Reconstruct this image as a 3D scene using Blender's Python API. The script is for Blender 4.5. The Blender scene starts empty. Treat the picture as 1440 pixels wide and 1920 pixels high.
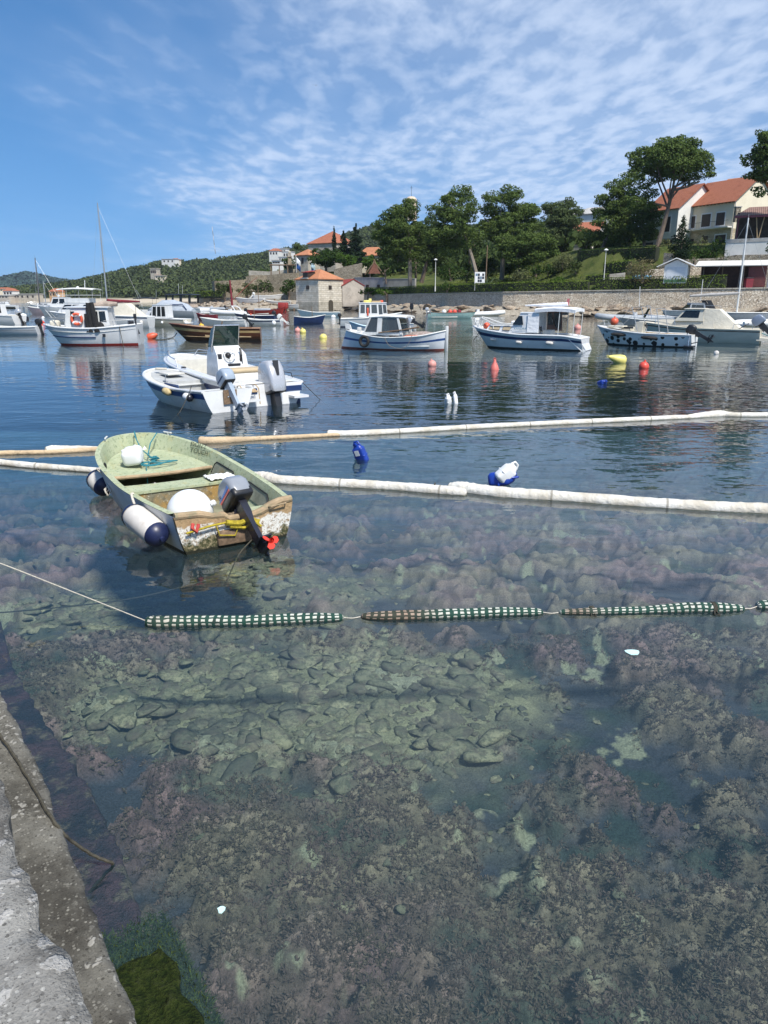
import bpy, bmesh, math, random
import numpy as np
from mathutils import Vector, Matrix, Euler
random.seed(7); NR = np.random.RandomState(11)
SC = bpy.context.scene
COL = SC.collection
R = math.radians
PI = math.pi
# ---------------------------------------------------------------- camera model
F = 1386.7; CH = 2.5; PITCH = math.atan(400/F)
_c, _s = math.cos(PITCH), math.sin(PITCH)
def W(px, py, z=0.0):
    u = (px-720)/F; v = (py-960)/F
    d = Vector((u, _c-v*_s, -_s-v*_c)); t = (z-CH)/d.z
    return Vector((d.x*t, d.y*t, z))
def P(px, py, Y):
    u = (px-720)/F; v = (py-960)/F
    d = Vector((u, _c-v*_s, -_s-v*_c)); t = Y/d.y
    return Vector((d.x*t, Y, CH+d.z*t))
def lerp(a, b, t): return a+(b-a)*t
def sst(a, b, x):
    t = min(1, max(0, (x-a)/(b-a))); return t*t*(3-2*t)
def curve(pts):
    """smooth monotone interpolation through control points"""
    xs = [p[0] for p in pts]; ys = [p[1] for p in pts]; n = len(xs)
    d = [(ys[i+1]-ys[i])/(xs[i+1]-xs[i]) for i in range(n-1)]
    m = [d[0]]+[0 if d[i-1]*d[i] <= 0 else 2*d[i-1]*d[i]/(d[i-1]+d[i]) for i in range(1, n-1)]+[d[-1]]
    def f(x):
        if x <= xs[0]: return ys[0]
        if x >= xs[-1]: return ys[-1]
        i = 0
        while x > xs[i+1]: i += 1
        h = xs[i+1]-xs[i]; t = (x-xs[i])/h
        return ((1+2*t)*(1-t)**2*ys[i]+t*(1-t)**2*h*m[i]+t*t*(3-2*t)*ys[i+1]+t*t*(t-1)*h*m[i+1])
    return f
# ---------------------------------------------------------------- mesh builder
class MB:
    def __init__(s): s.v = []; s.f = []; s.m = []
    def add(s, vs, fs, mi=0, M=None):
        b = len(s.v)
        for p in vs:
            p = Vector(p)
            if M is not None: p = M @ p
            s.v.append((p.x, p.y, p.z))
        for k, f in enumerate(fs):
            s.f.append(tuple(i+b for i in f)); s.m.append(mi if isinstance(mi, int) else mi[k])
        return s
    def box(s, c, d, rz=0, mi=0, M=None, taper=None):
        x, y, z = d[0]/2, d[1]/2, d[2]/2
        tx, ty = taper if taper else (1, 1)
        vs = [(-x, -y, -z), (x, -y, -z), (x, y, -z), (-x, y, -z), (-x*tx, -y*ty, z), (x*tx, -y*ty, z), (x*tx, y*ty, z), (-x*tx, y*ty, z)]
        T = Matrix.Translation(c) @ Matrix.Rotation(rz, 4, 'Z')
        if M is not None: T = M @ T
        return s.add(vs, [(0, 3, 2, 1), (4, 5, 6, 7), (0, 1, 5, 4), (1, 2, 6, 5), (2, 3, 7, 6), (3, 0, 4, 7)], mi, T)
    def rbox(s, c, d, r=.03, seg=2, rz=0, mi=0, M=None):
        bm = bmesh.new(); bmesh.ops.create_cube(bm, size=1)
        for v in bm.verts: v.co = Vector((v.co.x*d[0], v.co.y*d[1], v.co.z*d[2]))
        bmesh.ops.bevel(bm, geom=bm.edges[:], offset=min(r, .49*min(d)), segments=seg, affect='EDGES', profile=.5)
        bm.verts.index_update()
        T = Matrix.Translation(c) @ Matrix.Rotation(rz, 4, 'Z')
        if M is not None: T = M @ T
        s.add([v.co.copy() for v in bm.verts], [[v.index for v in f.verts] for f in bm.faces], mi, T); bm.free(); return s
    def tube(s, pts, r, n=8, mi=0, caps=True, closed=False, M=None):
        pts = [Vector(p) for p in pts]; N = len(pts)
        rs = r if isinstance(r, (list, tuple)) else [r]*N
        vs = []; up = None
        for i, p in enumerate(pts):
            a = pts[(i-1) % N] if closed else pts[max(i-1, 0)]
            b = pts[(i+1) % N] if closed else pts[min(i+1, N-1)]
            t = (b-a)
            t = t.normalized() if t.length > 1e-9 else Vector((0, 0, 1))
            if up is None:
                up = Vector((0, 0, 1)) if abs(t.z) < .9 else Vector((1, 0, 0))
            sd = t.cross(up)
            if sd.length < 1e-6: sd = t.cross(Vector((0, 1, 0.1)))
            sd.normalize(); up = sd.cross(t).normalized()
            for k in range(n):
                an = 2*PI*k/n
                vs.append(p+(sd*math.cos(an)+up*math.sin(an))*rs[i])
        fs = []
        for i in range(N if closed else N-1):
            j = (i+1) % N
            for k in range(n):
                k2 = (k+1) % n
                fs.append((i*n+k, i*n+k2, j*n+k2, j*n+k))
        if caps and not closed:
            fs.append(tuple(range(n-1, -1, -1))); fs.append(tuple((N-1)*n+k for k in range(n)))
        return s.add(vs, fs, mi, M)
    def lathe(s, prof, n=20, mi=0, M=None, a0=0, a1=2*PI):
        """prof: (r, z) list, revolved round z; mi may be a list per ring"""
        vs = []; fs = []; ms = []
        full = abs(a1-a0-2*PI) < 1e-6; cols = n if full else n+1
        for r, z in prof:
            for k in range(cols):
                a = a0+(a1-a0)*k/n; vs.append((r*math.cos(a), r*math.sin(a), z))
        for i in range(len(prof)-1):
            for k in range(n):
                k2 = (k+1) % cols
                fs.append((i*cols+k, i*cols+k2, (i+1)*cols+k2, (i+1)*cols+k)); ms.append(mi if isinstance(mi, int) else mi[i])
        return s.add(vs, fs, ms, M)
    def sphere(s, c, r, n=16, m=10, mi=0, sc=(1, 1, 1), M=None):
        pr = [(max(1e-4, r*math.sin(PI*i/m)), -r*math.cos(PI*i/m)) for i in range(m+1)]
        T = Matrix.Translation(c) @ Matrix.Diagonal((*sc, 1))
        if M is not None: T = M @ T
        return s.lathe(pr, n, mi, T)
    def prism(s, poly, z0, z1, mi=0, M=None):
        n = len(poly)
        vs = [(p[0], p[1], z0) for p in poly]+[(p[0], p[1], z1) for p in poly]
        fs = [tuple(range(n-1, -1, -1)), tuple(range(n, 2*n))]+[(i, (i+1) % n, n+(i+1) % n, n+i) for i in range(n)]
        return s.add(vs, fs, mi, M)
    def loft(s, rings, mi=0, closed=True, caps=True, M=None):
        n = len(rings[0]); vs = [p for r in rings for p in r]; fs = []; ms = []
        for i in range(len(rings)-1):
            for k in range(n if closed else n-1):
                k2 = (k+1) % n
                fs.append((i*n+k, i*n+k2, (i+1)*n+k2, (i+1)*n+k)); ms.append(mi if isinstance(mi, int) else mi[k])
        m0 = mi if isinstance(mi, int) else mi[0]
        if caps and closed:
            fs.append(tuple(range(n-1, -1, -1))); ms.append(m0)
            fs.append(tuple((len(rings)-1)*n+k for k in range(n))); ms.append(m0)
        return s.add(vs, fs, ms, M)
    def quad(s, a, b, c, d, mi=0, M=None): return s.add([a, b, c, d], [(0, 1, 2, 3)], mi, M)
    def plate(s, q, t, mi=0, M=None):
        """thick plate: quad q pushed t along its normal"""
        q = [Vector(p) for p in q]; n = (q[1]-q[0]).cross(q[3]-q[0]).normalized()*t
        return s.add(q+[p+n for p in q], [(3, 2, 1, 0), (4, 5, 6, 7), (0, 1, 5, 4), (1, 2, 6, 5), (2, 3, 7, 6), (3, 0, 4, 7)], mi, M)
    def build(s, name, mats, parent=None, loc=None, rot=None, smooth=True, ang=35):
        me = bpy.data.meshes.new(name); me.from_pydata(s.v, [], s.f)
        if not isinstance(mats, (list, tuple)): mats = [mats]
        for m in mats: me.materials.append(m)
        if any(s.m): me.polygons.foreach_set('material_index', s.m)
        if smooth:
            me.polygons.foreach_set('use_smooth', [True]*len(s.f))
            me.update()
            try: me.set_sharp_from_angle(angle=R(ang))
            except Exception: pass
        me.update()
        o = bpy.data.objects.new(name, me); COL.objects.link(o)
        if parent is not None: o.parent = parent
        if loc is not None: o.location = loc
        if rot is not None: o.rotation_euler = rot
        return o
def npmesh(name, V, Fq, mat, parent=None, smooth=False):
    """fast mesh from numpy arrays (quads or tris)"""
    me = bpy.data.meshes.new(name); nv = len(V); nf, k = Fq.shape
    me.vertices.add(nv); me.vertices.foreach_set('co', np.ascontiguousarray(V, dtype=np.float32).ravel())
    me.loops.add(nf*k); me.loops.foreach_set('vertex_index', np.ascontiguousarray(Fq, dtype=np.int32).ravel())
    me.polygons.add(nf); me.polygons.foreach_set('loop_start', np.arange(0, nf*k, k, dtype=np.int32))
    try: me.polygons.foreach_set('loop_total', np.full(nf, k, dtype=np.int32))
    except Exception: pass
    if smooth: me.polygons.foreach_set('use_smooth', np.ones(nf, dtype=bool))
    me.materials.append(mat); me.update(calc_edges=True); me.validate()
    o = bpy.data.objects.new(name, me); COL.objects.link(o)
    if parent is not None: o.parent = parent
    return o
def gridfaces(nr, nc):
    i = np.arange(nr*nc).reshape(nr, nc)
    return np.stack([i[:-1, :-1], i[:-1, 1:], i[1:, 1:], i[1:, :-1]], -1).reshape(-1, 4)
def tag(o, label, cat, group=None):
    o['label'] = label; o['category'] = cat; o['kind'] = 'thing'
    if group: o['group'] = group
    return o
def thing(name, label, cat, loc=(0, 0, 0), rz=0, group=None):
    o = bpy.data.objects.new(name, None); COL.objects.link(o)
    o.location = loc; o.rotation_euler = (0, 0, rz); o.empty_display_size = .1
    return tag(o, label, cat, group)
def struct(o, kind='structure'): o['kind'] = kind; return o
def copy_tree(o, parent=None):
    c = o.copy(); COL.objects.link(c)
    if parent is not None: c.parent = parent
    for ch in list(o.children): copy_tree(ch, c)
    return c
def text(txt, size, mat, parent, loc, rot, ext=.004, name='lettering', shear=0):
    cu = bpy.data.curves.new('t', 'FONT'); cu.body = txt; cu.size = size; cu.extrude = ext; cu.align_x = 'CENTER'; cu.align_y = 'CENTER'; cu.shear = shear
    to = bpy.data.objects.new('t', cu); COL.objects.link(to)
    me = bpy.data.meshes.new_from_object(to); bpy.data.objects.remove(to); bpy.data.curves.remove(cu)
    me.materials.clear(); me.materials.append(mat); me.name = name
    o = bpy.data.objects.new(name, me); COL.objects.link(o); o.parent = parent; o.location = loc; o.rotation_euler = rot
    return o
# ---------------------------------------------------------------- materials
MATS = {}
class NT:
    def __init__(s, mat):
        mat.use_nodes = True; s.t = mat.node_tree; s.t.nodes.clear()
    def n(s, typ, **kw):
        nd = s.t.nodes.new(typ)
        for k, v in kw.items():
            if k in nd.inputs.keys() or k.replace('_', ' ') in nd.inputs.keys():
                key = k if k in nd.inputs.keys() else k.replace('_', ' ')
                if hasattr(v, 'is_linked') or isinstance(v, bpy.types.NodeSocket): s.t.links.new(v, nd.inputs[key])
                else: nd.inputs[key].default_value = v
            else: setattr(nd, k, v)
        return nd
    def l(s, a, b): s.t.links.new(a, b)
    def math(s, op, a, b=0, clamp=False):
        nd = s.t.nodes.new('ShaderNodeMath'); nd.operation = op; nd.use_clamp = clamp
        for i, v in enumerate((a, b)):
            if isinstance(v, bpy.types.NodeSocket): s.l(v, nd.inputs[i])
            else: nd.inputs[i].default_value = v
        return nd.outputs[0]
    def mix(s, f, a, b):
        nd = s.t.nodes.new('ShaderNodeMix'); nd.data_type = 'RGBA'
        for i, v in ((0, f), (6, a), (7, b)):
            if isinstance(v, bpy.types.NodeSocket): s.l(v, nd.inputs[i])
            elif i == 0: nd.inputs[0].default_value = v
            else: nd.inputs[i].default_value = c4(v)
        return nd.outputs[2]
    def ramp(s, f, a, b):
        nd = s.t.nodes.new('ShaderNodeMapRange'); nd.interpolation_type = 'SMOOTHSTEP'
        s.l(f, nd.inputs[0]); nd.inputs[1].default_value = a; nd.inputs[2].default_value = b
        return nd.outputs[0]
    def coord(s, scale=(1, 1, 1), out='Object'):
        tc = s.t.nodes.new('ShaderNodeTexCoord'); mp = s.t.nodes.new('ShaderNodeMapping')
        s.l(tc.outputs[out], mp.inputs[0]); mp.inputs[3].default_value = scale
        return mp.outputs[0]
    def noise(s, vec, scale, detail=3, rough=.55, out='Fac'):
        nd = s.n('ShaderNodeTexNoise', Scale=scale, Detail=detail, Roughness=rough); s.l(vec, nd.inputs['Vector'])
        return nd.outputs[out]
    def bump(s, h, dist, strength=1, normal=None):
        nd = s.n('ShaderNodeBump', Strength=strength, Distance=dist); s.l(h, nd.inputs['Height'])
        if normal is not None: s.l(normal, nd.inputs['Normal'])
        return nd.outputs[0]
    def out(s, sh):
        o = s.n('ShaderNodeOutputMaterial'); s.l(sh, o.inputs[0]); return o
    def bsdf(s, col, rough=.5, normal=None, metal=0, spec=.5, coat=0):
        b = s.n('ShaderNodeBsdfPrincipled')
        for k, v in (('Base Color', col), ('Roughness', rough), ('Metallic', metal), ('Specular IOR Level', spec), ('Coat Weight', coat)):
            if isinstance(v, bpy.types.NodeSocket): s.l(v, b.inputs[k])
            else: b.inputs[k].default_value = c4(v) if k == 'Base Color' else v
        if normal is not None: s.l(normal, b.inputs['Normal'])
        return b.outputs[0]
def c4(c): return (*c[:3], 1) if len(c) < 4 else c
def newmat(name):
    m = bpy.data.materials.new(name); MATS[name] = m; return m, NT(m)
def mul(c, k): return tuple(min(1, x*k) for x in c[:3])
def pm(name, col, rough=.5, var=.14, scale=4, bump=0, bscale=40, metal=0, spec=.5, coat=0, stain=None, stretch=(1, 1, 1)):
    """paint, plastic, wood, cloth ...: a colour with soft mottling, optional stain (colour, scale, lo, hi) and bump"""
    if name in MATS: return MATS[name]
    m, t = newmat(name); co = t.coord(stretch)
    n1 = t.noise(co, scale, 5, .6)
    c = t.mix(t.ramp(n1, .3, .7), mul(col, 1-var), mul(col, 1+var))
    if stain:
        n2 = t.noise(co, stain[1], 6, .65)
        c = t.mix(t.ramp(n2, stain[2], stain[3]), c, stain[0])
    r = t.math('ADD', t.math('MULTIPLY', t.noise(co, scale*3, 3), .2), rough-.1, True)
    nm = t.bump(t.noise(co, bscale, 4, .6), bump) if bump else None
    t.out(t.bsdf(c, r, nm, metal, spec, coat)); return m
def glassm(name, col, rough=.06, alpha=.35):
    if name in MATS: return MATS[name]
    m, t = newmat(name)
    fr = t.n('ShaderNodeFresnel', IOR=1.5)
    g = t.n('ShaderNodeBsdfGlossy', Roughness=rough, Color=(1, 1, 1, 1)); tr = t.n('ShaderNodeBsdfTransparent', Color=c4(col))
    df = t.n('ShaderNodeBsdfDiffuse', Color=c4(mul(col, .25)))
    a = t.n('ShaderNodeMixShader', Fac=alpha); t.l(tr.outputs[0], a.inputs[1]); t.l(df.outputs[0], a.inputs[2])
    b = t.n('ShaderNodeMixShader'); t.l(fr.outputs[0], b.inputs[0]); t.l(a.outputs[0], b.inputs[1]); t.l(g.outputs[0], b.inputs[2])
    t.out(b.outputs[0]); return m
WHITE = pm('white_gelcoat', (.66, .67, .67), .3, .06, 2, coat=.3, stain=((.5, .48, .42), 3.5, .62, .85))
WHITE2 = pm('white_old_paint', (.63, .64, .62), .5, .09, 3, .002, 30, stain=((.42, .37, .29), 5, .6, .8))
CREAM = pm('cream_gelcoat', (.60, .56, .46), .35, .06, 2, stain=((.42, .38, .3), 4, .64, .85))
DECKW = pm('deck_white', (.56, .55, .50), .6, .1, 6, .002, 60, stain=((.4, .37, .3), 6, .58, .8))
CANVAS = pm('cream_canvas', (.62, .58, .48), .85, .08, 3, .02, 9)
WCANV = pm('white_canvas', (.74, .75, .76), .8, .05, 3, .03, 7)
GCANV = pm('grey_blue_canvas', (.34, .38, .43), .85, .1, 3, .02, 8)
TAUPE = pm('taupe_tarpaulin', (.33, .27, .22), .9, .2, 4, .04, 8)
NAVY = pm('navy_paint', (.012, .03, .10), .35, .15, 3)
BLUE = pm('blue_paint', (.02, .07, .22), .4, .15, 3)
RED = pm('red_paint', (.28, .025, .02), .45, .15, 3)
ANTIF = pm('red_antifouling', (.20, .055, .04), .7, .25, 5, stain=((.06, .05, .04), 7, .5, .75))
BLKF = pm('black_antifouling', (.012, .013, .015), .6, .3, 5)
WOOD = pm('varnished_wood', (.13, .045, .02), .3, .3, 3, coat=.4, stretch=(.3, 2, 6))
WOODD = pm('weathered_wood', (.18, .12, .075), .8, .3, 5, .004, 40, stretch=(.4, 4, 4))
LWOOD = pm('pale_wood', (.42, .30, .16), .6, .2, 4, stretch=(.4, 4, 4))
BLACK = pm('black_plastic', (.014, .015, .018), .4, .2, 6)
RUBBER = pm('black_rubber', (.018, .018, .018), .75, .25, 8, .003, 50)
STEEL = pm('stainless_steel', (.62, .63, .64), .25, .05, 5, metal=1)
GALV = pm('galvanised_steel', (.42, .43, .43), .45, .12, 8, metal=.8)
GREYM = pm('grey_motor_paint', (.24, .26, .29), .32, .06, 3, coat=.4)
SILV = pm('silver_motor_paint', (.50, .51, .53), .26, .05, 2, metal=.35, coat=.5)
BLUEG = pm('blue_grey_motor_paint', (.30, .36, .43), .32, .06, 3, coat=.3)
NAVYM = pm('navy_motor_paint', (.011, .012, .022), .35, .2, 5, coat=.3)
ORANGE = pm('orange_buoy_plastic', (.62, .10, .045), .45, .1, 5, stain=((.35, .1, .07), 5, .6, .8))
REDB = pm('red_buoy_plastic', (.66, .075, .05), .4, .08, 5)
PINK = pm('faded_pink_plastic', (.62, .28, .24), .55, .12, 6, stain=((.3, .2, .17), 7, .55, .75))
YELLOW = pm('yellow_buoy_plastic', (.70, .61, .17), .45, .1, 4, stain=((.5, .5, .3), 4, .6, .8))
AMBER = pm('amber_buoy_plastic', (.68, .42, .03), .45, .1, 4)
JUGW = pm('white_jug_plastic', (.72, .73, .72), .4, .05, 5)
JUGB = pm('blue_jug_plastic', (.012, .045, .30), .32, .12, 5)
FEND = pm('off_white_vinyl', (.62, .59, .54), .5, .08, 5, stain=((.36, .29, .21), 4, .55, .8))
FENDW = pm('white_vinyl', (.76, .77, .77), .4, .05, 4, stain=((.5, .5, .48), 8, .6, .75))
FNAVY = pm('navy_vinyl', (.012, .018, .06), .4, .25, 8, stain=((.1, .1, .12), 14, .62, .75))
ROPEW = pm('pale_rope', (.55, .51, .43), .9, .18, 60, .004, 150)
ROPEB = pm('brown_rope', (.27, .21, .15), .9, .25, 60, .004, 150)
ROPET = pm('teal_rope', (.02, .17, .21), .8, .2, 60, .003, 150)
ROPEG = pm('dark_rope', (.06, .055, .04), .9, .3, 40, .004, 120)
ROPEY = pm('yellow_green_rope', (.36, .28, .02), .85, .3, 40, .004, 120)
CUSH = pm('tan_cushion', (.48, .38, .24), .7, .06, 5, .003, 40)
MAROON = pm('maroon_cloth', (.17, .018, .028), .85, .2, 4, .02, 10)
SKYB = pm('pale_blue_paint', (.45, .60, .68), .5, .08, 4)
TURQ = pm('pale_turquoise_paint', (.38, .58, .55), .5, .12, 4, stain=((.6, .6, .55), 5, .55, .7))
PVCG = pm('grey_inflatable_fabric', (.30, .33, .36), .6, .1, 4)
PVCW = pm('white_inflatable_fabric', (.66, .67, .66), .55, .06, 4)
TEAL = pm('teal_lettering_paint', (.04, .20, .32), .5, .05, 4)
INK = pm('marker_ink', (.05, .07, .055), .8, .2, 30)
GLASSD = glassm('dark_cabin_glass', (.16, .2, .2), .05, .7)
GLASSB = pm('black_cabin_glass', (.012, .015, .018), .1, .2, 3, spec=.6)
GLASSG = glassm('green_tinted_screen', (.16, .34, .31), .04, .35)
GLASSC = glassm('hazy_clear_pane', (.62, .68, .68), .08, .35)
# ---------------------------------------------------------------- camera, light, sky
cam = bpy.data.cameras.new('camera'); co = bpy.data.objects.new('camera', cam); COL.objects.link(co)
cam.sensor_fit = 'VERTICAL'; cam.sensor_height = 36; cam.sensor_width = 27; cam.lens = 26.0; cam.clip_start = .05; cam.clip_end = 20000
co.location = (0, 0, CH); co.rotation_euler = (PI/2-PITCH, 0, 0); SC.camera = co
SUN_EL = R(54); SUN_AZ = math.atan2(.53, -.85)     # measured from +Y towards +X
sd = Vector((math.sin(SUN_AZ)*math.cos(SUN_EL), math.cos(SUN_AZ)*math.cos(SUN_EL), math.sin(SUN_EL)))
sl = bpy.data.lights.new('sun', 'SUN'); sl.energy = 4.0; sl.angle = R(6); sl.color = (1, .95, .87)
so = bpy.data.objects.new('sun', sl); COL.objects.link(so); so.rotation_euler = sd.to_track_quat('Z', 'Y').to_euler()
w = bpy.data.worlds.new('World'); SC.world = w; w.use_nodes = True
t = NT(w)
sky = t.n('ShaderNodeTexSky'); sky.sky_type = 'NISHITA'; sky.sun_disc = False
sky.sun_elevation = SUN_EL; sky.sun_rotation = SUN_AZ; sky.air_density = 1.0; sky.dust_density = .35; sky.ozone_density = 2.2; sky.altitude = 10
tc0 = t.n('ShaderNodeTexCoord'); s0 = t.n('ShaderNodeSeparateXYZ'); t.l(tc0.outputs['Generated'], s0.inputs[0])
c0 = t.n('ShaderNodeCombineXYZ'); t.l(s0.outputs[0], c0.inputs[0]); t.l(s0.outputs[1], c0.inputs[1]); t.l(t.math('ADD', t.math('MULTIPLY', t.math('MAXIMUM', s0.outputs[2], 0), .85), .17), c0.inputs[2]); t.l(c0.outputs[0], sky.inputs[0])
hs = t.n('ShaderNodeHueSaturation', Saturation=1.3, Value=1.0, Hue=.5); t.l(sky.outputs[0], hs.inputs['Color'])
tc = t.n('ShaderNodeTexCoord'); sx = t.n('ShaderNodeSeparateXYZ'); t.l(tc.outputs['Generated'], sx.inputs[0])
X, Y, Z = sx.outputs
zz = t.math('ADD', t.math('MAXIMUM', Z, 0.0), .05)
cx = t.math('DIVIDE', X, zz); cy = t.math('DIVIDE', Y, zz)
cv = t.n('ShaderNodeCombineXYZ'); t.l(cx, cv.inputs[0]); t.l(cy, cv.inputs[1])
def warp(vec, sc, amt):
    nz = t.n('ShaderNodeTexNoise', Scale=sc, Detail=3); t.l(vec, nz.inputs['Vector'])
    sub = t.n('ShaderNodeVectorMath', operation='SUBTRACT'); t.l(nz.outputs['Color'], sub.inputs[0]); sub.inputs[1].default_value = (.5, .5, .5)
    scl = t.n('ShaderNodeVectorMath', operation='SCALE'); t.l(sub.outputs[0], scl.inputs[0]); scl.inputs['Scale'].default_value = amt
    ad = t.n('ShaderNodeVectorMath', operation='ADD'); t.l(vec, ad.inputs[0]); t.l(scl.outputs[0], ad.inputs[1]); return ad.outputs[0]
mp = t.n('ShaderNodeMapping'); t.l(cv.outputs[0], mp.inputs[0]); mp.inputs[2].default_value = (0, 0, R(-12)); mp.inputs[3].default_value = (1.0, .5, 1)
wv = warp(mp.outputs[0], 1.8, .22)
n_cl = t.noise(wv, 8.0, 5, .52)                     # cloudlets
mp2 = t.n('ShaderNodeMapping'); t.l(cv.outputs[0], mp2.inputs[0]); mp2.inputs[1].default_value = (3.1, 1.7, 0); mp2.inputs[3].default_value = (1, .45, 1)
n_big = t.noise(mp2.outputs[0], .75, 4, .6)         # where the sheets lie
az = t.math('DIVIDE', X, t.math('MAXIMUM', t.math('ABSOLUTE', Y), .05))
azr = t.ramp(az, -.56, .12)
cov = t.math('ADD', t.math('MULTIPLY', azr, .62), t.math('MULTIPLY', t.math('SUBTRACT', n_big, .5), 1.5), True)
thick = t.math('SUBTRACT', t.math('ADD', n_cl, t.math('MULTIPLY', cov, .36)), .62)
cl = t.ramp(thick, -.3, .34)
veil = t.math('MULTIPLY', t.ramp(cov, .0, .9), .6)
fac = t.math('MAXIMUM', t.math('MULTIPLY', cl, t.ramp(cov, .05, .6)), veil)
lowfade = t.ramp(Z, .0, .085)
fac = t.math('MULTIPLY', t.math('MULTIPLY', fac, .66), t.math('ADD', t.math('MULTIPLY', lowfade, .75), .25), True)
skyc = t.mix(fac, hs.outputs[0], (5.2, 5.9, 7.1))
bg = t.n('ShaderNodeBackground', Strength=.11); t.l(skyc, bg.inputs[0])
wo = t.n('ShaderNodeOutputWorld'); t.l(bg.outputs[0], wo.inputs[0])
SC.view_settings.view_transform = 'Standard'; SC.view_settings.look = 'None'; SC.view_settings.gamma = 1; SC.view_settings.exposure = 0.55
SC.cycles.max_bounces = 8; SC.cycles.transparent_max_bounces = 12; SC.cycles.diffuse_bounces = 3; SC.cycles.glossy_bounces = 4
SC.cycles.use_denoising = True; SC.cycles.caustics_reflective = False; SC.cycles.caustics_refractive = False; SC.cycles.sample_clamp_indirect = 6
# ---------------------------------------------------------------- water
m, t = newmat('harbour_water')
co1 = t.coord((.55, 1, 1)); co2 = t.coord((.8, 1, 1))
nA = t.noise(co1, 1.15, 3, .5); nB = t.noise(co2, 3.6, 2, .5); nC = t.noise(t.coord((.4, 1, 1)), .12, 2)
calm = t.ramp(nC, .35, .65)
h = t.math('ADD', t.math('MULTIPLY', nA, 1.0), t.math('MULTIPLY', nB, .26))
h = t.math('MULTIPLY', h, t.math('ADD', t.math('MULTIPLY', calm, .6), .5))
nm = t.bump(h, .036)
fr = t.n('ShaderNodeFresnel', IOR=1.333); t.l(nm, fr.inputs['Normal'])
gl = t.n('ShaderNodeBsdfGlossy', Roughness=.012, Color=(.97, .98, 1, 1)); t.l(nm, gl.inputs['Normal'])
tr = t.n('ShaderNodeBsdfTransparent', Color=(.77, .857, .882, 1))
df = t.n('ShaderNodeBsdfDiffuse', Color=(.065, .125, .155, 1)); 
bd = t.n('ShaderNodeMixShader', Fac=.13); t.l(tr.outputs[0], bd.inputs[1]); t.l(df.outputs[0], bd.inputs[2])
mx = t.n('ShaderNodeMixShader'); t.l(fr.outputs[0], mx.inputs[0]); t.l(bd.outputs[0], mx.inputs[1]); t.l(gl.outputs[0], mx.inputs[2])
t.out(mx.outputs[0])
WATER = m
b = MB(); b.quad((-6000, -40, 0), (6000, -40, 0), (6000, 9000, 0), (-6000, 9000, 0)); struct(b.build('water', WATER, smooth=False))
# ---------------------------------------------------------------- seabed (one height field: cobbles, boulders, weed clumps)
def vnoise(x, y, seed=0):
    xi = np.floor(x).astype(np.int64); yi = np.floor(y).astype(np.int64); xf = x-xi; yf = y-yi
    def hh(a, b):
        n = (a*374761393+b*668265263+seed*974634777) & 0x7fffffff
        n = ((n ^ (n >> 13))*1274126177) & 0x7fffffff
        return ((n ^ (n >> 16)) & 0xffff)/65535.0
    u = xf*xf*(3-2*xf); v = yf*yf*(3-2*yf)
    return (hh(xi, yi)*(1-u)+hh(xi+1, yi)*u)*(1-v)+(hh(xi, yi+1)*(1-u)+hh(xi+1, yi+1)*u)*v
def fbm(x, y, oct=4, seed=0):
    s = 0; a = .5
    for k in range(oct): s = s+a*vnoise(x*2**k, y*2**k, seed+k); a *= .5
    return s/(1-.5**oct)
def npss(a, b, x):
    t = np.clip((x-a)/(b-a), 0, 1); return t*t*(3-2*t)
def cells(x, y, sc, seed):
    """nearest-stone field: distance to the two nearest seeds and the nearest one's random number"""
    x = x*sc; y = y*sc; xi = np.floor(x).astype(np.int64); yi = np.floor(y).astype(np.int64)
    d1 = np.full(x.shape, 9.); d2 = np.full(x.shape, 9.); rid = np.zeros(x.shape)
    for a in (-1, 0, 1):
        for c in (-1, 0, 1):
            gx = xi+a; gy = yi+c
            def hh(k):
                n = (gx*374761393+gy*668265263+(seed+k)*974634777) & 0x7fffffff
                n = ((n ^ (n >> 13))*1274126177) & 0x7fffffff
                return ((n ^ (n >> 16)) & 0xffff)/65535.0
            dx = gx+hh(1)-x; dy = gy+hh(2)-y; d = np.sqrt(dx*dx+dy*dy); q = hh(3)
            nd2 = np.where(d < d1, d1, np.minimum(d2, d)); rid = np.where(d < d1, q, rid); d1 = np.minimum(d1, d); d2 = nd2
    return d1, d2, rid
ys = np.concatenate([np.linspace(.6, 7.5, 360), 7.5*np.power(6.5, np.linspace(0, 1, 300)[1:])])
xsn = np.linspace(-1, 1, 560)
GY = np.repeat(ys[:, None], len(xsn), 1); GX = xsn[None, :]*(GY*.62+1.9)
wx = GX+.35*(fbm(GX*1.3, GY*1.3, 3, 5)-.5)*2*.5; wy = GY+.35*(fbm(GX*1.3, GY*1.3, 3, 9)-.5)
base = np.interp(GY, [0, 4, 9, 16, 30, 55], [-.95, -1.05, -1.35, -2.1, -4.0, -7.5])
d1, d2, rid = cells(wx, wy*1.35, 4.3, 1); e1 = np.clip((d2-d1)*1.6, 0, 1)
stone = (npss(0, .3, e1)*(.02+.085*rid))
d1b, d2b, ridb = cells(wx+.3, wy, 7.5, 22); e2 = np.clip((d2b-d1b)*1.5, 0, 1)
peb = npss(0, .35, e2)*(.01+.035*ridb)
d1c, d2c, ridc = cells(wx*1.0, wy*1.3, .85, 41); e3 = np.clip((d2c-d1c)*1.2, 0, 1)
big = npss(.2, .42, e3)*np.where(ridc > .5, .02+.16*ridc, 0)
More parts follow.
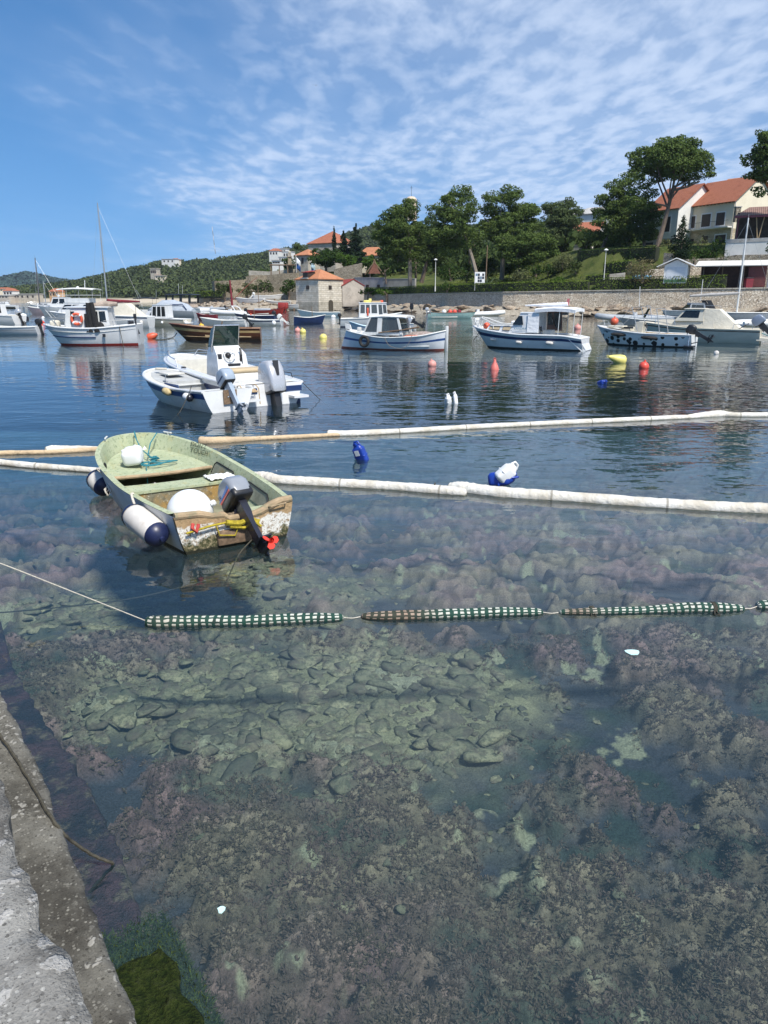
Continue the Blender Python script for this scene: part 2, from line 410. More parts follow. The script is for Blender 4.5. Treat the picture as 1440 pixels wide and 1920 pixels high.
# stony patch: ellipse in the middle, weed elsewhere
f1 = fbm(GX*.8+7, GY*.8, 4, 3)
stony = np.exp(-(((GX+.5)/2.3)**2+((GY-6.4)/1.5)**2))*1.08
stony = np.maximum(stony, np.exp(-(((GX+2.1)/2.3)**2+((GY-9.0)/2.1)**2))*.95)
stony = npss(.22, .86, stony+(f1-.5)*1.1+(fbm(GX*3.1, GY*3.1, 3, 44)-.5)*.5)
far = npss(10, 20, GY)
stony = np.clip(stony*(1-far), 0, 1)
cl1 = fbm(GX*2.1, GY*2.1, 5, 70); cl2 = fbm(GX*9, GY*9, 4, 90); cl3 = fbm(GX*30, GY*30, 3, 95)
dwA = cells(wx+9+.30*(fbm(GX*4, GY*4, 3, 71)-.5), wy+.30*(fbm(GX*4, GY*4, 3, 72)-.5), 2.6, 77); clump = np.clip(1-dwA[0]*1.25, 0, 1)**.6*(.3+.7*dwA[2])
weedh = .15*npss(.35, .75, cl1)+.15*clump+.15*(cl2-.5)+.06*(cl3-.5)
cf = .62*fbm(GX*1.5+5, GY*1.5, 4, 201)+.38*fbm(GX*5, GY*5, 3, 202); MC = npss(.38, .56, cf); weedh = MC*(.05+.16*npss(.4, .7, cf)+.09*fbm(GX*4, GY*4, 3, 203)+.10*(cl2-.5))+.03*(cl3-.5)
HZ = base+(peb*.35+.03)*stony+weedh*(1-stony)
for px_, py_, rx_, ry_, hh_ in ((960, 1655, .17, .12, .2), (1010, 1700, .1, .07, .15), (430, 1890, .12, .09, .14), (545, 1850, .09, .07, .12), (1080, 1800, .06, .05, .1), (210, 1300, .42, .3, .22), (420, 1375, .55, .34, .2), (730, 1240, .4, .3, .16), (640, 1370, .3, .2, .15), (1120, 1900, .1, .07, .12), (910, 1500, .1, .06, .1)):
    q_ = W(px_, py_, -.95); k_ = npss(1.15, .7, np.hypot((GX-q_.x)/rx_, (GY-q_.y)/ry_)+.7*(fbm(GX*5, GY*5, 3, int(px_))-.5)); HZ += hh_*.35*k_*(.4+1.2*fbm(GX*7, GY*7, 3, 3)); BK = np.maximum(BK, k_) if px_ != 960 else k_
HZ += .05*(fbm(GX*.9, GY*.9, 3, 33)-.5)
V = np.stack([GX, GY, HZ], -1).reshape(-1, 3)
# colours of the bottom: pale limestone, green film, purple-brown weed, sulphur-coloured crusts, teal for deep water
rockc = np.array([.40, .385, .235])*(.55+.85*np.maximum(rid, ridb*.6)[..., None]); rockc[..., 0] *= (.8+.35*ridb); rockc *= (.6+.8*fbm(GX*6, GY*6, 4, 55))[..., None]; rockc *= (.72+.56*npss(.3, .7, fbm(GX*.9, GY*.9, 4, 57)))[..., None]
gap = (1-npss(.05, .28, e1))*.6; gap = gap*0; rockc = np.array([.31, .295, .175])*(.55+.5*ridb+.4*fbm(GX*3, GY*3, 4, 58))[..., None]; rockc = rockc*(1-gap[..., None])+np.array([.05, .075, .06])*gap[..., None]
wp = fbm(GX*1.1+3, GY*1.1, 4, 15)[..., None]
weedc = np.array([.185, .12, .112])*(1-npss(.35, .65, wp))+np.array([.185, .15, .105])*npss(.35, .65, wp)
weedc = weedc*(.75+.85*npss(.3, .7, cl2))[..., None]*1.15; flo = np.array([.052, .058, .072])*(.6+.9*fbm(GX*1.2, GY*1.2, 4, 207))[..., None]; weedc = flo*(1-MC[..., None])+weedc*MC[..., None]
green = npss(.56, .7, fbm(GX*1.5+20, GY*1.5, 4, 25))[..., None]; weedc = weedc*(1-.75*green)+np.array([.035, .065, .05])*.75*green
sul = npss(.70, .76, fbm(GX*4.2+40, GY*2.6, 5, 35))[..., None]; weedc = weedc*(1-sul*.8)+np.array([.40, .40, .26])*sul*.8
colr = weedc*(1-stony[..., None])+rockc*stony[..., None]; bk_ = BK[..., None]*npss(.46, .62, fbm(GX*9, GY*9, 4, 9)+.2*stony)[..., None]; colr = colr*(1-bk_)+np.array([.38, .37, .25])*bk_
deep = np.array([.045, .085, .105])*(.6+.8*fbm(GX*.35, GY*.35, 3, 66))[..., None]  # teal by distance: deep water's light loss put into the bottom colour
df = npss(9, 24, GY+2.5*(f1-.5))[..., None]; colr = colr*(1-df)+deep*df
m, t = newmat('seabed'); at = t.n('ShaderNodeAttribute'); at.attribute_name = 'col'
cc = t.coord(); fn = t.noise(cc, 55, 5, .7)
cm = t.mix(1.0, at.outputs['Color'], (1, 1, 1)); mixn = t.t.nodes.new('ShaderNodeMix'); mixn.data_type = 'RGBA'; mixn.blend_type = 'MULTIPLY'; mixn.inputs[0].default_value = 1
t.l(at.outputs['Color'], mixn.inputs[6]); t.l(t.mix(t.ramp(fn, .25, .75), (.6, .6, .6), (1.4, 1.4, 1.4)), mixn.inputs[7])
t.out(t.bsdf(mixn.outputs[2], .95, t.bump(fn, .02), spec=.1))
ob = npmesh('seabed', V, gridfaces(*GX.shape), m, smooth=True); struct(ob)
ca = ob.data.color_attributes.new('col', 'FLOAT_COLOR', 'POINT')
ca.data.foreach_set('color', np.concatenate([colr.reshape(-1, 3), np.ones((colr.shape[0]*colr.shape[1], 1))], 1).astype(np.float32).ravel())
b = MB(); b.quad((-6000, -60, -9), (6000, -60, -9), (6000, 9000, -9), (-6000, 9000, -9))
struct(b.build('deep_seabed', pm('deep_seabed', (.022, .07, .085), .9, .4, .02), smooth=False))  # same dim teal, light lost in deep water painted into the colour

# flat broken stones lying on the bottom
rs = np.random.RandomState(5); lib = []
for q in range(14):
    bm = bmesh.new(); bmesh.ops.create_icosphere(bm, subdivisions=2, radius=1); v = np.array([tuple(p.co) for p in bm.verts]); fc = np.array([[p.index for p in f.verts] for f in bm.faces]); bm.free()
    for _ in range(12):
        nn_ = rs.normal(size=3); nn_ /= np.linalg.norm(nn_); dd = rs.uniform(.36, .72); e = v@nn_-dd; v = v-np.where(e > 0, e, 0)[:, None]*nn_
    lib.append(v)
n = 16000; ty = 3.4+10.5*rs.uniform(0, 1, n); tx = rs.uniform(-1, 1, n)*(ty*.6+1.2); iy = np.clip(np.searchsorted(ys, ty), 1, len(ys)-1); ix = np.clip(((tx/(ty*.62+1.9)+1)/2*(len(xsn)-1)).astype(int), 0, len(xsn)-1)
k = (rs.uniform(0, 1, n) < np.clip(stony[iy, ix]*1.0+.02*npss(.4, .6, f1[iy, ix]), 0, 1)) & (tx*.816+ty*.578 > .9); tx, ty, tz = tx[k], ty[k], HZ[iy, ix][k]; N = len(tx)
S = np.where(stony[iy, ix][k] > .35, .035+.17*rs.uniform(0, 1, N)**4.5, .025+.03*rs.uniform(0, 1, N)); a = rs.uniform(0, 6.28, N); AV, AF = [], []
for i in range(N):
    v = lib[i % 14]*np.array([S[i]*rs.uniform(1.0, 1.7), S[i]*rs.uniform(.8, 1.1), S[i]*rs.uniform(.26, .46)]); c_, s_ = math.cos(a[i]), math.sin(a[i]); tl = rs.normal(size=2)*.11
    v = np.stack([v[:, 0]*c_-v[:, 1]*s_, v[:, 0]*s_+v[:, 1]*c_, v[:, 2]+v[:, 0]*tl[0]+v[:, 1]*tl[1]], 1)+np.array([tx[i], ty[i], tz[i]+S[i]*.04]); AV.append(v); AF.append(fc+len(v)*i)
m, t = newmat('sunken_stones'); g = t.n('ShaderNodeNewGeometry'); c = t.coord(); nz = t.noise(c, 22, 6, .75)
sc_ = t.mix(g.outputs['Random Per Island'], (.21, .205, .135), (.50, .455, .28)); sc_ = t.mix(t.math('MULTIPLY', t.ramp(nz, .42, .62), .8), sc_, (.13, .14, .09)); sc_ = t.mix(t.math('MULTIPLY', t.ramp(t.noise(c, 5, 5, .7), .45, .62), .65), sc_, (.17, .13, .105)); sc_ = t.mix(t.math('MULTIPLY', t.ramp(t.noise(c, 1.1, 4, .6), .48, .66), .6), sc_, (.10, .10, .085))
t.out(t.bsdf(sc_, .9, t.bump(nz, .03), spec=.1)); o = npmesh('sunken_stones', np.concatenate(AV), np.concatenate(AF), m, smooth=False); struct(o, 'stuff'); o['label'] = 'flat pale green stones lying on the shallow bottom below the netted booms'
# tufts of weed on the bottom
rs = np.random.RandomState(8); n = 420000
ty = .9+6.8*rs.uniform(0, 1, n)**1.15; tx = rs.uniform(-1, 1, n)*(ty*.6+1.2)
iy = np.clip(np.searchsorted(ys, ty), 1, len(ys)-1); ix = np.clip(((tx/(ty*.62+1.9)+1)/2*(len(xsn)-1)).astype(int), 0, len(xsn)-1)
dens = (1-stony[iy, ix])*(1-.7*BK[iy, ix])*MC[iy, ix]*(.3+.7*npss(.4, .6, cl2[iy, ix]))*(tx*.816+ty*.578 > .75)
k = rs.uniform(0, 1, n) < dens; tx, ty, tz = tx[k], ty[k], HZ[iy, ix][k]; n = len(tx)
pick = rs.permutation(n)[:34000]; tx, ty, tz = tx[pick], ty[pick], tz[pick]; m_ = 11; n = len(tx)*m_; sz = np.repeat(rs.uniform(.5, 1.25, len(tx)), m_)[:, None]
c_ = np.repeat(np.stack([tx, ty, tz], -1), m_, 0); L = rs.uniform(.014, .036, n)[:, None]*sz; d = rs.normal(size=(n, 3)); d[:, 2] = np.abs(d[:, 2])*.8+.15; d /= np.linalg.norm(d, axis=1)[:, None]; sdv = np.cross(d, rs.normal(size=(n, 3))); sdv /= np.linalg.norm(sdv, axis=1)[:, None]
wd = L*.13; p0 = c_-np.array([0, 0, .006])
VV = np.stack([p0-sdv*wd*.5, p0+sdv*wd*.5, p0+d*L+sdv*wd, p0+d*L-sdv*wd], 1).reshape(-1, 3)
m, t = newmat('weed_tufts'); g = t.n('ShaderNodeNewGeometry'); nz = t.noise(t.coord(), 1.6, 3, .6)
cw_ = t.mix(t.ramp(nz, .35, .65), (.27, .19, .165), (.28, .235, .155)); cw_ = t.mix(g.outputs['Random Per Island'], (.20, .15, .125), cw_)
d1_ = t.n('ShaderNodeBsdfDiffuse'); t.l(cw_, d1_.inputs[0]); d2_ = t.n('ShaderNodeBsdfTranslucent'); t.l(cw_, d2_.inputs[0]); x_ = t.n('ShaderNodeMixShader', Fac=.45); t.l(d1_.outputs[0], x_.inputs[1]); t.l(d2_.outputs[0], x_.inputs[2]); t.out(x_.outputs[0]); o = npmesh('seaweed', VV, np.arange(len(VV)).reshape(-1, 4), m); struct(o, 'stuff'); o['label'] = 'fuzzy purple brown seaweed tufts on the shallow bottom'

m, t = newmat('haze'); vp_ = t.n('ShaderNodeVolumePrincipled', Color=(.80, .88, 1, 1), Density=.00009, Anisotropy=.3); o_ = t.n('ShaderNodeOutputMaterial'); t.l(vp_.outputs[0], o_.inputs['Volume'])
b = MB(); b.box((0, 4480, 75), (12200, 9200, 172)); struct(b.build('haze', m, smooth=False), 'stuff')
# ---------------------------------------------------------------- quay
QA = math.atan2(.816, -.578); QN = Vector((.816, .578, 0)); QD = Vector((-.578, .816, 0))
def quay_mat(name, light, dark, speck, sc):
    m, t = newmat(name); c = t.coord()
    n1 = t.noise(c, 2.2, 6, .68); n2 = t.noise(c, 26, 4, .7); n3 = t.noise(c, 150, 3, .6)
    col = t.mix(t.ramp(n1, .36, .62), dark, light)
    vo = t.n('ShaderNodeTexVoronoi', Scale=sc, Randomness=1); wv = t.n('ShaderNodeVectorMath', operation='ADD'); t.l(c, wv.inputs[0])
    nz = t.n('ShaderNodeTexNoise', Scale=9, Detail=3); t.l(c, nz.inputs['Vector']); sc2 = t.n('ShaderNodeVectorMath', operation='SCALE'); t.l(nz.outputs['Color'], sc2.inputs[0]); sc2.inputs['Scale'].default_value = .16
    t.l(sc2.outputs[0], wv.inputs[1]); t.l(wv.outputs[0], vo.inputs['Vector'])
    stones = t.math('MULTIPLY', t.ramp(t.math('ADD', vo.outputs['Distance'], t.math('MULTIPLY', t.noise(c, 21, 4, .65), .5)), .60, .5), t.ramp(t.noise(c, 2.1, 3), .46, .52))
    col = t.mix(t.math('MULTIPLY', stones, t.math('ADD', t.math('MULTIPLY', n2, .9), .3), True), col, speck)
    col = t.mix(t.math('MULTIPLY', t.ramp(n2, .58, .7), .6), col, mul(light, 1.35))
    col = t.mix(t.math('MULTIPLY', t.ramp(n3, .56, .7), .75), col, mul(dark, .45))
    gv = t.n('ShaderNodeTexVoronoi', Scale=75); t.l(c, gv.inputs['Vector']); gs = t.n('ShaderNodeSeparateColor'); t.l(gv.outputs['Color'], gs.inputs[0]); gm = t.math('MULTIPLY', t.math('GREATER_THAN', gs.outputs[0], .62), t.math('LESS_THAN', gv.outputs['Distance'], .42)); col = t.mix(t.math('MULTIPLY', gm, .75), col, t.mix(gs.outputs[1], mul(dark, .5), mul(light, 1.7)))
    h = t.math('ADD', t.math('MULTIPLY', gm, .6), t.math('ADD', t.math('MULTIPLY', n2, .7), t.math('ADD', t.math('MULTIPLY', n3, .35), t.math('MULTIPLY', stones, .2))))
    t.out(t.bsdf(col, .92, t.bump(h, .012), spec=.15)); return m
SLABM = quay_mat('old_pale_concrete', (.26, .255, .235), (.11, .105, .095), (.42, .41, .385), 12)
LEDGEM = quay_mat('dark_wet_concrete', (.165, .16, .14), (.055, .052, .045), (.36, .35, .32), 22)
m, t = newmat('weedy_step'); c = t.coord()
sep = t.n('ShaderNodeSeparateXYZ'); t.l(c, sep.inputs[0])
n1 = t.noise(c, 4, 5, .65); n2 = t.noise(c, 30, 4, .7)
col = t.mix(t.ramp(n1, .35, .62), (.04, .042, .058), (.135, .078, .095))
col = t.mix(t.ramp(t.noise(c, 6.5, 5, .7), .52, .66), col, (.22, .18, .135))
mossm = t.ramp(t.math('ADD', sep.outputs[0], t.math('MULTIPLY', t.noise(c, 5, 4), .5)), 2.86, 2.76)
moss = t.mix(t.ramp(n2, .3, .7), (.008, .018, .003), (.038, .052, .010))
col = t.mix(mossm, col, moss)
col = t.mix(t.math('MULTIPLY', t.ramp(n2, .55, .75), .6), col, (.02, .022, .024))
t.out(t.bsdf(col, .9, t.bump(t.math('ADD', n2, t.math('MULTIPLY', n1, .8)), .06), spec=.15)); STEPM = m
def strip(name, y0, edge, z, zb, mat, x0, x1, n, ny, rough, seed, lift=None):
    """a long stone strip in the quay's own frame: top surface with worn front edge, then its front face"""
    xs = np.concatenate([np.linspace(x0, 6, n), np.linspace(6, x1, 60)[1:]])
    vv = np.concatenate([np.linspace(0, 1, ny)**.6, [1, 1]])
    GXX, VV = np.meshgrid(xs, vv, indexing='ij')
    e = np.array([edge(x) for x in xs])[:, None]+rough*(fbm(GXX*9, VV*3, 4, seed)-.5)
    Yv = y0+(e-y0)*VV
    Zv = z+rough*.5*(fbm(GXX*5, Yv*5, 4, seed+9)-.5)+rough*.25*(fbm(GXX*24, Yv*24, 3, seed+19)-.5)
    Zv += lift(GXX) if lift else 0; Zv[:, -3] -= rough*.25; Zv[:, -2] -= .035+rough*.3; Yv[:, -2] += .006; Zv[:, -1] = zb; Yv[:, -1] += .03
    o = npmesh(name, np.stack([GXX, Yv, Zv], -1).reshape(-1, 3), gridfaces(*GXX.shape)[:, ::-1], mat, smooth=True)
    o.rotation_euler = (0, 0, QA); return struct(o)
# frame: local x along the quay, local +y = towards land; so water side is -y
def slab_edge(x): return -(.178+.03*sst(1.80, 1.70, x)+.006*math.sin(x*3.1))
strip('quay', 6, slab_edge, .9, .2, SLABM, -4, 60, 500, 46, .045, 3)
strip('quay_ledge', .05, lambda x: -(.415+.012*math.sin(x*2.3)), .30, -.5, LEDGEM, -4, 60, 500, 16, .035, 13)
def algae():
    rs = np.random.RandomState(2); n = 26000; x = rs.uniform(1.0, 2.66, n); x = np.where(x > 2.5, x-.25*rs.uniform(0, 1, n)**2, x); y = -rs.uniform(.42, .71, n); p0 = np.stack([x, y, np.full(n, .0)-.02], -1); L = rs.uniform(.012, .035, n)[:, None]; d = rs.normal(size=(n, 3))*.7; d[:, 2] = np.abs(d[:, 2])*.5+.2; d /= np.linalg.norm(d, axis=1)[:, None]; sv = np.cross(d, rs.normal(size=(n, 3))); sv /= np.linalg.norm(sv, axis=1)[:, None]; w_ = L*.12
    VV = np.stack([p0-sv*w_, p0+sv*w_, p0+d*L+sv*w_*.4, p0+d*L-sv*w_*.4], 1).reshape(-1, 3); m, t = newmat('algae_strands'); g = t.n('ShaderNodeNewGeometry'); t.out(t.bsdf(t.mix(g.outputs['Random Per Island'], (.012, .022, .004), (.06, .085, .016)), .7, spec=.3))
    o = npmesh('green_algae', VV, np.arange(len(VV)).reshape(-1, 4), m); o.rotation_euler = (0, 0, QA); struct(o, 'stuff'); o['label'] = 'dark green algae on the wet step of the quay'
algae()
strip('quay_foundation', -.3, lambda x: -(.70+.05*math.sin(x*1.7+1)), -.26, -1.6, STEPM, -4, 60, 400, 16, .08, 23, lambda x: .278*npss(2.66, 2.42, x))
def rope(name, pts, r, mat, label, cat='rope', n=6, sub=6, parent=None, jit=0):
    pts = [Vector(p) for p in pts]; out = []
    for i in range(len(pts)-1):
        p0 = pts[max(i-1, 0)]; p1 = pts[i]; p2 = pts[i+1]; p3 = pts[min(i+2, len(pts)-1)]
        for k in range(sub):
            u = k/sub
            out.append(.5*((2*p1)+(p2-p0)*u+(2*p0-5*p1+4*p2-p3)*u*u+(3*p1-p0-3*p2+p3)*u**3)+Vector((random.uniform(-jit, jit), random.uniform(-jit, jit), 0)))
    out.append(pts[-1]); b = MB(); b.tube(out, r, n); o = b.build(name, mat, parent)
    if parent is None: tag(o, label, cat)
    return o
rope('mooring_rope', [W(-30, 1335, .34), W(0, 1378, .325), W(45, 1445, .32), W(95, 1530, .315), W(118, 1562, .27), W(145, 1585, .17), W(178, 1606, .08), W(213, 1620, .0), W(196, 1640, -.12), W(160, 1682, -.3)], .0075, ROPEG, 'dark weedy mooring rope lying over the concrete quay ledge and dropping into the water', jit=.003)
b = MB()
b.tube([W(128, 1572, .22), W(133, 1592, .12)], [.004, .012], 6)
# ---------------------------------------------------------------- floating booms
def tubeattr(name, pts, rad, mat, n=20, sub=10, wob=0, seed=0, parent=None, ends=True, brown=None):
    """a soft floating tube with an attribute (metres along, turn) for its fabric"""
    pts = [Vector(p) for p in pts]; rr = random.Random(seed); line = []; rads = []
    for i in range(len(pts)-1):
        p0 = pts[max(i-1, 0)]; p1 = pts[i]; p2 = pts[i+1]; p3 = pts[min(i+2, len(pts)-1)]
        r1 = rad[i]; r2 = rad[i+1]
        for k in range(sub):
            u = k/sub; line.append(.5*((2*p1)+(p2-p0)*u+(2*p0-5*p1+4*p2-p3)*u*u+(3*p1-p0-3*p2+p3)*u**3)); rads.append(lerp(r1, r2, u*u*(3-2*u)))
    line.append(pts[-1]); rads.append(rad[-1]); N = len(line)
    if ends:
        for k, q in ((0, .35), (1, .75), (2, .93)): rads[k] *= q; rads[N-1-k] *= q
    b = MB(); b.tube(line, [max(.004, r*(1+wob*rr.uniform(-1, 1))) for r in rads], n)
    o = b.build(name, mat, parent, ang=60)
    at = o.data.attributes.new('tube', 'FLOAT_VECTOR', 'POINT'); d = 0; vals = []
    for i in range(N):
        if i: d += (line[i]-line[i-1]).length
        for k in range(n): vals += [d, k/n, brown(i/(N-1)) if brown else 0]
    at.data.foreach_set('vector', vals)
    return o
m, t = newmat('white_boom_fabric'); at = t.n('ShaderNodeAttribute'); at.attribute_name = 'tube'; sp = t.n('ShaderNodeSeparateXYZ'); t.l(at.outputs['Vector'], sp.inputs[0])
oc = t.coord(); n1 = t.noise(oc, 3, 5, .65); n2 = t.noise(oc, 14, 4, .6)
col = t.mix(t.ramp(n1, .35, .68), (.66, .65, .60), (.50, .46, .38)); col = t.mix(t.math('MULTIPLY', t.ramp(n2, .58, .75), .6), col, (.36, .36, .27))
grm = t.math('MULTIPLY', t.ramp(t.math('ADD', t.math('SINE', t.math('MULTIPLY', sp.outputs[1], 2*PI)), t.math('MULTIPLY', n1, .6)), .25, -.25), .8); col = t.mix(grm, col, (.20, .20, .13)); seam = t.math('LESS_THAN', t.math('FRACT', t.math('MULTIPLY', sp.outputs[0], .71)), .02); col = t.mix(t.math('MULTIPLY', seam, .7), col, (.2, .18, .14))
wr = t.n('ShaderNodeTexWave', Scale=2.2, Distortion=14, Detail=4); t.l(at.outputs['Vector'], wr.inputs['Vector'])
t.out(t.bsdf(col, .8, t.bump(t.math('ADD', t.math('MULTIPLY', wr.outputs['Fac'], .16), n2), .02), spec=.25)); BOOMW = m
BOOMT = pm('tan_boom_fabric', (.50, .38, .24), .85, .2, 5, .02, 14, stain=((.24, .19, .12), 5, .55, .75))
m, t = newmat('netted_boom'); at = t.n('ShaderNodeAttribute'); at.attribute_name = 'tube'; sp = t.n('ShaderNodeSeparateXYZ'); t.l(at.outputs['Vector'], sp.inputs[0])
oc = t.coord(); jit = t.math('MULTIPLY', t.math('SUBTRACT', t.noise(oc, 9, 3), .5), .9)
la = t.math('ADD', t.math('MULTIPLY', sp.outputs[0], 17), jit); aa = t.math('ADD', t.math('MULTIPLY', sp.outputs[1], 9), jit)
ga = t.math('GREATER_THAN', t.math('PINGPONG', la, .5), .27); gb = t.math('GREATER_THAN', t.math('PINGPONG', aa, .5), .30)
net = t.math('MAXIMUM', ga, gb)
brown = t.math('MULTIPLY', t.math('ADD', sp.outputs[2], t.math('MULTIPLY', t.math('SUBTRACT', t.noise(oc, 3, 3, .5), .5), .5)), 1, True)
fab = t.mix(t.math('MULTIPLY', brown, .85), (.50, .51, .45), (.24, .14, .09)); fab = t.mix(t.math('MULTIPLY', t.ramp(t.noise(oc, 22, 3), .5, .7), .5), fab, (.3, .3, .24))
netc = t.mix(t.math('MULTIPLY', brown, .6), (.016, .056, .042), (.06, .035, .025)); netc = t.mix(t.ramp(t.noise(oc, 12, 4), .5, .75), netc, (.02, .035, .03))
t.out(t.bsdf(t.mix(net, fab, netc), .75, t.bump(t.math('ADD', net, t.noise(oc, 25, 3)), .004), spec=.2)); NETM = m
GB = 'netted floating booms in a row'
def netboom(px, rad, label, seed, br):
    pts = [W(a, c, .012) for a, c in px]
    o = tubeattr('net_boom', pts, rad, NETM, 22, 12, .05, seed, brown=br); tag(o, label, 'boom', GB); return o
nb1 = netboom([(276, 1165), (300, 1168), (380, 1166), (470, 1165), (560, 1161), (645, 1158)], [.044, .058, .054, .05, .05, .038], 'green netted boom nearest the quay, tied to a white line at its left end', 1, lambda u: .35*math.exp(-((u-.2)/.15)**2))
nb2 = netboom([(677, 1156), (740, 1156), (830, 1153), (930, 1149), (1018, 1148)], [.03, .05, .05, .046, .034], 'green netted boom with a brown left half between two other netted booms', 2, lambda u: .95*(1-sst(.3, .55, u)))
nb3 = netboom([(1048, 1148), (1120, 1147), (1200, 1145), (1290, 1141), (1340, 1141), (1396, 1141)], [.026, .034, .036, .052, .052, .03], 'green netted boom with two tied cords, thin left end and fat right end', 3, lambda u: .8*(1-sst(.1, .3, u))*sst(.02, .06, u))
nb4 = netboom([(1418, 1136), (1450, 1135), (1520, 1133), (1640, 1130)], [.04, .05, .05, .04], 'green netted boom end cut off by the right edge of the photo', 4, lambda u: 0)
for px_, r_ in ((1107, .038), (1334, .055)):
    b = MB(); c_ = W(px_, 1145 if px_ < 1200 else 1141, .012)
    for k in range(3): b.tube([c_+Vector((.012*k+.004*math.sin(a*3), math.cos(a)*r_, math.sin(a)*r_)) for a in [2*PI*i/14 for i in range(14)]], .006, 5, closed=True)
    b.tube([c_+Vector((.0, -r_, .0)), c_+Vector((-.02, -r_-.06, -.0)), c_+Vector((.02, -r_-.07, -.005)), c_+Vector((.02, -r_, 0))], .005, 5)
    b.build('tied_cord', ROPEG, nb3)
for (a0, a1, lab) in (((645, 1158), (677, 1156), 'short thin grey cord linking the first and second netted booms'), ((1018, 1148), (1050, 1148), 'short frayed white cord linking the second and third netted booms'), ((1394, 1141), (1420, 1137), 'short grey cord linking the third and fourth netted booms')):
    rope('linking_cord', [W(*a0, .01), W(a0[0]*.5+a1[0]*.5, a0[1]*.5+a1[1]*.5+2, .004), W(*a1, .01)], .004, ROPEW, lab, 'cord')
rope('tether_line', [W(-60, 1038, .55), W(0, 1056, .42), W(140, 1111, .16), W(276, 1165, .03)], .0042, ROPEW, 'thin white line running across the water to the left end of a netted boom', 'line')
rope('sunken_line', [W(-40, 1152, -.25), W(120, 1138, -.2), W(260, 1120, -.16), W(400, 1085, -.1)], .006, ROPEG, 'dark line lying under the clear water below the green dinghy', 'line')
BM = 'white fabric booms'
def boom(name, px, rad, mat, label, seed, wob=.05, z=.02):
    o = tubeattr(name, [W(a, c, z) for a, c in px], rad, mat, 20, 14, wob, seed); tag(o, label, 'boom', BM); return o
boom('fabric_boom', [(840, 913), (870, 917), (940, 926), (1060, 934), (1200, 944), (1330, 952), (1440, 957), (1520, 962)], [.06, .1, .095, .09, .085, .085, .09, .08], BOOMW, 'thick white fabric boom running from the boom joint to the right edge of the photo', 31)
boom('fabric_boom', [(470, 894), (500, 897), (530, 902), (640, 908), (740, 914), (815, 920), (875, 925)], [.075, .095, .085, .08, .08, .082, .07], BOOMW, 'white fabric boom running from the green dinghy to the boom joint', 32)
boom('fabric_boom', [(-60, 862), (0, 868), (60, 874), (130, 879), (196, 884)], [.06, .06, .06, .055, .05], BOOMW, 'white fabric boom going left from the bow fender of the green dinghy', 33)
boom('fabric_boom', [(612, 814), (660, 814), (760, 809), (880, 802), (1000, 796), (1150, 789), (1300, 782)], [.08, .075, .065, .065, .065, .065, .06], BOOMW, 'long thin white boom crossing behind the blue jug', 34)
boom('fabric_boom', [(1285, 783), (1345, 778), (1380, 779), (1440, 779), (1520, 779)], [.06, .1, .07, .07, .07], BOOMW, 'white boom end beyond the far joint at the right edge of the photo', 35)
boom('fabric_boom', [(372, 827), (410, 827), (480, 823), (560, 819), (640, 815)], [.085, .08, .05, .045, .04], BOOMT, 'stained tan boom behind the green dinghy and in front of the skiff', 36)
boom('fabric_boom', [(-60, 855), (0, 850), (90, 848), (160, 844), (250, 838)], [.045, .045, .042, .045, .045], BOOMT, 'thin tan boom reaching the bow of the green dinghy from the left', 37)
boom('fabric_boom', [(84, 845), (100, 844), (140, 843), (210, 841)], [.06, .085, .07, .03], BOOMW, 'short white float lying along the thin tan boom', 38, z=.0)
b = MB(); b.tube([W(815+math.cos(a)*2, 921, 0)+Vector((0, math.cos(a)*.095, .02+math.sin(a)*.095)) for a in [2*PI*i/16 for i in range(16)]], .008, 5, closed=True); tag(b.build('boom_tie', ROPEG), 'dark cord tied round the white boom at its joint', 'cord')
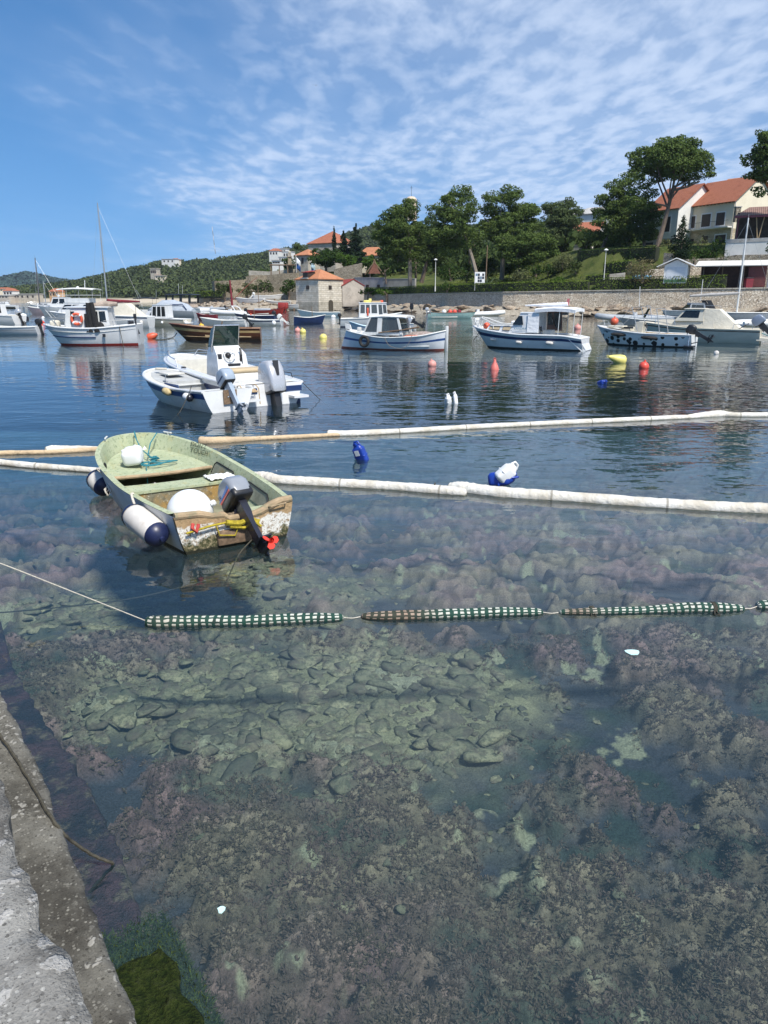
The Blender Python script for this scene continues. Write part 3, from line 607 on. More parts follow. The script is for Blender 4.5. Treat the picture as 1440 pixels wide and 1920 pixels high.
# ---------------------------------------------------------------- boats: hull, deck with well, gunwale, cabins, motors
ROWS = [0, .05, .11, .18, .26, .36, .48, .62, .78, .9, 1.0]
class Hull:
    def __init__(h, L, B, sheer, plan, draft=.3, rake=.12, fl=(3.2, 1.5), transom_rake=.0, n=40):
        h.L, h.B, h.draft, h.rake, h.fl, h.tr = L, B, draft, rake, fl, transom_rake
        h.zs = curve(sheer); h.hbf = curve(plan); h.S = [1-(1-i/(n-1))**1.7 for i in range(n)]
    def hb(h, s): return max(.0, h.hbf(s))*h.B/2
    def zk(h, s): return -h.draft*(1-s**6)
    def g(h, s, kk):
        r = lerp(h.fl[0], h.fl[1], s**2.5); return max(0, kk)**(1/r)
    def pt(h, s, z, side, off=0, zoff=0):
        zs = h.zs(s); zk = h.zk(s); kk = (z-zk)/max(1e-4, zs-zk)
        x = -h.L/2+s*h.L-h.rake*h.L*(1-kk)*s**5-h.tr*(1-kk)*(1-s)**6
        y = max(0, h.hb(s)*h.g(s, kk)+off)
        return Vector((x, side*y, z+zoff))
    def outer(h, bands, mats, parent, name='hull', transom=0):
        """bands: (r0, r1, material index) by height share below the sheer; under water the last material"""
        b = MB(); rings = []; mi = []; nm = len(mats)-1
        for s in h.S:
            zs = h.zs(s); zk = h.zk(s); zz_ = [zs*(1-r) for r in ROWS]+[lerp(0, zk, q) for q in (.35, .7, 1)]
            rings.append([h.pt(s, z, 1) for z in zz_]+[h.pt(s, z, -1) for z in reversed(zz_[:-1])])
        nrow = len(rings[0])
        for i in range(nrow-1):
            j = i if i < nrow//2 else nrow-2-i
            m_ = 0
            if j >= len(ROWS)-1: m_ = nm
            else:
                r = (ROWS[j]+ROWS[j+1])/2
                for r0, r1, q in bands:
                    if r0 <= r <= r1: m_ = q
            mi.append(m_)
        b.loft(rings, mi, closed=False, caps=False)
        k_ = len(ROWS)-1; N_ = len(rings[0])-1
        if transom is not None: b.add(rings[0], [tuple(range(N_, N_-k_-1, -1))+tuple(range(k_, -1, -1)), tuple(range(N_-k_, k_-1, -1))], [transom, nm])
        return b.build(name, mats, parent, ang=50)
    def deck(h, mat, parent, dz=.03, well=None, camber=.03, name='deck', wmat=None, inset=.015):
        """well: (s0, s1, side width, floor z, wall slope, max half width)"""
        b = MB(); st = []
        ss = [s for s in h.S if s < .9995]+[.9995]
        def stn(s, on):
            z = h.zs(s)-dz; hb = max(.002, h.hb(s)-inset); x = h.pt(s, h.zs(s), 1).x
            if s == 0: x += .01
            if well:
                wi = max(.002, min(hb-well[2], well[5])); zf = well[3] if on else z+camber*.6
                sl = well[4] if on else 0; wb = max(.001, wi-sl)
                return [Vector((x, hb, z)), Vector((x, wi, z+camber*.3)), Vector((x, wb, zf)), Vector((x, -wb, zf)), Vector((x, -wi, z+camber*.3)), Vector((x, -hb, z))]
            return [Vector((x, hb, z)), Vector((x, hb*.6, z+camber*.7)), Vector((x, hb*.2, z+camber)), Vector((x, -hb*.2, z+camber)), Vector((x, -hb*.6, z+camber*.7)), Vector((x, -hb, z))]
        if well:
            a, c = well[0], well[1]
            for s in sorted(ss+[a, a, c, c]): pass
            seq = []
            for s in [q for q in ss if q < a]: seq.append(stn(s, False))
            seq.append(stn(a, False)); seq.append(stn(a, True))
            for s in [q for q in ss if a < q < c]: seq.append(stn(s, True))
            seq.append(stn(c, True)); seq.append(stn(c, False))
            for s in [q for q in ss if q > c]: seq.append(stn(s, False))
        else: seq = [stn(s, False) for s in ss]
        b.loft(seq, [0, 1, 1, 1, 0] if well else 0, closed=False, caps=False)
        return b.build(name, [mat, wmat or mat], parent, ang=40)
    def gunwale(h, mat, parent, r=.025, dz=0, s0=0, name='gunwale', out=.0):
        ss = [s for s in h.S if s >= s0]
        pts = [h.pt(s, h.zs(s), 1, out, dz) for s in ss]+[h.pt(s, h.zs(s), -1, out, dz) for s in reversed(ss[:-1])]
        return MB().tube(pts, r, 8).build(name, mat, parent)
    def strake(h, mat, parent, r, rel, s0=0, s1=1, side=(1, -1), name='rubbing_strake'):
        b = MB()
        for sd_ in side:
            ss = [lerp(s0, s1, i/24) for i in range(25)]
            b.tube([h.pt(s, h.zs(s)*(1-rel), sd_, r*.4) for s in ss], r, 6)
        return b.build(name, mat, parent)
PLAN = [(0, .8), (.25, .95), (.45, 1), (.65, .93), (.8, .72), (.92, .38), (1, 0)]
PLANV = [(0, .92), (.35, 1), (.6, .93), (.8, .66), (.92, .34), (1, 0)]
PLANB = [(0, .86), (.3, .98), (.5, 1), (.7, .92), (.85, .72), (.94, .48), (.985, .22), (1, 0)]
PLAND = [(0, 0), (.06, .3), (.18, .66), (.4, .98), (.55, 1), (.75, .82), (.9, .44), (1, 0)]
def boat(name, label, cat, px, py, hdg, shift=0, group=None, z=0):
    p = W(px, py, 0); p.z = z
    return thing(name, label, cat, p, R(hdg), group)
def fquad(A, B, C, D, u0, u1, v0, v1):
    def pt(u, v): return A.lerp(B, u).lerp(D.lerp(C, u), v)
    return [pt(u0, v0), pt(u1, v0), pt(u1, v1), pt(u0, v1)]
def cabin(parent, xa, xf, wa, wf, z0, xat, xft, wat, wft, z1, mat, wins, gl=None, roof=.05, over=.05, frame=None, name='cabin', roofmat=None, zf=None):
    """wheelhouse: base rectangle to smaller top; wins: (face, u0, u1, v0, v1); faces P, S, F, A"""
    z0f = z0 if zf is None else zf
    bA = [Vector((xa, -wa, z0)), Vector((xf, -wf, z0f)), Vector((xf, wf, z0f)), Vector((xa, wa, z0))]
    tA = [Vector((xat, -wat, z1)), Vector((xft, -wft, z1)), Vector((xft, wft, z1)), Vector((xat, wat, z1))]
    b = MB(); b.loft([bA, tA]); cb = b.build(name, mat, parent, smooth=False)
    if roof:
        b = MB(); o = over; b.loft([[Vector((xat-o, -wat-o, z1+.002)), Vector((xft+o, -wft-o, z1+.002)), Vector((xft+o, wft+o, z1+.002)), Vector((xat-o, wat+o, z1+.002))],
               [Vector((xat-o, -wat-o, z1+roof*.6)), Vector((xft+o, -wft-o, z1+roof*.6)), Vector((xft+o, wft+o, z1+roof*.6)), Vector((xat-o, wat+o, z1+roof*.6))],
               [Vector((xat, -wat*.8, z1+roof)), Vector((xft, -wft*.8, z1+roof)), Vector((xft, wft*.8, z1+roof)), Vector((xat, wat*.8, z1+roof))]])
        b.build('roof', roofmat or mat, parent, smooth=False)
    for wdef in wins:
        f, u0, u1, v0, v1 = wdef[:5]
        q = {'S': (bA[0], bA[1], tA[1], tA[0]), 'P': (bA[2], bA[3], tA[3], tA[2]), 'F': (bA[1], bA[2], tA[2], tA[1]), 'A': (bA[3], bA[0], tA[0], tA[3])}[f]
        if f == 'P': u0, u1 = 1-u1, 1-u0
        b = MB(); b.plate(fquad(*q, u0, u1, v0, v1), .012)
        wo_ = b.build('window', gl or GLASSB, cb, smooth=False)
        if frame:
            b = MB(); qq = [Vector(p) for p in fquad(*q, u0, u1, v0, v1)]; n = (qq[1]-qq[0]).cross(qq[3]-qq[0]).normalized()*.012
            b.tube([p+n for p in qq], .018, 5, closed=True); b.build('frame', frame, wo_)
    return cb
def rail(parent, pts, r=.012, posts=(), mat=None, name='rail', n=6):
    b = MB(); b.tube(pts, r, n)
    for a, c in posts: b.tube([a, c], r*.85, n)
    return b.build(name, mat or STEEL, parent)
def canopy(parent, x0, x1, w, z, t=.05, mat=None, sag=.06, name='canopy', legs=(), lmat=None, zt=0):
    b = MB(); rings = []
    for i in range(7):
        u = i/6; x = lerp(x0, x1, u); zc = z+sag*math.sin(PI*u)+zt*u
        top = [Vector((x, w*math.cos(PI*k/8), zc+sag*math.sin(PI*k/8))) for k in range(9)]
        rings.append(top+[Vector((p.x, p.y*.99, p.z-t)) for p in reversed(top)])
    b.loft(rings); o = b.build(name, mat or WCANV, parent)
    if legs:
        for a, c in legs: b = MB(); b.tube([a, c], .016, 6); b.build('canopy_pole', lmat or STEEL, parent)
    return o
def outboard(parent, x, y, z, s=1.0, tilt=0, cowl=None, leg=None, name='outboard_motor', prop=None, band=None, tiller=False, steer=0):
    """origin at the clamp on top of the transom, +x forward; tilt swings the leg out of the water aft"""
    leg = leg or cowl
    b = MB()
    b.loft([[Vector((a*.11-.06, c*.055, zz_)) for a, c in ((-1, -1), (1, -1), (1, 1), (-1, 1))] for zz_ in (.16, -.05)]+[[Vector((a*.075-.075, c*.035, zz_)) for a, c in ((-1, -1), (1, -1), (1, 1), (-1, 1))] for zz_ in (-.2, -.52)]+[[Vector((a*.1-.08, c*.03, -.62)) for a, c in ((-1, -1), (1, -1), (1, 1), (-1, 1))]])
    b.box((-.14, 0, -.545), (.3, .17, .018))                         # anti-ventilation plate
    b.lathe([(.004, -.2), (.035, -.14), (.05, -.03), (.05, .12), (.042, .17)], 12, 0, Matrix.Translation((-.10, 0, -.66)) @ Matrix.Rotation(-PI/2, 4, 'Y'))
    b.prism([(-.02, 0), (-.14, 0), (-.1, -.16), (-.07, -.17)], -.012, .012, 0, Matrix.Translation((0, 0, -.68)) @ Matrix.Rotation(PI/2, 4, 'X'))
    for sgn in (-1, 1): b.tube([(.04, sgn*.07, -.16), (.05, sgn*.07, .05), (.0, sgn*.06, .1)], .018, 6); b.tube([(.04, sgn*.07, -.04), (.11, sgn*.07, -.04)], .01, 6)
    o = b.build(name, leg, parent); o.location = (x, y, z); o.rotation_euler = (0, R(tilt), R(steer)); o.scale = (s, s, s)
    b = MB(); prof = [(-.21, .15), (-.25, .22), (-.24, .40), (-.17, .5), (.03, .53), (.17, .47), (.22, .34), (.2, .19), (.15, .15)]
    def ring(y, k, dz=0): return [Vector((-.06+(p[0])*k, y, .33+(p[1]-.33)*k+dz)) for p in prof]
    b.loft([ring(-.155, .78), ring(-.14, .93), ring(-.09, 1), ring(.09, 1), ring(.14, .93), ring(.155, .78)])
    cw = b.build('cowling', cowl, o, ang=50)
    b = MB(); b.rbox((-.06, 0, .165), (.4, .28, .06), .02); b.build('lower_pan', BLACK, o)
    if band:
        b = MB()
        for sgn in (-1, 1): b.plate([Vector((p[0], sgn*.158, p[1])) for p in (((-.23, .27), (.12, .27), (.12, .3), (-.23, .3)) if sgn < 0 else ((.12, .27), (-.23, .27), (-.23, .3), (.12, .3)))], .004)
        b.build('stripe', band, o)
    b = MB(); T = Matrix.Translation((-.31, 0, -.66)) @ Matrix.Rotation(PI/2, 4, 'Y')
    b.lathe([(.03, -.05), (.035, 0), (.03, .05), (.005, .08)], 10, 0, T)
    for k in range(3):
        T2 = T @ Matrix.Rotation(2*PI*k/3+.4, 4, 'Z') @ Matrix.Rotation(.5, 4, 'X')
        b.prism([(.025, -.03), (.07, -.055), (.12, -.03), (.125, .02), (.08, .05), (.025, .03)], -.004, .004, 0, T2)
    b.build('propeller', prop or BLACK, o)
    if tiller: b = MB(); b.tube([(.1, 0, .16), (.3, 0, .2), (.46, 0, .22)], [.022, .02, .024], 8); b.build('tiller_handle', BLACK, o)
    return o
def fender_thing(label, p, d, L=.5, r=.11, mat=None, endm=None, group=None, ball=False):
    """hanging fender: d is the direction of its long axis; Empty at its middle"""
    t_ = thing('fender', label, 'fender', p, 0, group); d = Vector(d).normalized()
    T = d.to_track_quat('Z', 'Y').to_matrix().to_4x4(); h = L/2
    b = MB(); b.lathe([(r*.55, -h+r*.35), (r*.9, -h+r*.75), (r, -h+r*1.3), (r*1.02, 0), (r, h-r*1.3), (r*.9, h-r*.75), (r*.55, h-r*.35)], 20, 0, T); b.build('body', mat or FEND, t_)
    for sg in (-1, 1):
        b = MB(); b.lathe([(.001, h+r*.02), (r*.18, h), (r*.22, h-r*.18), (r*.56, h-r*.28), (r*.93, h-r*.7), (r*1.0, h-r*1.0)], 20, 0, T @ Matrix.Rotation(0 if sg > 0 else PI, 4, 'X')); b.build('end_cap', endm or FNAVY, t_)
    return t_
# ---------------------------------------------------------------- the green dinghy
m, t = newmat('green_worn_paint'); c = t.coord(); sep = t.n('ShaderNodeSeparateXYZ'); t.l(c, sep.inputs[0])
n1 = t.noise(c, 3, 6, .65); n2 = t.noise(c, 22, 5, .7); n3 = t.noise(c, 75, 3, .6)
col = t.mix(t.ramp(n1, .3, .7), (.32, .37, .235), (.41, .445, .30))
col = t.mix(t.math('MULTIPLY', t.ramp(t.noise(c, 5, 6, .7), .5, .66), .8), col, (.37, .36, .19))
col = t.mix(t.math('MULTIPLY', t.ramp(n2, .52, .66), .8), col, (.15, .19, .12))
col = t.mix(t.math('MULTIPLY', t.ramp(n3, .62, .7), .7), col, (.55, .57, .47))
t.out(t.bsdf(col, .75, t.bump(t.math('ADD', n2, n3), .004), spec=.25)); DGREEN = m
DGREY = pm('grimy_grey_green', (.26, .27, .20), .85, .25, 6, .004, 50, stain=((.27, .19, .085), 3, .5, .7))
DFLOOR = pm('grimy_floor', (.22, .21, .13), .85, .3, 5, .005, 50, stain=((.12, .11, .07), 4, .5, .65))
m, t = newmat('stained_bulkhead'); c = t.coord()
n1 = t.noise(c, 2.5, 4, .6); n2 = t.noise(c, 32, 5, .75)
col = t.mix(t.ramp(n1, .42, .6), (.19, .18, .13), (.33, .21, .075)); col = t.mix(t.ramp(n2, .57, .66), col, (.52, .50, .42)); col = t.mix(t.math('MULTIPLY', t.ramp(t.noise(c, 14, 4), .55, .7), .7), col, (.09, .085, .06))
t.out(t.bsdf(col, .85, t.bump(n2, .006), spec=.2)); DBULK = m
BRIM = pm('bare_brown_laminate', (.34, .25, .15), .8, .25, 6, .006, 40, stain=((.2, .2, .12), 9, .5, .7))
DHULL = pm('white_dinghy_topsides', (.66, .67, .66), .5, .1, 3, .003, 40, stain=((.30, .26, .2), 5, .6, .78))
m, t = newmat('peeling_transom'); c = t.coord(); sep = t.n('ShaderNodeSeparateXYZ'); t.l(c, sep.inputs[0])
n1 = t.noise(c, 5, 5, .65); n2 = t.noise(c, 26, 5, .72); wz = t.math('ADD', sep.outputs[2], t.math('MULTIPLY', t.math('SUBTRACT', n1, .5), .32))
tan = t.mix(t.ramp(n2, .35, .7), (.42, .29, .16), (.30, .21, .115)); tan = t.mix(t.ramp(t.noise(c, 9, 4), .55, .72), tan, (.18, .115, .06))
wht = t.mix(t.ramp(n2, .5, .62), (.68, .67, .62), (.30, .22, .14)); wht = t.mix(t.ramp(t.noise(c, 60, 3), .6, .68), wht, (.06, .05, .035))
low = t.mix(t.ramp(n2, .42, .66), (.045, .05, .022), (.30, .25, .15))
col = t.mix(t.ramp(wz, .245, .27), wht, tan); col = t.mix(t.ramp(wz, .11, .07), col, low)
col = t.mix(t.ramp(t.math('ADD', sep.outputs[2], t.math('MULTIPLY', n2, .04)), .055, .03), col, (.02, .022, .014))
t.out(t.bsdf(col, .8, t.bump(t.math('ADD', n2, n1), .012), spec=.2)); DTRANS = m
HD = 123.8
TC = W(335, 1043).lerp(W(543, 1000), .5); fw = Vector((math.cos(R(HD)), math.sin(R(HD)), 0))
DL = 3.72
dg = thing('dinghy', 'weathered pale green open dinghy with peeling brown transom and tilted outboard, moored nearest the quay', 'dinghy', TC+fw*(DL/2-.02), R(HD))
dg.rotation_euler = (R(.6), R(.4), R(HD))
H = Hull(DL, 1.62, [(0, .385), (.3, .41), (.5, .45), (.8, .555), (1, .65)], [(0, .80), (.2, .93), (.42, 1), (.6, .985), (.75, .90), (.87, .72), (.94, .53), (.98, .32), (.995, .15), (1, 0)], .2, .07, (7.0, 2.6), .03, 60)
b = MB(); H.outer([], [DHULL, BLKF], dg, transom=None)
# inner shell with sloping sides
b = MB(); seq = []; ss = [s for s in H.S if .012 < s < .985]
def istn(s, zf):
    zs = H.zs(s); p = H.pt(s, zs, 1); hb = max(.01, H.hb(s)-.055); f = lambda k: max(.008, (H.hb(s)-.07)*H.g(s, (lerp(zf, zs, k)-H.zk(s))/(zs-H.zk(s)))-.02*(1-k))
    row = [(H.hb(s)+.012, zs+.012), (hb, zs+.014), (hb-.012, zs-.02)]+[(f(k), lerp(zf, zs, k)) for k in (.82, .6, .35, .12)]+[(f(.12)*.9, zf)]
    return [Vector((p.x-(H.rake*DL*s**5)*max(0, (zs-z_))*.9, y_, z_)) for y_, z_ in row]+[Vector((p.x-(H.rake*DL*s**5)*max(0, (zs-z_))*.9, -y_, z_)) for y_, z_ in reversed(row)]
for s in ss: seq.append(istn(s, .07))
mi = [0, 0, 0, 0, 1, 1, 1, 2, 1, 1, 1, 0, 0, 0, 0]
b.loft(seq, mi, closed=False, caps=False)
b.add(seq[-1], [tuple(range(len(seq[-1])))], 0); b.build('inner_shell', [DGREEN, DGREEN, DFLOOR], dg, ang=50)
# bow cap closes the rim round the stem
b = MB(); tip = [H.pt(s, H.zs(s), sg, .012, .012) for sg, q in ((1, 1), (-1, -1)) for s in ([.985, .992, .997, 1] if sg > 0 else [.997, .992, .985])]
b.add(tip+[Vector((p.x, p.y, p.z-.05)) for p in tip], [tuple(range(7))]+[(i, i+7, i+8, i+1) for i in range(6)]); b.build('stem_cap', DGREEN, dg)
def shelf(name, s0, s1, z0, z1, mat, edgem, t_=.035, inset=.07):
    ss_ = [lerp(s0, s1, i/14) for i in range(15)]; up = []
    for s in ss_:
        z = lerp(z0, z1, (s-s0)/(s1-s0)); p = H.pt(s, z, 1); up.append(Vector((p.x, max(.02, H.hb(s)*H.g(s, (z-H.zk(s))/(H.zs(s)-H.zk(s)))-inset), z)))
    b = MB(); rings = [[Vector((p.x, p.y, p.z)), Vector((p.x, p.y*.4, p.z-.012)), Vector((p.x, -p.y*.4, p.z-.012)), Vector((p.x, -p.y, p.z)), Vector((p.x, -p.y, p.z-t_)), Vector((p.x, p.y, p.z-t_))] for p in up]
    b.loft(rings); o = b.build(name, mat, dg)
    if edgem:
        p = up[0]; b = MB(); b.tube([(p.x-.006, p.y, p.z-.012), (p.x-.006, p.y*.3, p.z-.026), (p.x-.006, -p.y*.3, p.z-.026), (p.x-.006, -p.y, p.z-.012)], .024, 8); b.build('edge', edgem, o)
    return o
shelf('bow_shelf', .655, .975, .33, .44, DGREEN, BRIM)
tw = shelf('thwart', .415, .505, .325, .33, DGREEN, None, .04)
xt = H.pt(.42, .3, 1).x; yb = H.hb(.42)*.93
b = MB(); b.box((xt+.012, 0, .185), (.03, yb*1.86, .24)); b.build('bulkhead', DBULK, dg)
b = MB(); xt2 = H.pt(.50, .3, 1).x; b.box((xt2-.01, 0, .17), (.03, yb*1.86, .24)); b.build('bulkhead', DGREY, dg)
# side lockers: thin plates on the inner wall, recess shade put into their grey
def locker(s0, s1, sg):
    rows = []; n = 14
    for i in range(n+1):
        u = i/n; s = lerp(s0, s1, u); zs = H.zs(s); hh_ = (min(1, (4*u*(1-u))*2.2))**.5
        top = lerp(zs-.24, zs-.075, hh_); bot = zs-.25
        rr_ = []
        for k in range(4):
            z = lerp(top, bot, k/3); kk = (z-.07)/(zs-.07)
            y = max(.01, (H.hb(s)-.07)*H.g(s, (z-H.zk(s))/(zs-H.zk(s)))-.02*(1-kk))-.012
            p = H.pt(s, zs, 1); rr_.append(Vector((p.x-(H.rake*DL*s**5)*max(0, zs-z)*.9, sg*y, z)))
        rows.append(rr_)
    b = MB(); b.loft(rows, 0, closed=False, caps=False); o = b.build('side_locker', DGREY, dg)
    b = MB(); b.tube([r_[0] for r_ in rows], .009, 6); b.build('lip', BLKF if sg < 0 else DGREY, o)
for a_, c_ in ((.13, .37), (.45, .64)): locker(a_, c_, -1); locker(a_, c_, 1)
b = MB(); s = .675; p = H.pt(s, .47, 1); b.sphere((p.x, p.y-.075, .47), .055, 14, 8, 0, (1.25, .25, .8)); b.build('hawse_hole', BLACK, dg)
# transom with notch for the motor
x0 = -DL/2-.012; zs0 = H.zs(0); hb0 = H.hb(0)
prof = [(-hb0, zs0+.01), (-hb0*.8, zs0+.005), (-hb0*.62, zs0-.03), (-hb0*.42, zs0-.085), (-hb0*.25, zs0-.105), (hb0*.12, zs0-.105), (hb0*.2, zs0-.06), (hb0*.4, zs0-.05), (hb0*.6, zs0-.01), (hb0, zs0)]
und = []
for i in range(12):
    z = lerp(zs0*.96, -.16, i/11); und.append((H.pt(0, z, 1).y+.008, z))
for i in range(12):
    z = lerp(-.16, zs0*.96, i/11); und.append((-H.pt(0, z, 1).y-.008, z))
poly = prof+und
b = MB(); n = len(poly)
va = [Vector((x0-.03*(zs0-z), y, z)) for y, z in poly]; vb_ = [Vector((x0+.06, y, z)) for y, z in poly]
b.add(va+vb_, [tuple(range(n)), tuple(range(2*n-1, n-1, -1))]+[(i, n+i, n+(i+1) % n, (i+1) % n) for i in range(n)]); b.build('transom', DTRANS, dg, smooth=False)
b = MB(); capp = [Vector((x0+.025, y, z+.004)) for y, z in prof]; b.tube(capp, [.04, .042, .045, .042, .036, .036, .036, .036, .04, .04], 10); b.build('transom_cap', BRIM, dg)
b = MB(); b.box((x0+.16, -hb0*.55, zs0-.1), (.24, hb0*.72, .03)); b.box((x0+.14, hb0*.52, zs0-.12), (.2, hb0*.7, .03)); b.build('stern_seat', DGREEN, dg)
b = MB(); b.rbox((x0-.02, -.02, .1), (.05, .5, .16), .02); b.build('backing_block', WOODD, dg)
b = MB(); b.tube([(x0-.02, -.36, .36), (x0-.05, -.37, .365), (x0-.05, -.55, .38), (x0-.02, -.56, .375)], .009, 6); b.build('grab_handle', BRIM, dg)
for s, sg in ((.93, 1), (.93, -1)):
    p = H.pt(s, H.zs(s), sg, -.02, .05); b = MB(); b.tube([p+Vector((-.07, .02*sg, .005)), p, p+Vector((.07, -.04*sg, .005))], .011, 6); b.tube([p, p-Vector((0, 0, .045))], .012, 6); b.build('cleat', WHITE2, dg)
ob_ = outboard(dg, x0+.01, -.07, .31, .76, 47, GREYM, NAVYM, band=REDB, prop=pm('red_propeller_paint', (.75, .05, .03), .4, .08, 6), steer=8)
b = MB()
for sg in (-1, 1): b.plate([Vector((q[0], sg*.16, q[1])) for q in (((-.235, .31), (.14, .31), (.12, .325), (-.24, .36)) if sg < 0 else ((.14, .31), (-.235, .31), (-.24, .36), (.12, .325)))], .003)
b.build('stripe', pm('blue_decal', (.03, .16, .5), .4, .05, 5), ob_)
b = MB(); b.rbox((-.07, 0, .215), (.47, .325, .15), .05, 3); b.build('black_lower_cowl', BLACK, ob_)
text('15', .075, NAVY, ob_, (.085, .1585, .355), (PI/2, 0, PI), .002)
# marker words on the starboard side of the bow
p = H.pt(.80, .5, -1); 
def ontray(s, lat, z):
    q = H.pt(s, z, -1); return q
for k, (wd, s_, z_) in enumerate((("DON'T", .755, .555), ('TOUCH', .745, .475))):
    zs = H.zs(s_); pA = Vector((0, 0, 0))
    def inner(s, z):
        zs_ = H.zs(s); kk = (z-.07)/(zs_-.07); y = max(.01, (H.hb(s)-.07)*H.g(s, (z-H.zk(s))/(zs_-H.zk(s)))-.02*(1-kk))
        pp = H.pt(s, zs_, 1); return Vector((pp.x-(H.rake*DL*s**5)*max(0, zs_-z)*.9, -y, z))
    cu = bpy.data.curves.new('t', 'FONT'); cu.body = wd; cu.size = .115; cu.extrude = .002; cu.align_x = 'CENTER'; cu.align_y = 'CENTER'; cu.shear = .1
    to = bpy.data.objects.new('t', cu); COL.objects.link(to); me = bpy.data.meshes.new_from_object(to); bpy.data.objects.remove(to)
    for v in me.vertices:
        s2 = s_-v.co.x*1.0/DL*1.05; q = inner(s2, z_+v.co.y*.8); q2 = inner(s2, z_+v.co.y*.8+.01)
        v.co = Vector((q.x, q.y+.012, q.z))
    me.materials.clear(); me.materials.append(INK); me.name = 'lettering'; o = bpy.data.objects.new('lettering', me); COL.objects.link(o); o.parent = dg
DM = Matrix.Translation(dg.location) @ dg.rotation_euler.to_matrix().to_4x4()
def dl(x, y, z): return DM @ Vector((x, y, z))
# loose things in and on the dinghy
b = MB(); b.sphere((0, 0, 0), .245, 28, 18); b.lathe([(.03, .25), (.035, .285), (.02, .30), (.001, .30)], 10, 0, Matrix.Rotation(1.2, 4, 'Y')); bl = b.build('ball_fender', FENDW); bl.location = dl(-1.40, .33, .29); tag(bl, 'large white ball fender lying in the stern of the green dinghy', 'fender')
def jug(name, label, mat, loc, rot, sz=(.17, .13, .27), capm=None, cat='jug'):
    o = thing(name, label, cat, loc); o.rotation_euler = rot
    b = MB(); x, y, z = sz; ch = .3
    def ring(k, zz_):
        a, c_ = x/2*k, y/2*k; e = min(a, c_)*.55
        return [Vector(q) for q in ((a-e, -c_, zz_), (a, -c_+e, zz_), (a, c_-e, zz_), (a-e, c_, zz_), (-a+e, c_, zz_), (-a, c_-e, zz_), (-a, -c_+e, zz_), (-a+e, -c_, zz_))]
    b.rbox((0, 0, -z*.1), (x, y, z*.8), min(x, y)*.3, 4); b.rbox((0, 0, -z*.12), (x*1.02, y*1.02, z*.1), min(x, y)*.3, 2); b.loft([ring(.85, z*.26), ring(.6, z*.38), ring(.3, z*.45)])
    b.tube([(-x*.3, 0, z*.36), (-x*.2, 0, z*.56), (x*.12, 0, z*.56), (x*.3, 0, z*.4)], .016, 8); b.build('body', mat, o, ang=62)
    b = MB(); b.lathe([(.026, z*.42), (.026, z*.52), (.02, z*.53), (.001, z*.53)], 12, 0, Matrix.Translation((-x*.02, y*.22, 0))); b.build('cap', capm or mat, o)
    return o
jug('plastic_jug', 'white plastic jug lying on the bow shelf of the green dinghy', JUGW, dl(1.0, .24, .51), Euler((R(80), R(8), R(HD+62))), (.25, .21, .36))
b = MB(); pts = []
for i in range(60):
    a = i/59*2*PI*2.3; rr_ = .16+.05*math.sin(a*1.7+1); pts.append(dl(.84+rr_*math.cos(a)*.55+.03*math.sin(a*.6), .02+rr_*math.sin(a)*1.15-.12*(i/59), .395+.012*math.sin(a*2)+.006*i/60))
b.tube(pts, .0085, 6)
b.tube([dl(.8, .14, .39), dl(.72, .16, .36), dl(.70, .165, .2), dl(.69, .17, .09)], .006, 6)
pts = [dl(.95+.05*math.cos(i*.9)+.02*i/30, -.02+.06*math.sin(i*1.3), .44+.02*math.sin(i*.7)) for i in range(30)]; b.tube(pts, .007, 6)
b.tube([dl(1.05, 0, .45), dl(1.3, .05, .52), dl(1.6, .03, .64), dl(1.74, .0, .70), dl(1.82, -.05, .55), dl(1.9, -.08, .1)], .0085, 6); b.tube([dl(1.1, .02, .46), dl(1.35, -.1, .58), dl(1.62, -.28, .67)], .0085, 6)
tag(b.build('teal_rope', ROPET), 'teal rope lying in loose loops on the bow shelf of the green dinghy', 'rope')
b = MB(); pts = []
for i in range(90):
    a = i/89*2*PI*5; rr_ = .13+.02*math.sin(i*.35); pts.append(dl(-1.22+rr_*math.cos(a)*.9, -.22+rr_*math.sin(a)*1.2, .10+.0007*i+.006*math.sin(a*3)))
b.tube(pts, .011, 6); b.tube([dl(-1.2, -.07, .14), dl(-1.1, .2, .11), dl(-1.05, .45, .12)], .011, 6); b.tube([dl(-1.2, -.07, .16), dl(-1.0, .1, .11), dl(-.9, .5, .12)], .011, 6)
tag(b.build('rope_coil', ROPEB), 'coiled brown rope on the floor of the green dinghy beside the outboard', 'rope')
b = MB(); n = 16; vs = []
for i in range(n):
    for j in range(n):
        u, v = i/(n-1)-.5, j/(n-1)-.5; rr_ = math.hypot(u, v)
        vs.append(dl(-.16+u*.26, -.5+v*.34, .34+.014*math.sin(u*17+v*9)*math.cos(v*21)+.05*max(0, .4-rr_)))
b.add(vs, [tuple(q) for q in gridfaces(n, n)]); cl_ = b.build('cloth_rag', pm('white_cloth', (.76, .76, .75), .9, .05, 8, .01, 40)); tag(cl_, 'crumpled white cloth on the middle seat of the green dinghy', 'cloth')
md = cl_.modifiers.new('s', 'SOLIDIFY'); md.thickness = .012
b = MB(); b.rbox((0, 0, 0), (.16, .2, .13), .03); b.prism([(-.05, -.06), (.05, -.06), (.04, .06), (-.04, .06)], .06, .1); o = b.build('plastic_tub', FEND); o.location = dl(.3, .18, .14); o.rotation_euler = (.2, .5, 1); tag(o, 'pale plastic tub under the bow shelf of the green dinghy', 'tub')
b = MB()
b.tube([dl(-1.92, .56, .22), dl(-1.925, .3, .26), dl(-1.925, .1, .27), dl(-1.93, -.05, .26), dl(-1.96, -.14, .25)], .012, 6)
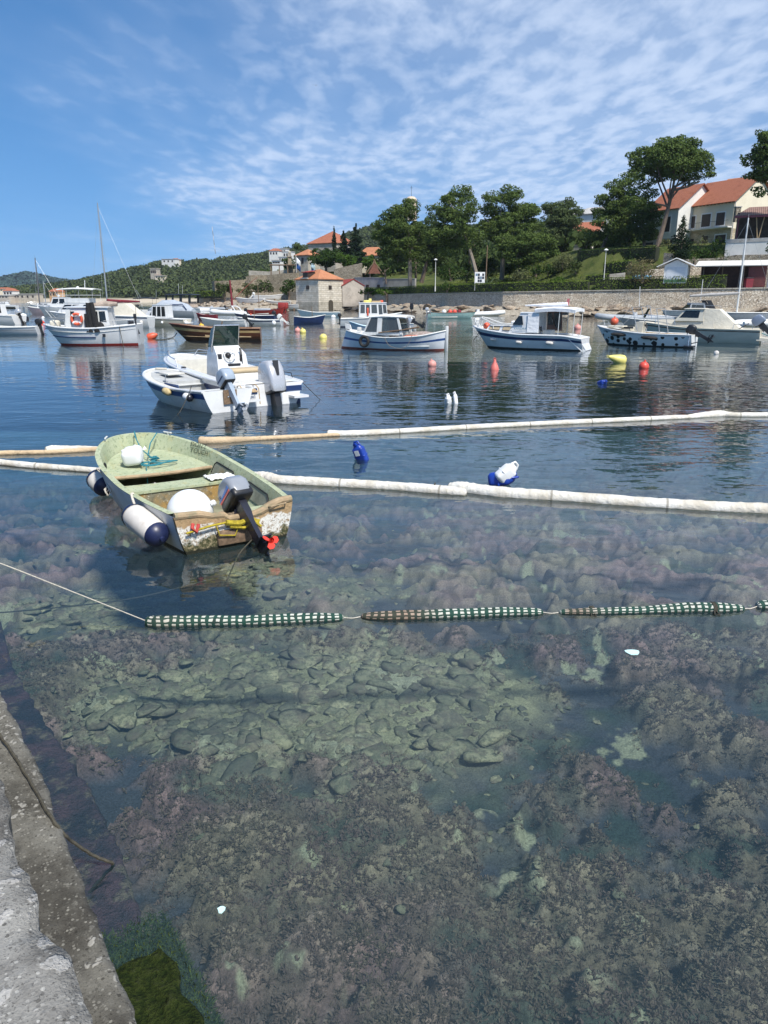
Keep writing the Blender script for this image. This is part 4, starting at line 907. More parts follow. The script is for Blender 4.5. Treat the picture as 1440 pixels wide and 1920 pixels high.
b.tube([dl(-1.93, .14, .27), dl(-1.94, 0, .24), dl(-1.95, -.1, .27), dl(-2.0, -.2, .24)], .03, 7); b.tube([dl(-1.93, .1, .22), dl(-1.95, -.05, .19), dl(-2.0, -.15, .25), dl(-2.04, -.2, .2)], .018, 6)
b.tube([dl(-1.93, .25, .26), dl(-1.94, .22, .15), dl(-1.935, .05, .12), dl(-1.93, .0, .22)], .008, 6)
tag(b.build('stern_lashing', ROPEY), 'yellow green rope lashing across the transom of the green dinghy', 'rope')
rope('stern_line', [dl(-1.99, -.14, .2), dl(-2.05, -.1, .1), dl(-2.14, .1, -.02), dl(-2.25, .3, -.25)], .007, ROPEG, 'thin dark line dropping from the outboard of the green dinghy into the water', 'line')
b = MB(); b.tube([dl(-1.9, .48, .3), dl(-1.93, .50, .27), dl(-1.93, .46, .22), dl(-1.9, .42, .29)], .02, 6); tag(b.build('red_rag', pm('red_rag_cloth', (.45, .06, .05), .9, .2, 20)), 'scrap of red rag knotted on the transom rope of the green dinghy', 'rag')
GF = 'fenders of the green dinghy'
fs = fender_thing('big white fender with navy end hanging on the dinghy side by the transom', W(272, 984, .24), (W(300, 1003, .17)-W(250, 962, .29)), .74, .135, FEND, FNAVY, GF)
ff = fender_thing('stained white fender with knotted rope on its navy end hanging at the dinghy bow', W(188, 905, .16), (W(200, 920, .12)-W(174, 895, .24)), .46, .14, FEND, FNAVY, GF)
rope('fender_rope', [dl(-1.0, .80, .47), dl(-1.02, .83, .46), W(256, 958, .36), W(254, 963, .32)], .014, ROPEW, 'short pale rope holding the big fender on the dinghy side')
b = MB(); pc = W(203, 910, .3)
b.tube([dl(.42, .80, .50), dl(.46, .84, .49), W(204, 900, .34), W(203, 912, .30), W(196, 918, .29), W(199, 926, .27), W(205, 918, .29), W(201, 905, .33)], .012, 6)
b.tube([W(203, 912, .31), W(208, 922, .28), W(202, 929, .26), W(197, 920, .28), W(203, 908, .31)], .010, 6)
tag(b.build('fender_rope', ROPEW), 'knotted pale rope on the bow fender of the green dinghy', 'rope')
# ---------------------------------------------------------------- skiff and centre-console boat behind the dinghy
def skiff_at(): return W(373, 775).lerp(W(470, 768), .5)
hd = 131
skf = thing('motor_skiff', 'white open skiff with blue band and tilted blue grey outboard, beside the console boat', 'boat', skiff_at()+Vector((math.cos(R(hd)), math.sin(R(hd)), 0))*1.9+Vector((.08, 0, 0)), R(hd)); skf.scale = (.95, .94, .95)
H = Hull(4.05, 1.72, [(0, .52), (.3, .50), (.6, .57), (1, .74)], [(0, .80), (.2, .92), (.42, 1), (.62, .97), (.78, .83), (.9, .58), (.97, .28), (1, 0)], .24, .08, (3.0, 1.6), .05, 48)
H.outer([(.13, .32, 1)], [WHITE, BLUE, BLKF], skf)
H.deck(DECKW, skf, .02, (.06, .56, .2, .12, .06, 1), .03, wmat=pm('grey_sole_paint', (.42, .43, .42), .6, .12, 4))
H.gunwale(WHITE, skf, .032)
b = MB(); b.box((.35, 0, .46), (.32, 1.36, .035)); b.box((-1.35, 0, .44), (.4, 1.2, .035)); b.build('thwart', WHITE2, skf)
for sg in (-1, 1):
    b = MB(); q = [Vector((x_, -sg*.60, z_)) for x_, z_ in ((-.6, .3), (.18, .3), (.18, .56), (-.6, .56))]; b.plate(q if sg < 0 else [q[1], q[0], q[3], q[2]], .012); b.build('side_panel', BLUE, skf)
b = MB(); b.box((-2.08, -.02, .36), (.03, .36, .34)); b.build('motor_pad', WOODD, skf)
b = MB(); b.rbox((.95, .0, .70), (.55, .5, .05), .02); b.build('hatch', DECKW, skf)
for x_ in (-.3,): b = MB(); b.tube([(x_, .79, .62), (x_, .79, .68), (x_, .77, .82)], .012, 6); b.rbox((x_, .79, .64), (.2, .06, .04), .015); b.build('rowlock', GALV, skf)
outboard(skf, -2.03, -.03, .50, 1.0, 40, BLUEG, BLUEG, prop=GREYM, tiller=True, band=NAVY)
b = MB()
for i in range(26):
    a = i*.8; b.tube([Vector((1.4+.12*math.cos(a), .1+.12*math.sin(a*1.1), .8+.01*math.sin(i))), Vector((1.4+.12*math.cos(a+.8), .1+.12*math.sin((a+.8)*1.1), .8+.01*math.sin(i+1)))], .016, 5)
b.build('rope_heap', ROPEW, skf)
SM = Matrix.Translation(skf.location) @ Matrix.Rotation(R(hd), 4, 'Z') @ Matrix.Diagonal((.95, .94, .95, 1))
p = SM @ H.pt(.36, .42, 1, .08); fender_thing('yellowed small fender on the side of the skiff, nearer its bow', p, (SM.to_3x3() @ Vector((1, .05, .12))), .32, .085, pm('yellowed_vinyl', (.56, .44, .22), .55, .15, 5, stain=((.3, .22, .1), 5, .5, .7)), pm('yellowed_vinyl', (.56, .44, .22)), 'fenders of the white skiff')
p = SM @ H.pt(.14, .36, 1, .08); fender_thing('white small fender with blue end on the side of the skiff by its transom', p, (SM.to_3x3() @ Vector((1, .05, .1))), .36, .09, FENDW, NAVYM, 'fenders of the white skiff')
rope('skiff_line', [SM @ H.pt(.08, .64, 1, .02), SM @ H.pt(.10, .45, 1, .12), SM @ Vector((-1.7, 1.15, .05)), SM @ Vector((-1.6, 1.4, -.2))], .008, ROPEG, 'grey mooring line hanging from the quarter of the white skiff', 'line')
# console boat
hd = 127.5
cons = thing('console_boat', 'white centre console boat with tinted windscreen and big silver outboard, moored behind the skiff', 'boat', W(572, 752)+Vector((math.cos(R(hd+90)), math.sin(R(hd+90)), 0))*1.02+Vector((math.cos(R(hd)), math.sin(R(hd)), 0))*2.7, R(hd)); cons.scale = (.94, .94, .92)
CM = Matrix.Translation(cons.location) @ Matrix.Rotation(R(hd), 4, 'Z') @ Matrix.Diagonal((.94, .94, .92, 1))
H = Hull(5.9, 2.18, [(0, .56), (.3, .66), (.7, .82), (1, .98)], [(0, .88), (.3, .98), (.5, 1), (.7, .93), (.84, .76), (.93, .52), (.985, .22), (1, 0)], .3, .1, (3.6, 1.7), .12, 48)
H.outer([(.30, .55, 1), (.82, 1, 1)], [WHITE, NAVY, NAVY], cons)
H.deck(WHITE, cons, .0, (.10, .80, .26, .28, .05, 1), .03, wmat=DECKW)
H.gunwale(WHITE, cons, .04, -.01)
b = MB(); b.loft([[Vector((x_, y_, z_)) for x_, y_ in ((-.42, -.48), (.55, -.42), (.55, .42), (-.42, .48))] if z_ < .5 else [Vector((x_+.1*(z_-.3), y_*.92, z_)) for x_, y_ in ((-.35, -.48), (.45, -.4), (.45, .4), (-.35, .48))] for z_ in (.28, .45, 1.18)]+[[Vector((x_, y_, 1.42)) for x_, y_ in ((.05, -.38), (.42, -.34), (.42, .34), (.05, .38))]])
b.build('console', WHITE, cons, smooth=False)
def crow(y0, y1, x0_, z0_, x1_, z1_): return [Vector((x0_, y0, z0_)), Vector((x0_, y1, z0_)), Vector((x1_, y1, z1_)), Vector((x1_, y0, z1_))]
b = MB(); q = [Vector((.12, .40, 1.40)), Vector((.12, -.40, 1.40)), Vector((-.06, -.36, 1.98)), Vector((-.06, .36, 1.98))]; b.plate(q, .012)
b.plate([Vector((.12, -.40, 1.40)), Vector((.45, -.36, 1.38)), Vector((.2, -.34, 1.9)), Vector((-.06, -.36, 1.98))], .012); b.plate([Vector((.45, .36, 1.38)), Vector((.12, .40, 1.40)), Vector((-.06, .36, 1.98)), Vector((.2, .34, 1.9))], .012)
ws = b.build('windscreen', GLASSG, cons, smooth=False)
b = MB(); b.tube([(.14, .41, 1.25), (.12, .41, 1.40), (-.07, .37, 2.0), (-.07, -.37, 2.0), (.12, -.41, 1.40), (.14, -.41, 1.25)], .022, 8); b.tube([(.12, .4, 1.40), (.12, -.4, 1.40)], .014, 6); b.build('frame', STEEL, ws)
def wheel(parent, c, r, tiltv, mat, name='steering_wheel'):
    T = Matrix.Translation(c) @ Vector(tiltv).to_track_quat('Z', 'Y').to_matrix().to_4x4(); b = MB()
    b.tube([(r*math.cos(2*PI*i/20), r*math.sin(2*PI*i/20), 0) for i in range(20)], r*.09, 6, closed=True, M=T)
    for k in range(3): b.tube([(0, 0, -.02), (r*math.cos(2*PI*k/3+.5), r*math.sin(2*PI*k/3+.5), 0)], r*.07, 5, M=T)
    b.tube([(0, 0, -.1), (0, 0, .01)], r*.16, 8, M=T); return b.build(name, mat, parent)
wheel(cons, (-.30, .08, 1.2), .17, (-1, 0, .45), WHITE2)
b = MB(); b.rbox((-.26, .36, 1.10), (.05, .12, .24), .012); b.build('switch_panel', BLACK, cons); b = MB(); b.rbox((-.305, -.04, .86), (.05, .4, .17), .02); b.build('glove_locker', BLACK, cons)
b = MB(); b.sphere((-.29, .12, 1.17), .085, 12, 8); b.build('compass', BLACK, cons); b = MB(); b.tube([(-.28, -.26, 1.0), (-.34, -.26, 1.18), (-.26, -.27, 1.36)], [.04, .03, .035], 8); b.tube([(-.3, -.3, .9), (-.3, -.28, 1.2)], .022, 6); b.build('throttle_lever', BLACK, cons)
for y_ in (.66, -.66):
    for z_, h_ in ((.40, .14), (.05, .1)): b = MB(); b.box((-2.995+.03*(1-z_), y_, z_), (.05, .5 if z_ > .3 else .42, h_)); b.build('transom_band', NAVY, cons)
b = MB(); b.rbox((-1.15, 0, .52), (.6, 1.0, .46), .05); b.build('helm_seat', WHITE, cons); b = MB(); b.rbox((-1.15, 0, .81), (.56, 1.06, .12), .05, 3); b.build('seat_cushion', CUSH, cons)
b = MB(); b.rbox((-2.55, .0, .42), (.7, 1.5, .36), .06); b.build('stern_well_box', WHITE, cons)
for y_ in (.72, -.72): b = MB(); b.box((-3.1, y_, .2), (.42, .44, .06)); b.build('swim_platform', WHITE, cons)
b = MB()
for k in range(4): b.tube([(-2.95-.09*k, .52, .48-.02*k), (-2.95-.09*k, .92, .48-.02*k)], .028, 6)
b.tube([(-2.9, .5, .25), (-2.9, .5, .55), (-3.1, .5, .58), (-3.25, .5, .5), (-3.3, .5, .1)], .014, 6); b.tube([(-2.9, .94, .25), (-2.9, .94, .55), (-3.1, .94, .58), (-3.25, .94, .5), (-3.3, .94, .1)], .014, 6); b.build('boarding_ladder', LWOOD, cons)
big = outboard(cons, -3.02, -.05, .06, 1.55, 17, SILV, BLACK, prop=BLACK)
b = MB(); b.loft([[Vector((-.31, -.05, .50)), Vector((-.31, .05, .50)), Vector((-.318, .02, .25)), Vector((-.318, -.02, .25))], [Vector((-.29, -.05, .50)), Vector((-.29, .05, .50)), Vector((-.29, .02, .25)), Vector((-.29, -.02, .25))]]); b.build('rear_badge', BLACK, big)
text('150', .12, INK, big, (-.05, 0, .535), (0, 0, -PI/2), .003)
for o in cons.children:
    k_ = o.name.split('.')[0]
    if k_ in ('console', 'windscreen', 'steering_wheel', 'switch_panel', 'glove_locker', 'compass', 'throttle_lever'): o.location.x -= .55
    if k_ in ('helm_seat', 'seat_cushion'): o.location.x -= .4
cwl = [o for o in big.children if o.name.startswith('cowling')][0]; cwl.scale = (1, .95, 1.5); cwl.location.z = -.075
for o in big.children:
    if o.name.startswith(('rear_badge', 'lettering')): o.location.z += .16 if 'badge' in o.name else .17
rail(cons, [CM.inverted() @ (CM @ H.pt(s, H.zs(s), 1, -.08, .0 if k in (0, 6) else .2)) for k, s in enumerate((.62, .64, .72, .8, .87, .93, .95))], .014)
rail(cons, [H.pt(s, H.zs(s), -1, -.08, .0 if k in (0, 6) else .2) for k, s in enumerate((.62, .64, .72, .8, .87, .93, .95))], .014)
for s in (.12, .2): b = MB(); p = H.pt(s, H.zs(s), -1, -.1, .03); b.tube([p+Vector((-.3, 0, .0)), p+Vector((-.25, 0, .12)), p+Vector((.2, 0, .12)), p+Vector((.26, 0, 0))], .013, 6); b.build('grab_rail', BLACK, cons)
b = MB(); b.tube([H.pt(.55, H.zs(.55), 1, -.12, .02)+Vector((.1*math.cos(a), .05*math.sin(a), .03)) for a in [i*.7 for i in range(16)]], .018, 6); b.build('mooring_rope', BLACK, cons)
rope('console_boat_line', [CM @ H.pt(.01, .55, -1, .02), CM @ Vector((-2.9, -1.5, .05)), CM @ Vector((-2.95, -1.9, -.3))], .008, ROPEG, 'dark mooring line running from the right corner of the console boat into the water', 'line')
# ---------------------------------------------------------------- boats further out
V3 = Vector
# --- white trawler on the left
tr = boat('fishing_boat', 'white fishing boat with red waterline, lifebuoy and black rolled nets on deck', 'boat', 176, 646, 186)
H = Hull(5.2, 2.3, [(0, 1.12), (.2, 1.02), (.5, .92), (.8, .98), (1, 1.12)], [(0, .86), (.2, .97), (.45, 1), (.68, .92), (.84, .7), (.94, .36), (1, 0)], .4, .16, (4.5, 1.6), .02, 40)
H.outer([(.86, 1, 1)], [WHITE, RED, ANTIF], tr); H.deck(DECKW, tr, .22, None, .04); H.gunwale(WHITE, tr, .05); H.strake(NAVY, tr, .03, .52, .42, .97)
c_ = cabin(tr, -1.2, 1.3, .78, .7, .78, -1.1, 1.1, .74, .62, 2.02, WHITE, [('P', .06, .22, .4, .85), ('P', .24, .40, .4, .85), ('S', .06, .22, .4, .85), ('S', .24, .4, .4, .85), ('P', .80, .97, .48, .85), ('F', .08, .46, .5, .88), ('F', .54, .92, .5, .88)], GLASSB, .07, .1, WHITE2)
b = MB(); b.plate([V3((1.28, .72, .8)), V3((.9, .75, .8)), V3((.88, .735, 1.92)), V3((1.12, .67, 1.92))], .03); b.build('cabin_door', WHITE2, tr)
b = MB(); T = Matrix.Translation((.55, .84, 1.42)) @ Matrix.Rotation(PI/2, 4, 'X'); b.tube([(.27*math.cos(2*PI*i/24), .27*math.sin(2*PI*i/24), 0) for i in range(24)], .075, 8, closed=True, M=T); lb = b.build('lifebuoy', ORANGE, tr)
b = MB()
for k in range(4):
    a = PI/4+PI/2*k; b.tube([(.27*math.cos(a+q), .27*math.sin(a+q), 0) for q in (-.14, 0, .14)], .08, 8, M=T)
b.build('band', FENDW, lb)
b = MB()
b.tube([(-.22, 1.0, .72), (-.2, .98, 1.3), (-.16, .95, 1.9), (-.18, .93, 2.28)], [.17, .15, .14, .13], 10); b.tube([(-.55, 1.0, .72), (-.46, .98, 1.3), (-.38, .95, 1.9), (-.34, .93, 2.3)], [.2, .17, .14, .12], 10); b.tube([(-.05, 1.0, .72), (-.02, .98, 1.2), (.0, .95, 1.7)], [.13, .12, .1], 10)
b.sphere((-.72, .95, 1.0), .2, 10, 8, 0, (1, 1, 1.3)); b.build('rolled_net', pm('black_net', (.013, .013, .014), .9, .5, 14, .06, 18), tr)
rail(tr, [V3((1.2, .82, .95)), V3((1.25, .80, 1.35)), V3((1.9, .45, 1.45)), V3((2.4, 0, 1.5)), V3((1.9, -.45, 1.45)), V3((1.25, -.8, 1.35)), V3((1.2, -.82, .95))], .02, [(V3((1.8, .6, .95)), V3((1.8, .6, 1.42))), (V3((2.4, .32, 1.0)), V3((2.4, .32, 1.47)))], GALV)
rail(tr, [V3((2.0, .3, 1.45)), V3((2.35, .2, 1.9)), V3((2.5, 0, 1.95)), V3((2.35, -.2, 1.9)), V3((2.0, -.3, 1.45))], .02, (), GALV)
b = MB(); b.rbox((1.95, .1, 1.12), (.5, .5, .45), .12, 3); b.build('deck_chest', CANVAS, tr)
b = MB(); b.tube([(-.2, 0, 2.12), (-.8, 0, 2.22), (-1.5, 0, 2.2)], [.14, .18, .12], 10); b.build('rolled_awning', TAUPE, tr)
b = MB(); b.box((-.9, 1.15, .55), (.16, .03, .17)); b.build('scupper', BLACK, tr)
b = MB(); b.rbox((-2.3, .75, 1.2), (.3, .3, .25), .05); b.build('winch', BLACK, tr)
b = MB(); b.tube([(-2.55, .3, 2.2), (-2.53, .3, 1.4), (-2.45, .32, 1.0)], .012, 6); b.rbox((-2.47, .34, 1.55), (.16, .16, .28), .04); b.tube([(-2.47, .34, 1.4), (-2.51, .36, 1.0), (-2.65, .4, .6)], .05, 6); b.build('spare_motor', BLACK, tr)
rail(tr, [V3((-.9, .98, 1.32)), V3((-1.8, .95, 1.36)), V3((-2.5, .8, 1.4))], .016, [(V3((-1.4, .97, .9)), V3((-1.4, .97, 1.33))), (V3((-2.2, .95, .95)), V3((-2.2, .95, 1.37)))], GALV)
TM = Matrix.Translation(tr.location) @ Matrix.Rotation(R(186), 4, 'Z')
rope('fishing_boat_line', [TM @ V3((-1.75, 1.12, 1.1)), TM @ V3((-1.83, 1.2, .5)), TM @ V3((-1.9, 1.24, 0)), TM @ V3((-1.95, 1.3, -.6))], .018, ROPEG, 'dark mooring line hanging down the white side of the fishing boat', 'line')
# --- helper for small open boats with outboards
def openboat(label, px, py, hdg, L, B, hullm, motor=None, band=None, plan=PLAN, sheer=None, deckf=.6, bandm=None, well=True, motorleg=None, tilt=45, group=None, name='motor_boat', anti=None, gun=None, z=0):
    t_ = boat(name, label, 'boat', px, py, hdg, group=group, z=z)
    H = Hull(L, B, sheer or [(0, .55), (.4, .52), (1, .78)], plan, .22, .1, (3.2, 1.6), .04, 26)
    H.outer(band or [], [hullm, bandm or NAVY, anti or BLKF], t_)
    H.deck(DECKW, t_, .02, (.07, deckf, .16, .15, .04, 1) if well else None, .03, wmat=DECKW)
    H.gunwale(gun or WHITE2, t_, .03)
    if well: b = MB(); b.box((-L*.1, 0, .42), (.3, B*.72, .04)); b.build('thwart', WHITE2, t_)
    if motor: outboard(t_, -L/2-.0, 0, H.zs(0)+.02, 1.05, tilt, motor, motorleg or motor)
    return t_, H
t_, H = openboat('white open motor boat with dark outboard, cut off by the left edge', 2, 627, 182, 5.6, 1.9, WHITE, BLACK, [(.42, .5, 1)], bandm=pm('grey_band', (.4, .41, .42), .4), tilt=12)
rail(t_, [V3((-2.5, .5, .6)), V3((-2.3, .4, .95)), V3((-2.3, -.4, .95)), V3((-2.5, -.5, .6))], .014)
t_ = boat('cabin_boat', 'white cabin boat with grey outboard at the left edge, behind the open motor boat', 'boat', -8, 607, 165)
H = Hull(6, 2.3, [(0, .8), (1, 1.1)], PLANV, .3, .1, (4, 1.6), .05, 26); H.outer([], [WHITE, NAVY, BLKF], t_); H.deck(DECKW, t_, .02, (.06, .4, .2, .35, .04, 1)); H.gunwale(WHITE, t_, .04)
cabin(t_, -.9, 1.6, .85, .7, .85, -.8, .8, .75, .62, 2.05, WHITE, [('P', .1, .45, .4, .85), ('P', .5, .9, .4, .85), ('F', .1, .9, .35, .85), ('A', .1, .5, .2, .85), ('S', .1, .9, .4, .85)], GLASSD)
outboard(t_, -3, 0, .8, 1.3, 20, SILV, BLACK)
t_ = boat('speedboat', 'small white cabin speedboat with black lower hull, farthest out at the left edge', 'boat', 8, 578.5, 178)
H = Hull(7, 2.4, [(0, .75), (.5, .9), (1, 1.15)], PLANV, .3, .12, (4, 1.6), .05, 24); H.outer([(.55, 1, 1)], [WHITE, BLACK, BLKF], t_); H.deck(WHITE, t_, .02); cabin(t_, -1.2, 1.6, .9, .6, .85, -.9, .4, .7, .5, 1.7, WHITE, [('P', .1, .9, .3, .85), ('S', .1, .9, .3, .85), ('F', .08, .92, .2, .9)])
b = MB(); b.tube([(-1.2, .7, 1.6), (-1.4, .7, 2.1), (-1.4, -.7, 2.1), (-1.2, -.7, 1.6)], .05, 6); b.build('arch', WHITE, t_)
# --- motor cruiser with flybridge behind the trawler
t_ = boat('motor_cruiser', 'white cruiser with long flybridge awning, mostly hidden behind the fishing boat', 'yacht', 150, 606, 172)
H = Hull(10.5, 3.3, [(0, 1.3), (.5, 1.4), (1, 1.8)], PLANV, .4, .14, (4, 1.6), .05, 26); H.outer([], [WHITE, NAVY, BLKF], t_); H.deck(WHITE, t_, .02); H.gunwale(WHITE, t_, .05)
cabin(t_, -2.6, 3.2, 1.35, 1.05, 1.3, -2.4, 1.8, 1.25, .95, 3.05, WHITE, [('P', .08, .3, .45, .85), ('P', .34, .6, .45, .85), ('P', .64, .92, .45, .85), ('F', .06, .94, .4, .85), ('A', .1, .9, .1, .85)], GLASSB)
b = MB(); b.loft([[V3((x_, y_, z_)) for x_, y_ in ((-2.4, -1.1), (1.4, -1.0), (1.4, 1.0), (-2.4, 1.1))] for z_ in (3.1, 3.75)]); b.build('flybridge', WHITE, t_, smooth=False)
canopy(t_, -3.4, 2.6, 1.35, 5.0, .08, pm('pale_awning', (.62, .63, .6), .8, .05, 3), .16, legs=[(V3((x_, y_, 3.1)), V3((x_, y_, 5.0))) for x_ in (-3.2, -1, 1, 2.4) for y_ in (-1.2, 1.2)], lmat=WHITE)
b = MB(); b.box((-.3, 0, 4.2), (6.0, 2.5, .06)); b.build('hardtop', WHITE, t_, smooth=False)
b = MB(); b.tube([(-1.4, 0, 5.0), (-1.55, 0, 6.4)], .05, 6); b.sphere((-.6, .6, 5.3), .22, 10, 8); b.build('antenna', WHITE, t_)
t_.scale = (.68, .68, .68)
rail(t_, [V3((1, 1.3, 1.7)), V3((1, 1.3, 2.3)), V3((3.5, .9, 2.4)), V3((5.0, 0, 2.5)), V3((3.5, -.9, 2.4)), V3((1, -1.3, 2.3))], .025, [(V3((2.2, 1.1, 1.6)), V3((2.2, 1.1, 2.35)))])
# --- sailing yachts
def yacht(label, px, py, hdg, L, B, hullm, mast, boom=None, cov=None, cab=True, lean=0, group=None, mastx=.05, mz=None, anti=None, spreader=True):
    t_ = boat('sailing_yacht', label, 'sailboat', px, py, hdg, group=group)
    H = Hull(L, B, [(0, .95), (.5, .95), (1, 1.25)], [(0, .6), (.3, .92), (.5, 1), (.7, .85), (.88, .45), (1, 0)], .5, .12, (3, 1.5), .2, 26); H.outer([], [hullm, NAVY, anti or ANTIF], t_); H.deck(DECKW, t_, .03); H.gunwale(WHITE2, t_, .035)
    if cab: cabin(t_, -L*.2, L*.22, B*.3, B*.2, .95, -L*.18, L*.16, B*.26, B*.16, 1.5, WHITE, [('P', .08, .4, .3, .75), ('P', .5, .9, .3, .75), ('S', .08, .9, .3, .75)])
    mx_ = L*mastx
    b = MB(); b.tube([(mx_, 0, .9), (mx_, lean*.5, mast*.5), (mx_, lean, mast)], [.11, .10, .075], 8)
    if spreader: b.tube([(mx_, -.6, mast*.52), (mx_, .6, mast*.52)], .02, 5)
    b.tube([(mx_, lean, mast), (mx_, lean, mast+.4)], .012, 4); b.build('mast', mz or GALV, t_)
    b = MB()
    for a in ((L*.48, 0, 1.3), (-L*.48, 0, 1.0), (mx_, B*.45, 1.0), (mx_, -B*.45, 1.0)): b.tube([a, (mx_, lean, mast*.97)], .012, 4)
    b.build('rigging', GALV, t_)
    if boom:
        b = MB(); b.tube([(mx_, 0, 1.9), (-L*.42, 0, 2.0)], .05, 6); b.build('boom', GALV, t_)
    if cov:
        b = MB(); b.tube([(mx_-.02, 0, 2.3), (mx_-.4, 0, 2.2), (-L*.2, 0, 2.12), (-L*.42, 0, 2.1)], [.2, .24, .2, .1], 8); b.build('sail_cover', cov, t_)
    rail(t_, [V3((L*.2, B*.42, 1.7)), V3((L*.38, B*.22, 1.78)), V3((L*.49, 0, 1.85)), V3((L*.38, -B*.22, 1.78)), V3((L*.2, -B*.42, 1.7))], .018, [(V3((L*.38, B*.22, 1.1)), V3((L*.38, B*.22, 1.78))), (V3((L*.2, B*.42, 1.0)), V3((L*.2, B*.42, 1.7)))])
    return t_
yacht('sailing yacht with red sail cover and the tallest mast, behind the fishing boat', 222, 594, 168, 8.5, 2.7, WHITE, 15.2, True, MAROON, mastx=.18)
y2 = yacht('sailing yacht with faded pink hull and dark mast, moored far out on the left', 88, 589, 172, 7.0, 2.4, pm('faded_pink_hull', (.60, .44, .44), .5, .08, 3), 9.0, True, None, lean=-.35, mastx=.16, mz=pm('dark_mast', (.09, .09, .1), .5))
yacht('white ketch with bare pale mast just behind the pink hulled sailing yacht', 84, 581, 172, 7.5, 2.5, WHITE, 6.4, False, None, mastx=-.06)
t_ = boat('motor_cruiser', 'small white cruiser with pilothouse between the pink sailing yacht and the fishing boat', 'yacht', 116, 591, 175); H = Hull(7.5, 2.6, [(0, 1.0), (1, 1.4)], PLANV, .3, .12, n=24); H.outer([], [WHITE, NAVY, BLKF], t_); H.deck(WHITE, t_)
cabin(t_, -1.5, 1.5, 1, .85, 1.0, -1.3, .8, .9, .75, 2.7, WHITE, [('P', .08, .45, .45, .88), ('P', .52, .92, .45, .88), ('F', .1, .9, .4, .85)], GLASSB); b = MB(); b.tube([(-.5, 0, 2.75), (-.6, 0, 4.2)], .03, 5); b.sphere((0, .3, 2.95), .18, 8, 6); b.build('antenna', WHITE, t_)
outboard(t_, -3.75, .4, 1.0, 1.4, 30, BLACK, BLACK)
# --- cuddy with canvas next to trawler
t_ = boat('cabin_boat', 'white cabin boat under a cream canvas cover, right behind the stern of the fishing boat', 'boat', 226, 614, 176)
H = Hull(5.8, 2.2, [(0, .95), (1, 1.15)], PLANV, .3, .12, n=26); H.outer([(.1, .16, 1)], [WHITE, NAVY, BLKF], t_); H.deck(WHITE, t_); H.gunwale(WHITE, t_, .04)
cabin(t_, .3, 2.0, .85, .65, .95, .3, 1.3, .75, .6, 2.0, WHITE, [('P', .1, .45, .35, .85), ('P', .52, .88, .35, .85), ('F', .1, .9, .3, .85)], GLASSB)
b = MB(); b.loft([[V3((.3, -.85, 1.0)), V3((.3, .85, 1.0)), V3((.3, .72, 2.05)), V3((.3, -.72, 2.05))], [V3((-.9, -.88, 1.0)), V3((-.9, .88, 1.0)), V3((-.9, .78, 2.1)), V3((-.9, -.78, 2.1))], [V3((-2.3, -.85, .95)), V3((-2.3, .85, .95)), V3((-2.1, .7, 1.15)), V3((-2.1, -.7, 1.15))]]); b.build('canvas_cover', CANVAS, t_, ang=20)
b = MB(); b.sphere((-2.4, 1.12, .5), .16, 10, 8); b.build('fender', FEND, t_)
# --- boats in the gap at 240..300
t_, H = openboat('white motor boat with dark bimini frame, behind the canvas covered cabin boat', 276, 590, 176, 8, 2.5, WHITE, BLACK, [(.3, .42, 1)], tilt=5, deckf=.5, bandm=MAROON)
canopy(t_, -1.8, 1.8, .9, 2.5, .08, BLACK, .1, legs=[(V3((x_, y_, .6)), V3((x_*1.2, y_, 2.5))) for x_ in (-1.2, 1.2) for y_ in (-.85, .85)], lmat=BLACK); b = MB(); b.plate([V3((1.9, .8, .75)), V3((1.9, -.8, .75)), V3((1.4, -.7, 1.6)), V3((1.4, .7, 1.6))], .02); b.build('windscreen', GLASSD, t_)
b = MB(); b.tube([(.6, .3, 2.5), (1.4, .3, 3.9)], .03, 5); b.tube([(-1.6, -.3, 2.5), (-1.7, -.3, 3.8)], .03, 5); b.build('fishing_rod', GALV, t_)
t_ = boat('cabin_boat', 'white pilothouse boat with three tall dark side windows, moored beyond the orange buoy', 'boat', 306, 611.5, 168); t_.scale = (.84, .84, .9)
H = Hull(6.0, 2.2, [(0, .72), (.5, .8), (1, 1.25)], PLANV, .3, .16, n=30); H.outer([(.08, .14, 1)], [CREAM, pm('brown_band', (.16, .11, .07), .5), BLKF], t_); H.deck(WHITE, t_, .02, (.05, .22, .2, .35, .03, 1)); H.gunwale(WHITE, t_, .04)
cabin(t_, -.9, .9, .85, .8, .85, -.85, .75, .8, .72, 2.15, WHITE, [('P', .05, .3, .12, .88), ('P', .37, .62, .12, .88), ('P', .7, .95, .12, .88), ('S', .1, .9, .3, .88), ('F', .1, .9, .5, .9)], GLASSB); cabin(t_, .9, 2.1, .75, .4, .9, .9, 1.5, .65, .35, 1.55, WHITE, [('P', .1, .7, .3, .8)], GLASSD, roof=0, name='cuddy')
b = MB(); b.rbox((-2.9, 0, .32), (.9, 1.5, .12), .04); b.build('swim_platform', WHITE, t_)
for x_, y_, s_ in ((2.2, .85, .19), (-3.2, .8, .2), (-.5, 1.12, .14)): b = MB(); b.sphere((x_, y_, .4), s_, 10, 8); b.build('fender', FENDW, t_)
outboard(t_, 3.05, .2, 1.1, .8, 0, BLUEG, BLACK, 'spare_motor')
t_ = boat('covered_boat', 'boat under a pale blue grey tarpaulin behind the pilothouse boat with three windows', 'boat', 322, 594.5, 176)
H = Hull(7, 2.4, [(0, .8), (1, 1.1)], PLANV, .3, .12, n=24); H.outer([], [PVCG, NAVY, BLKF], t_); H.deck(WHITE, t_)
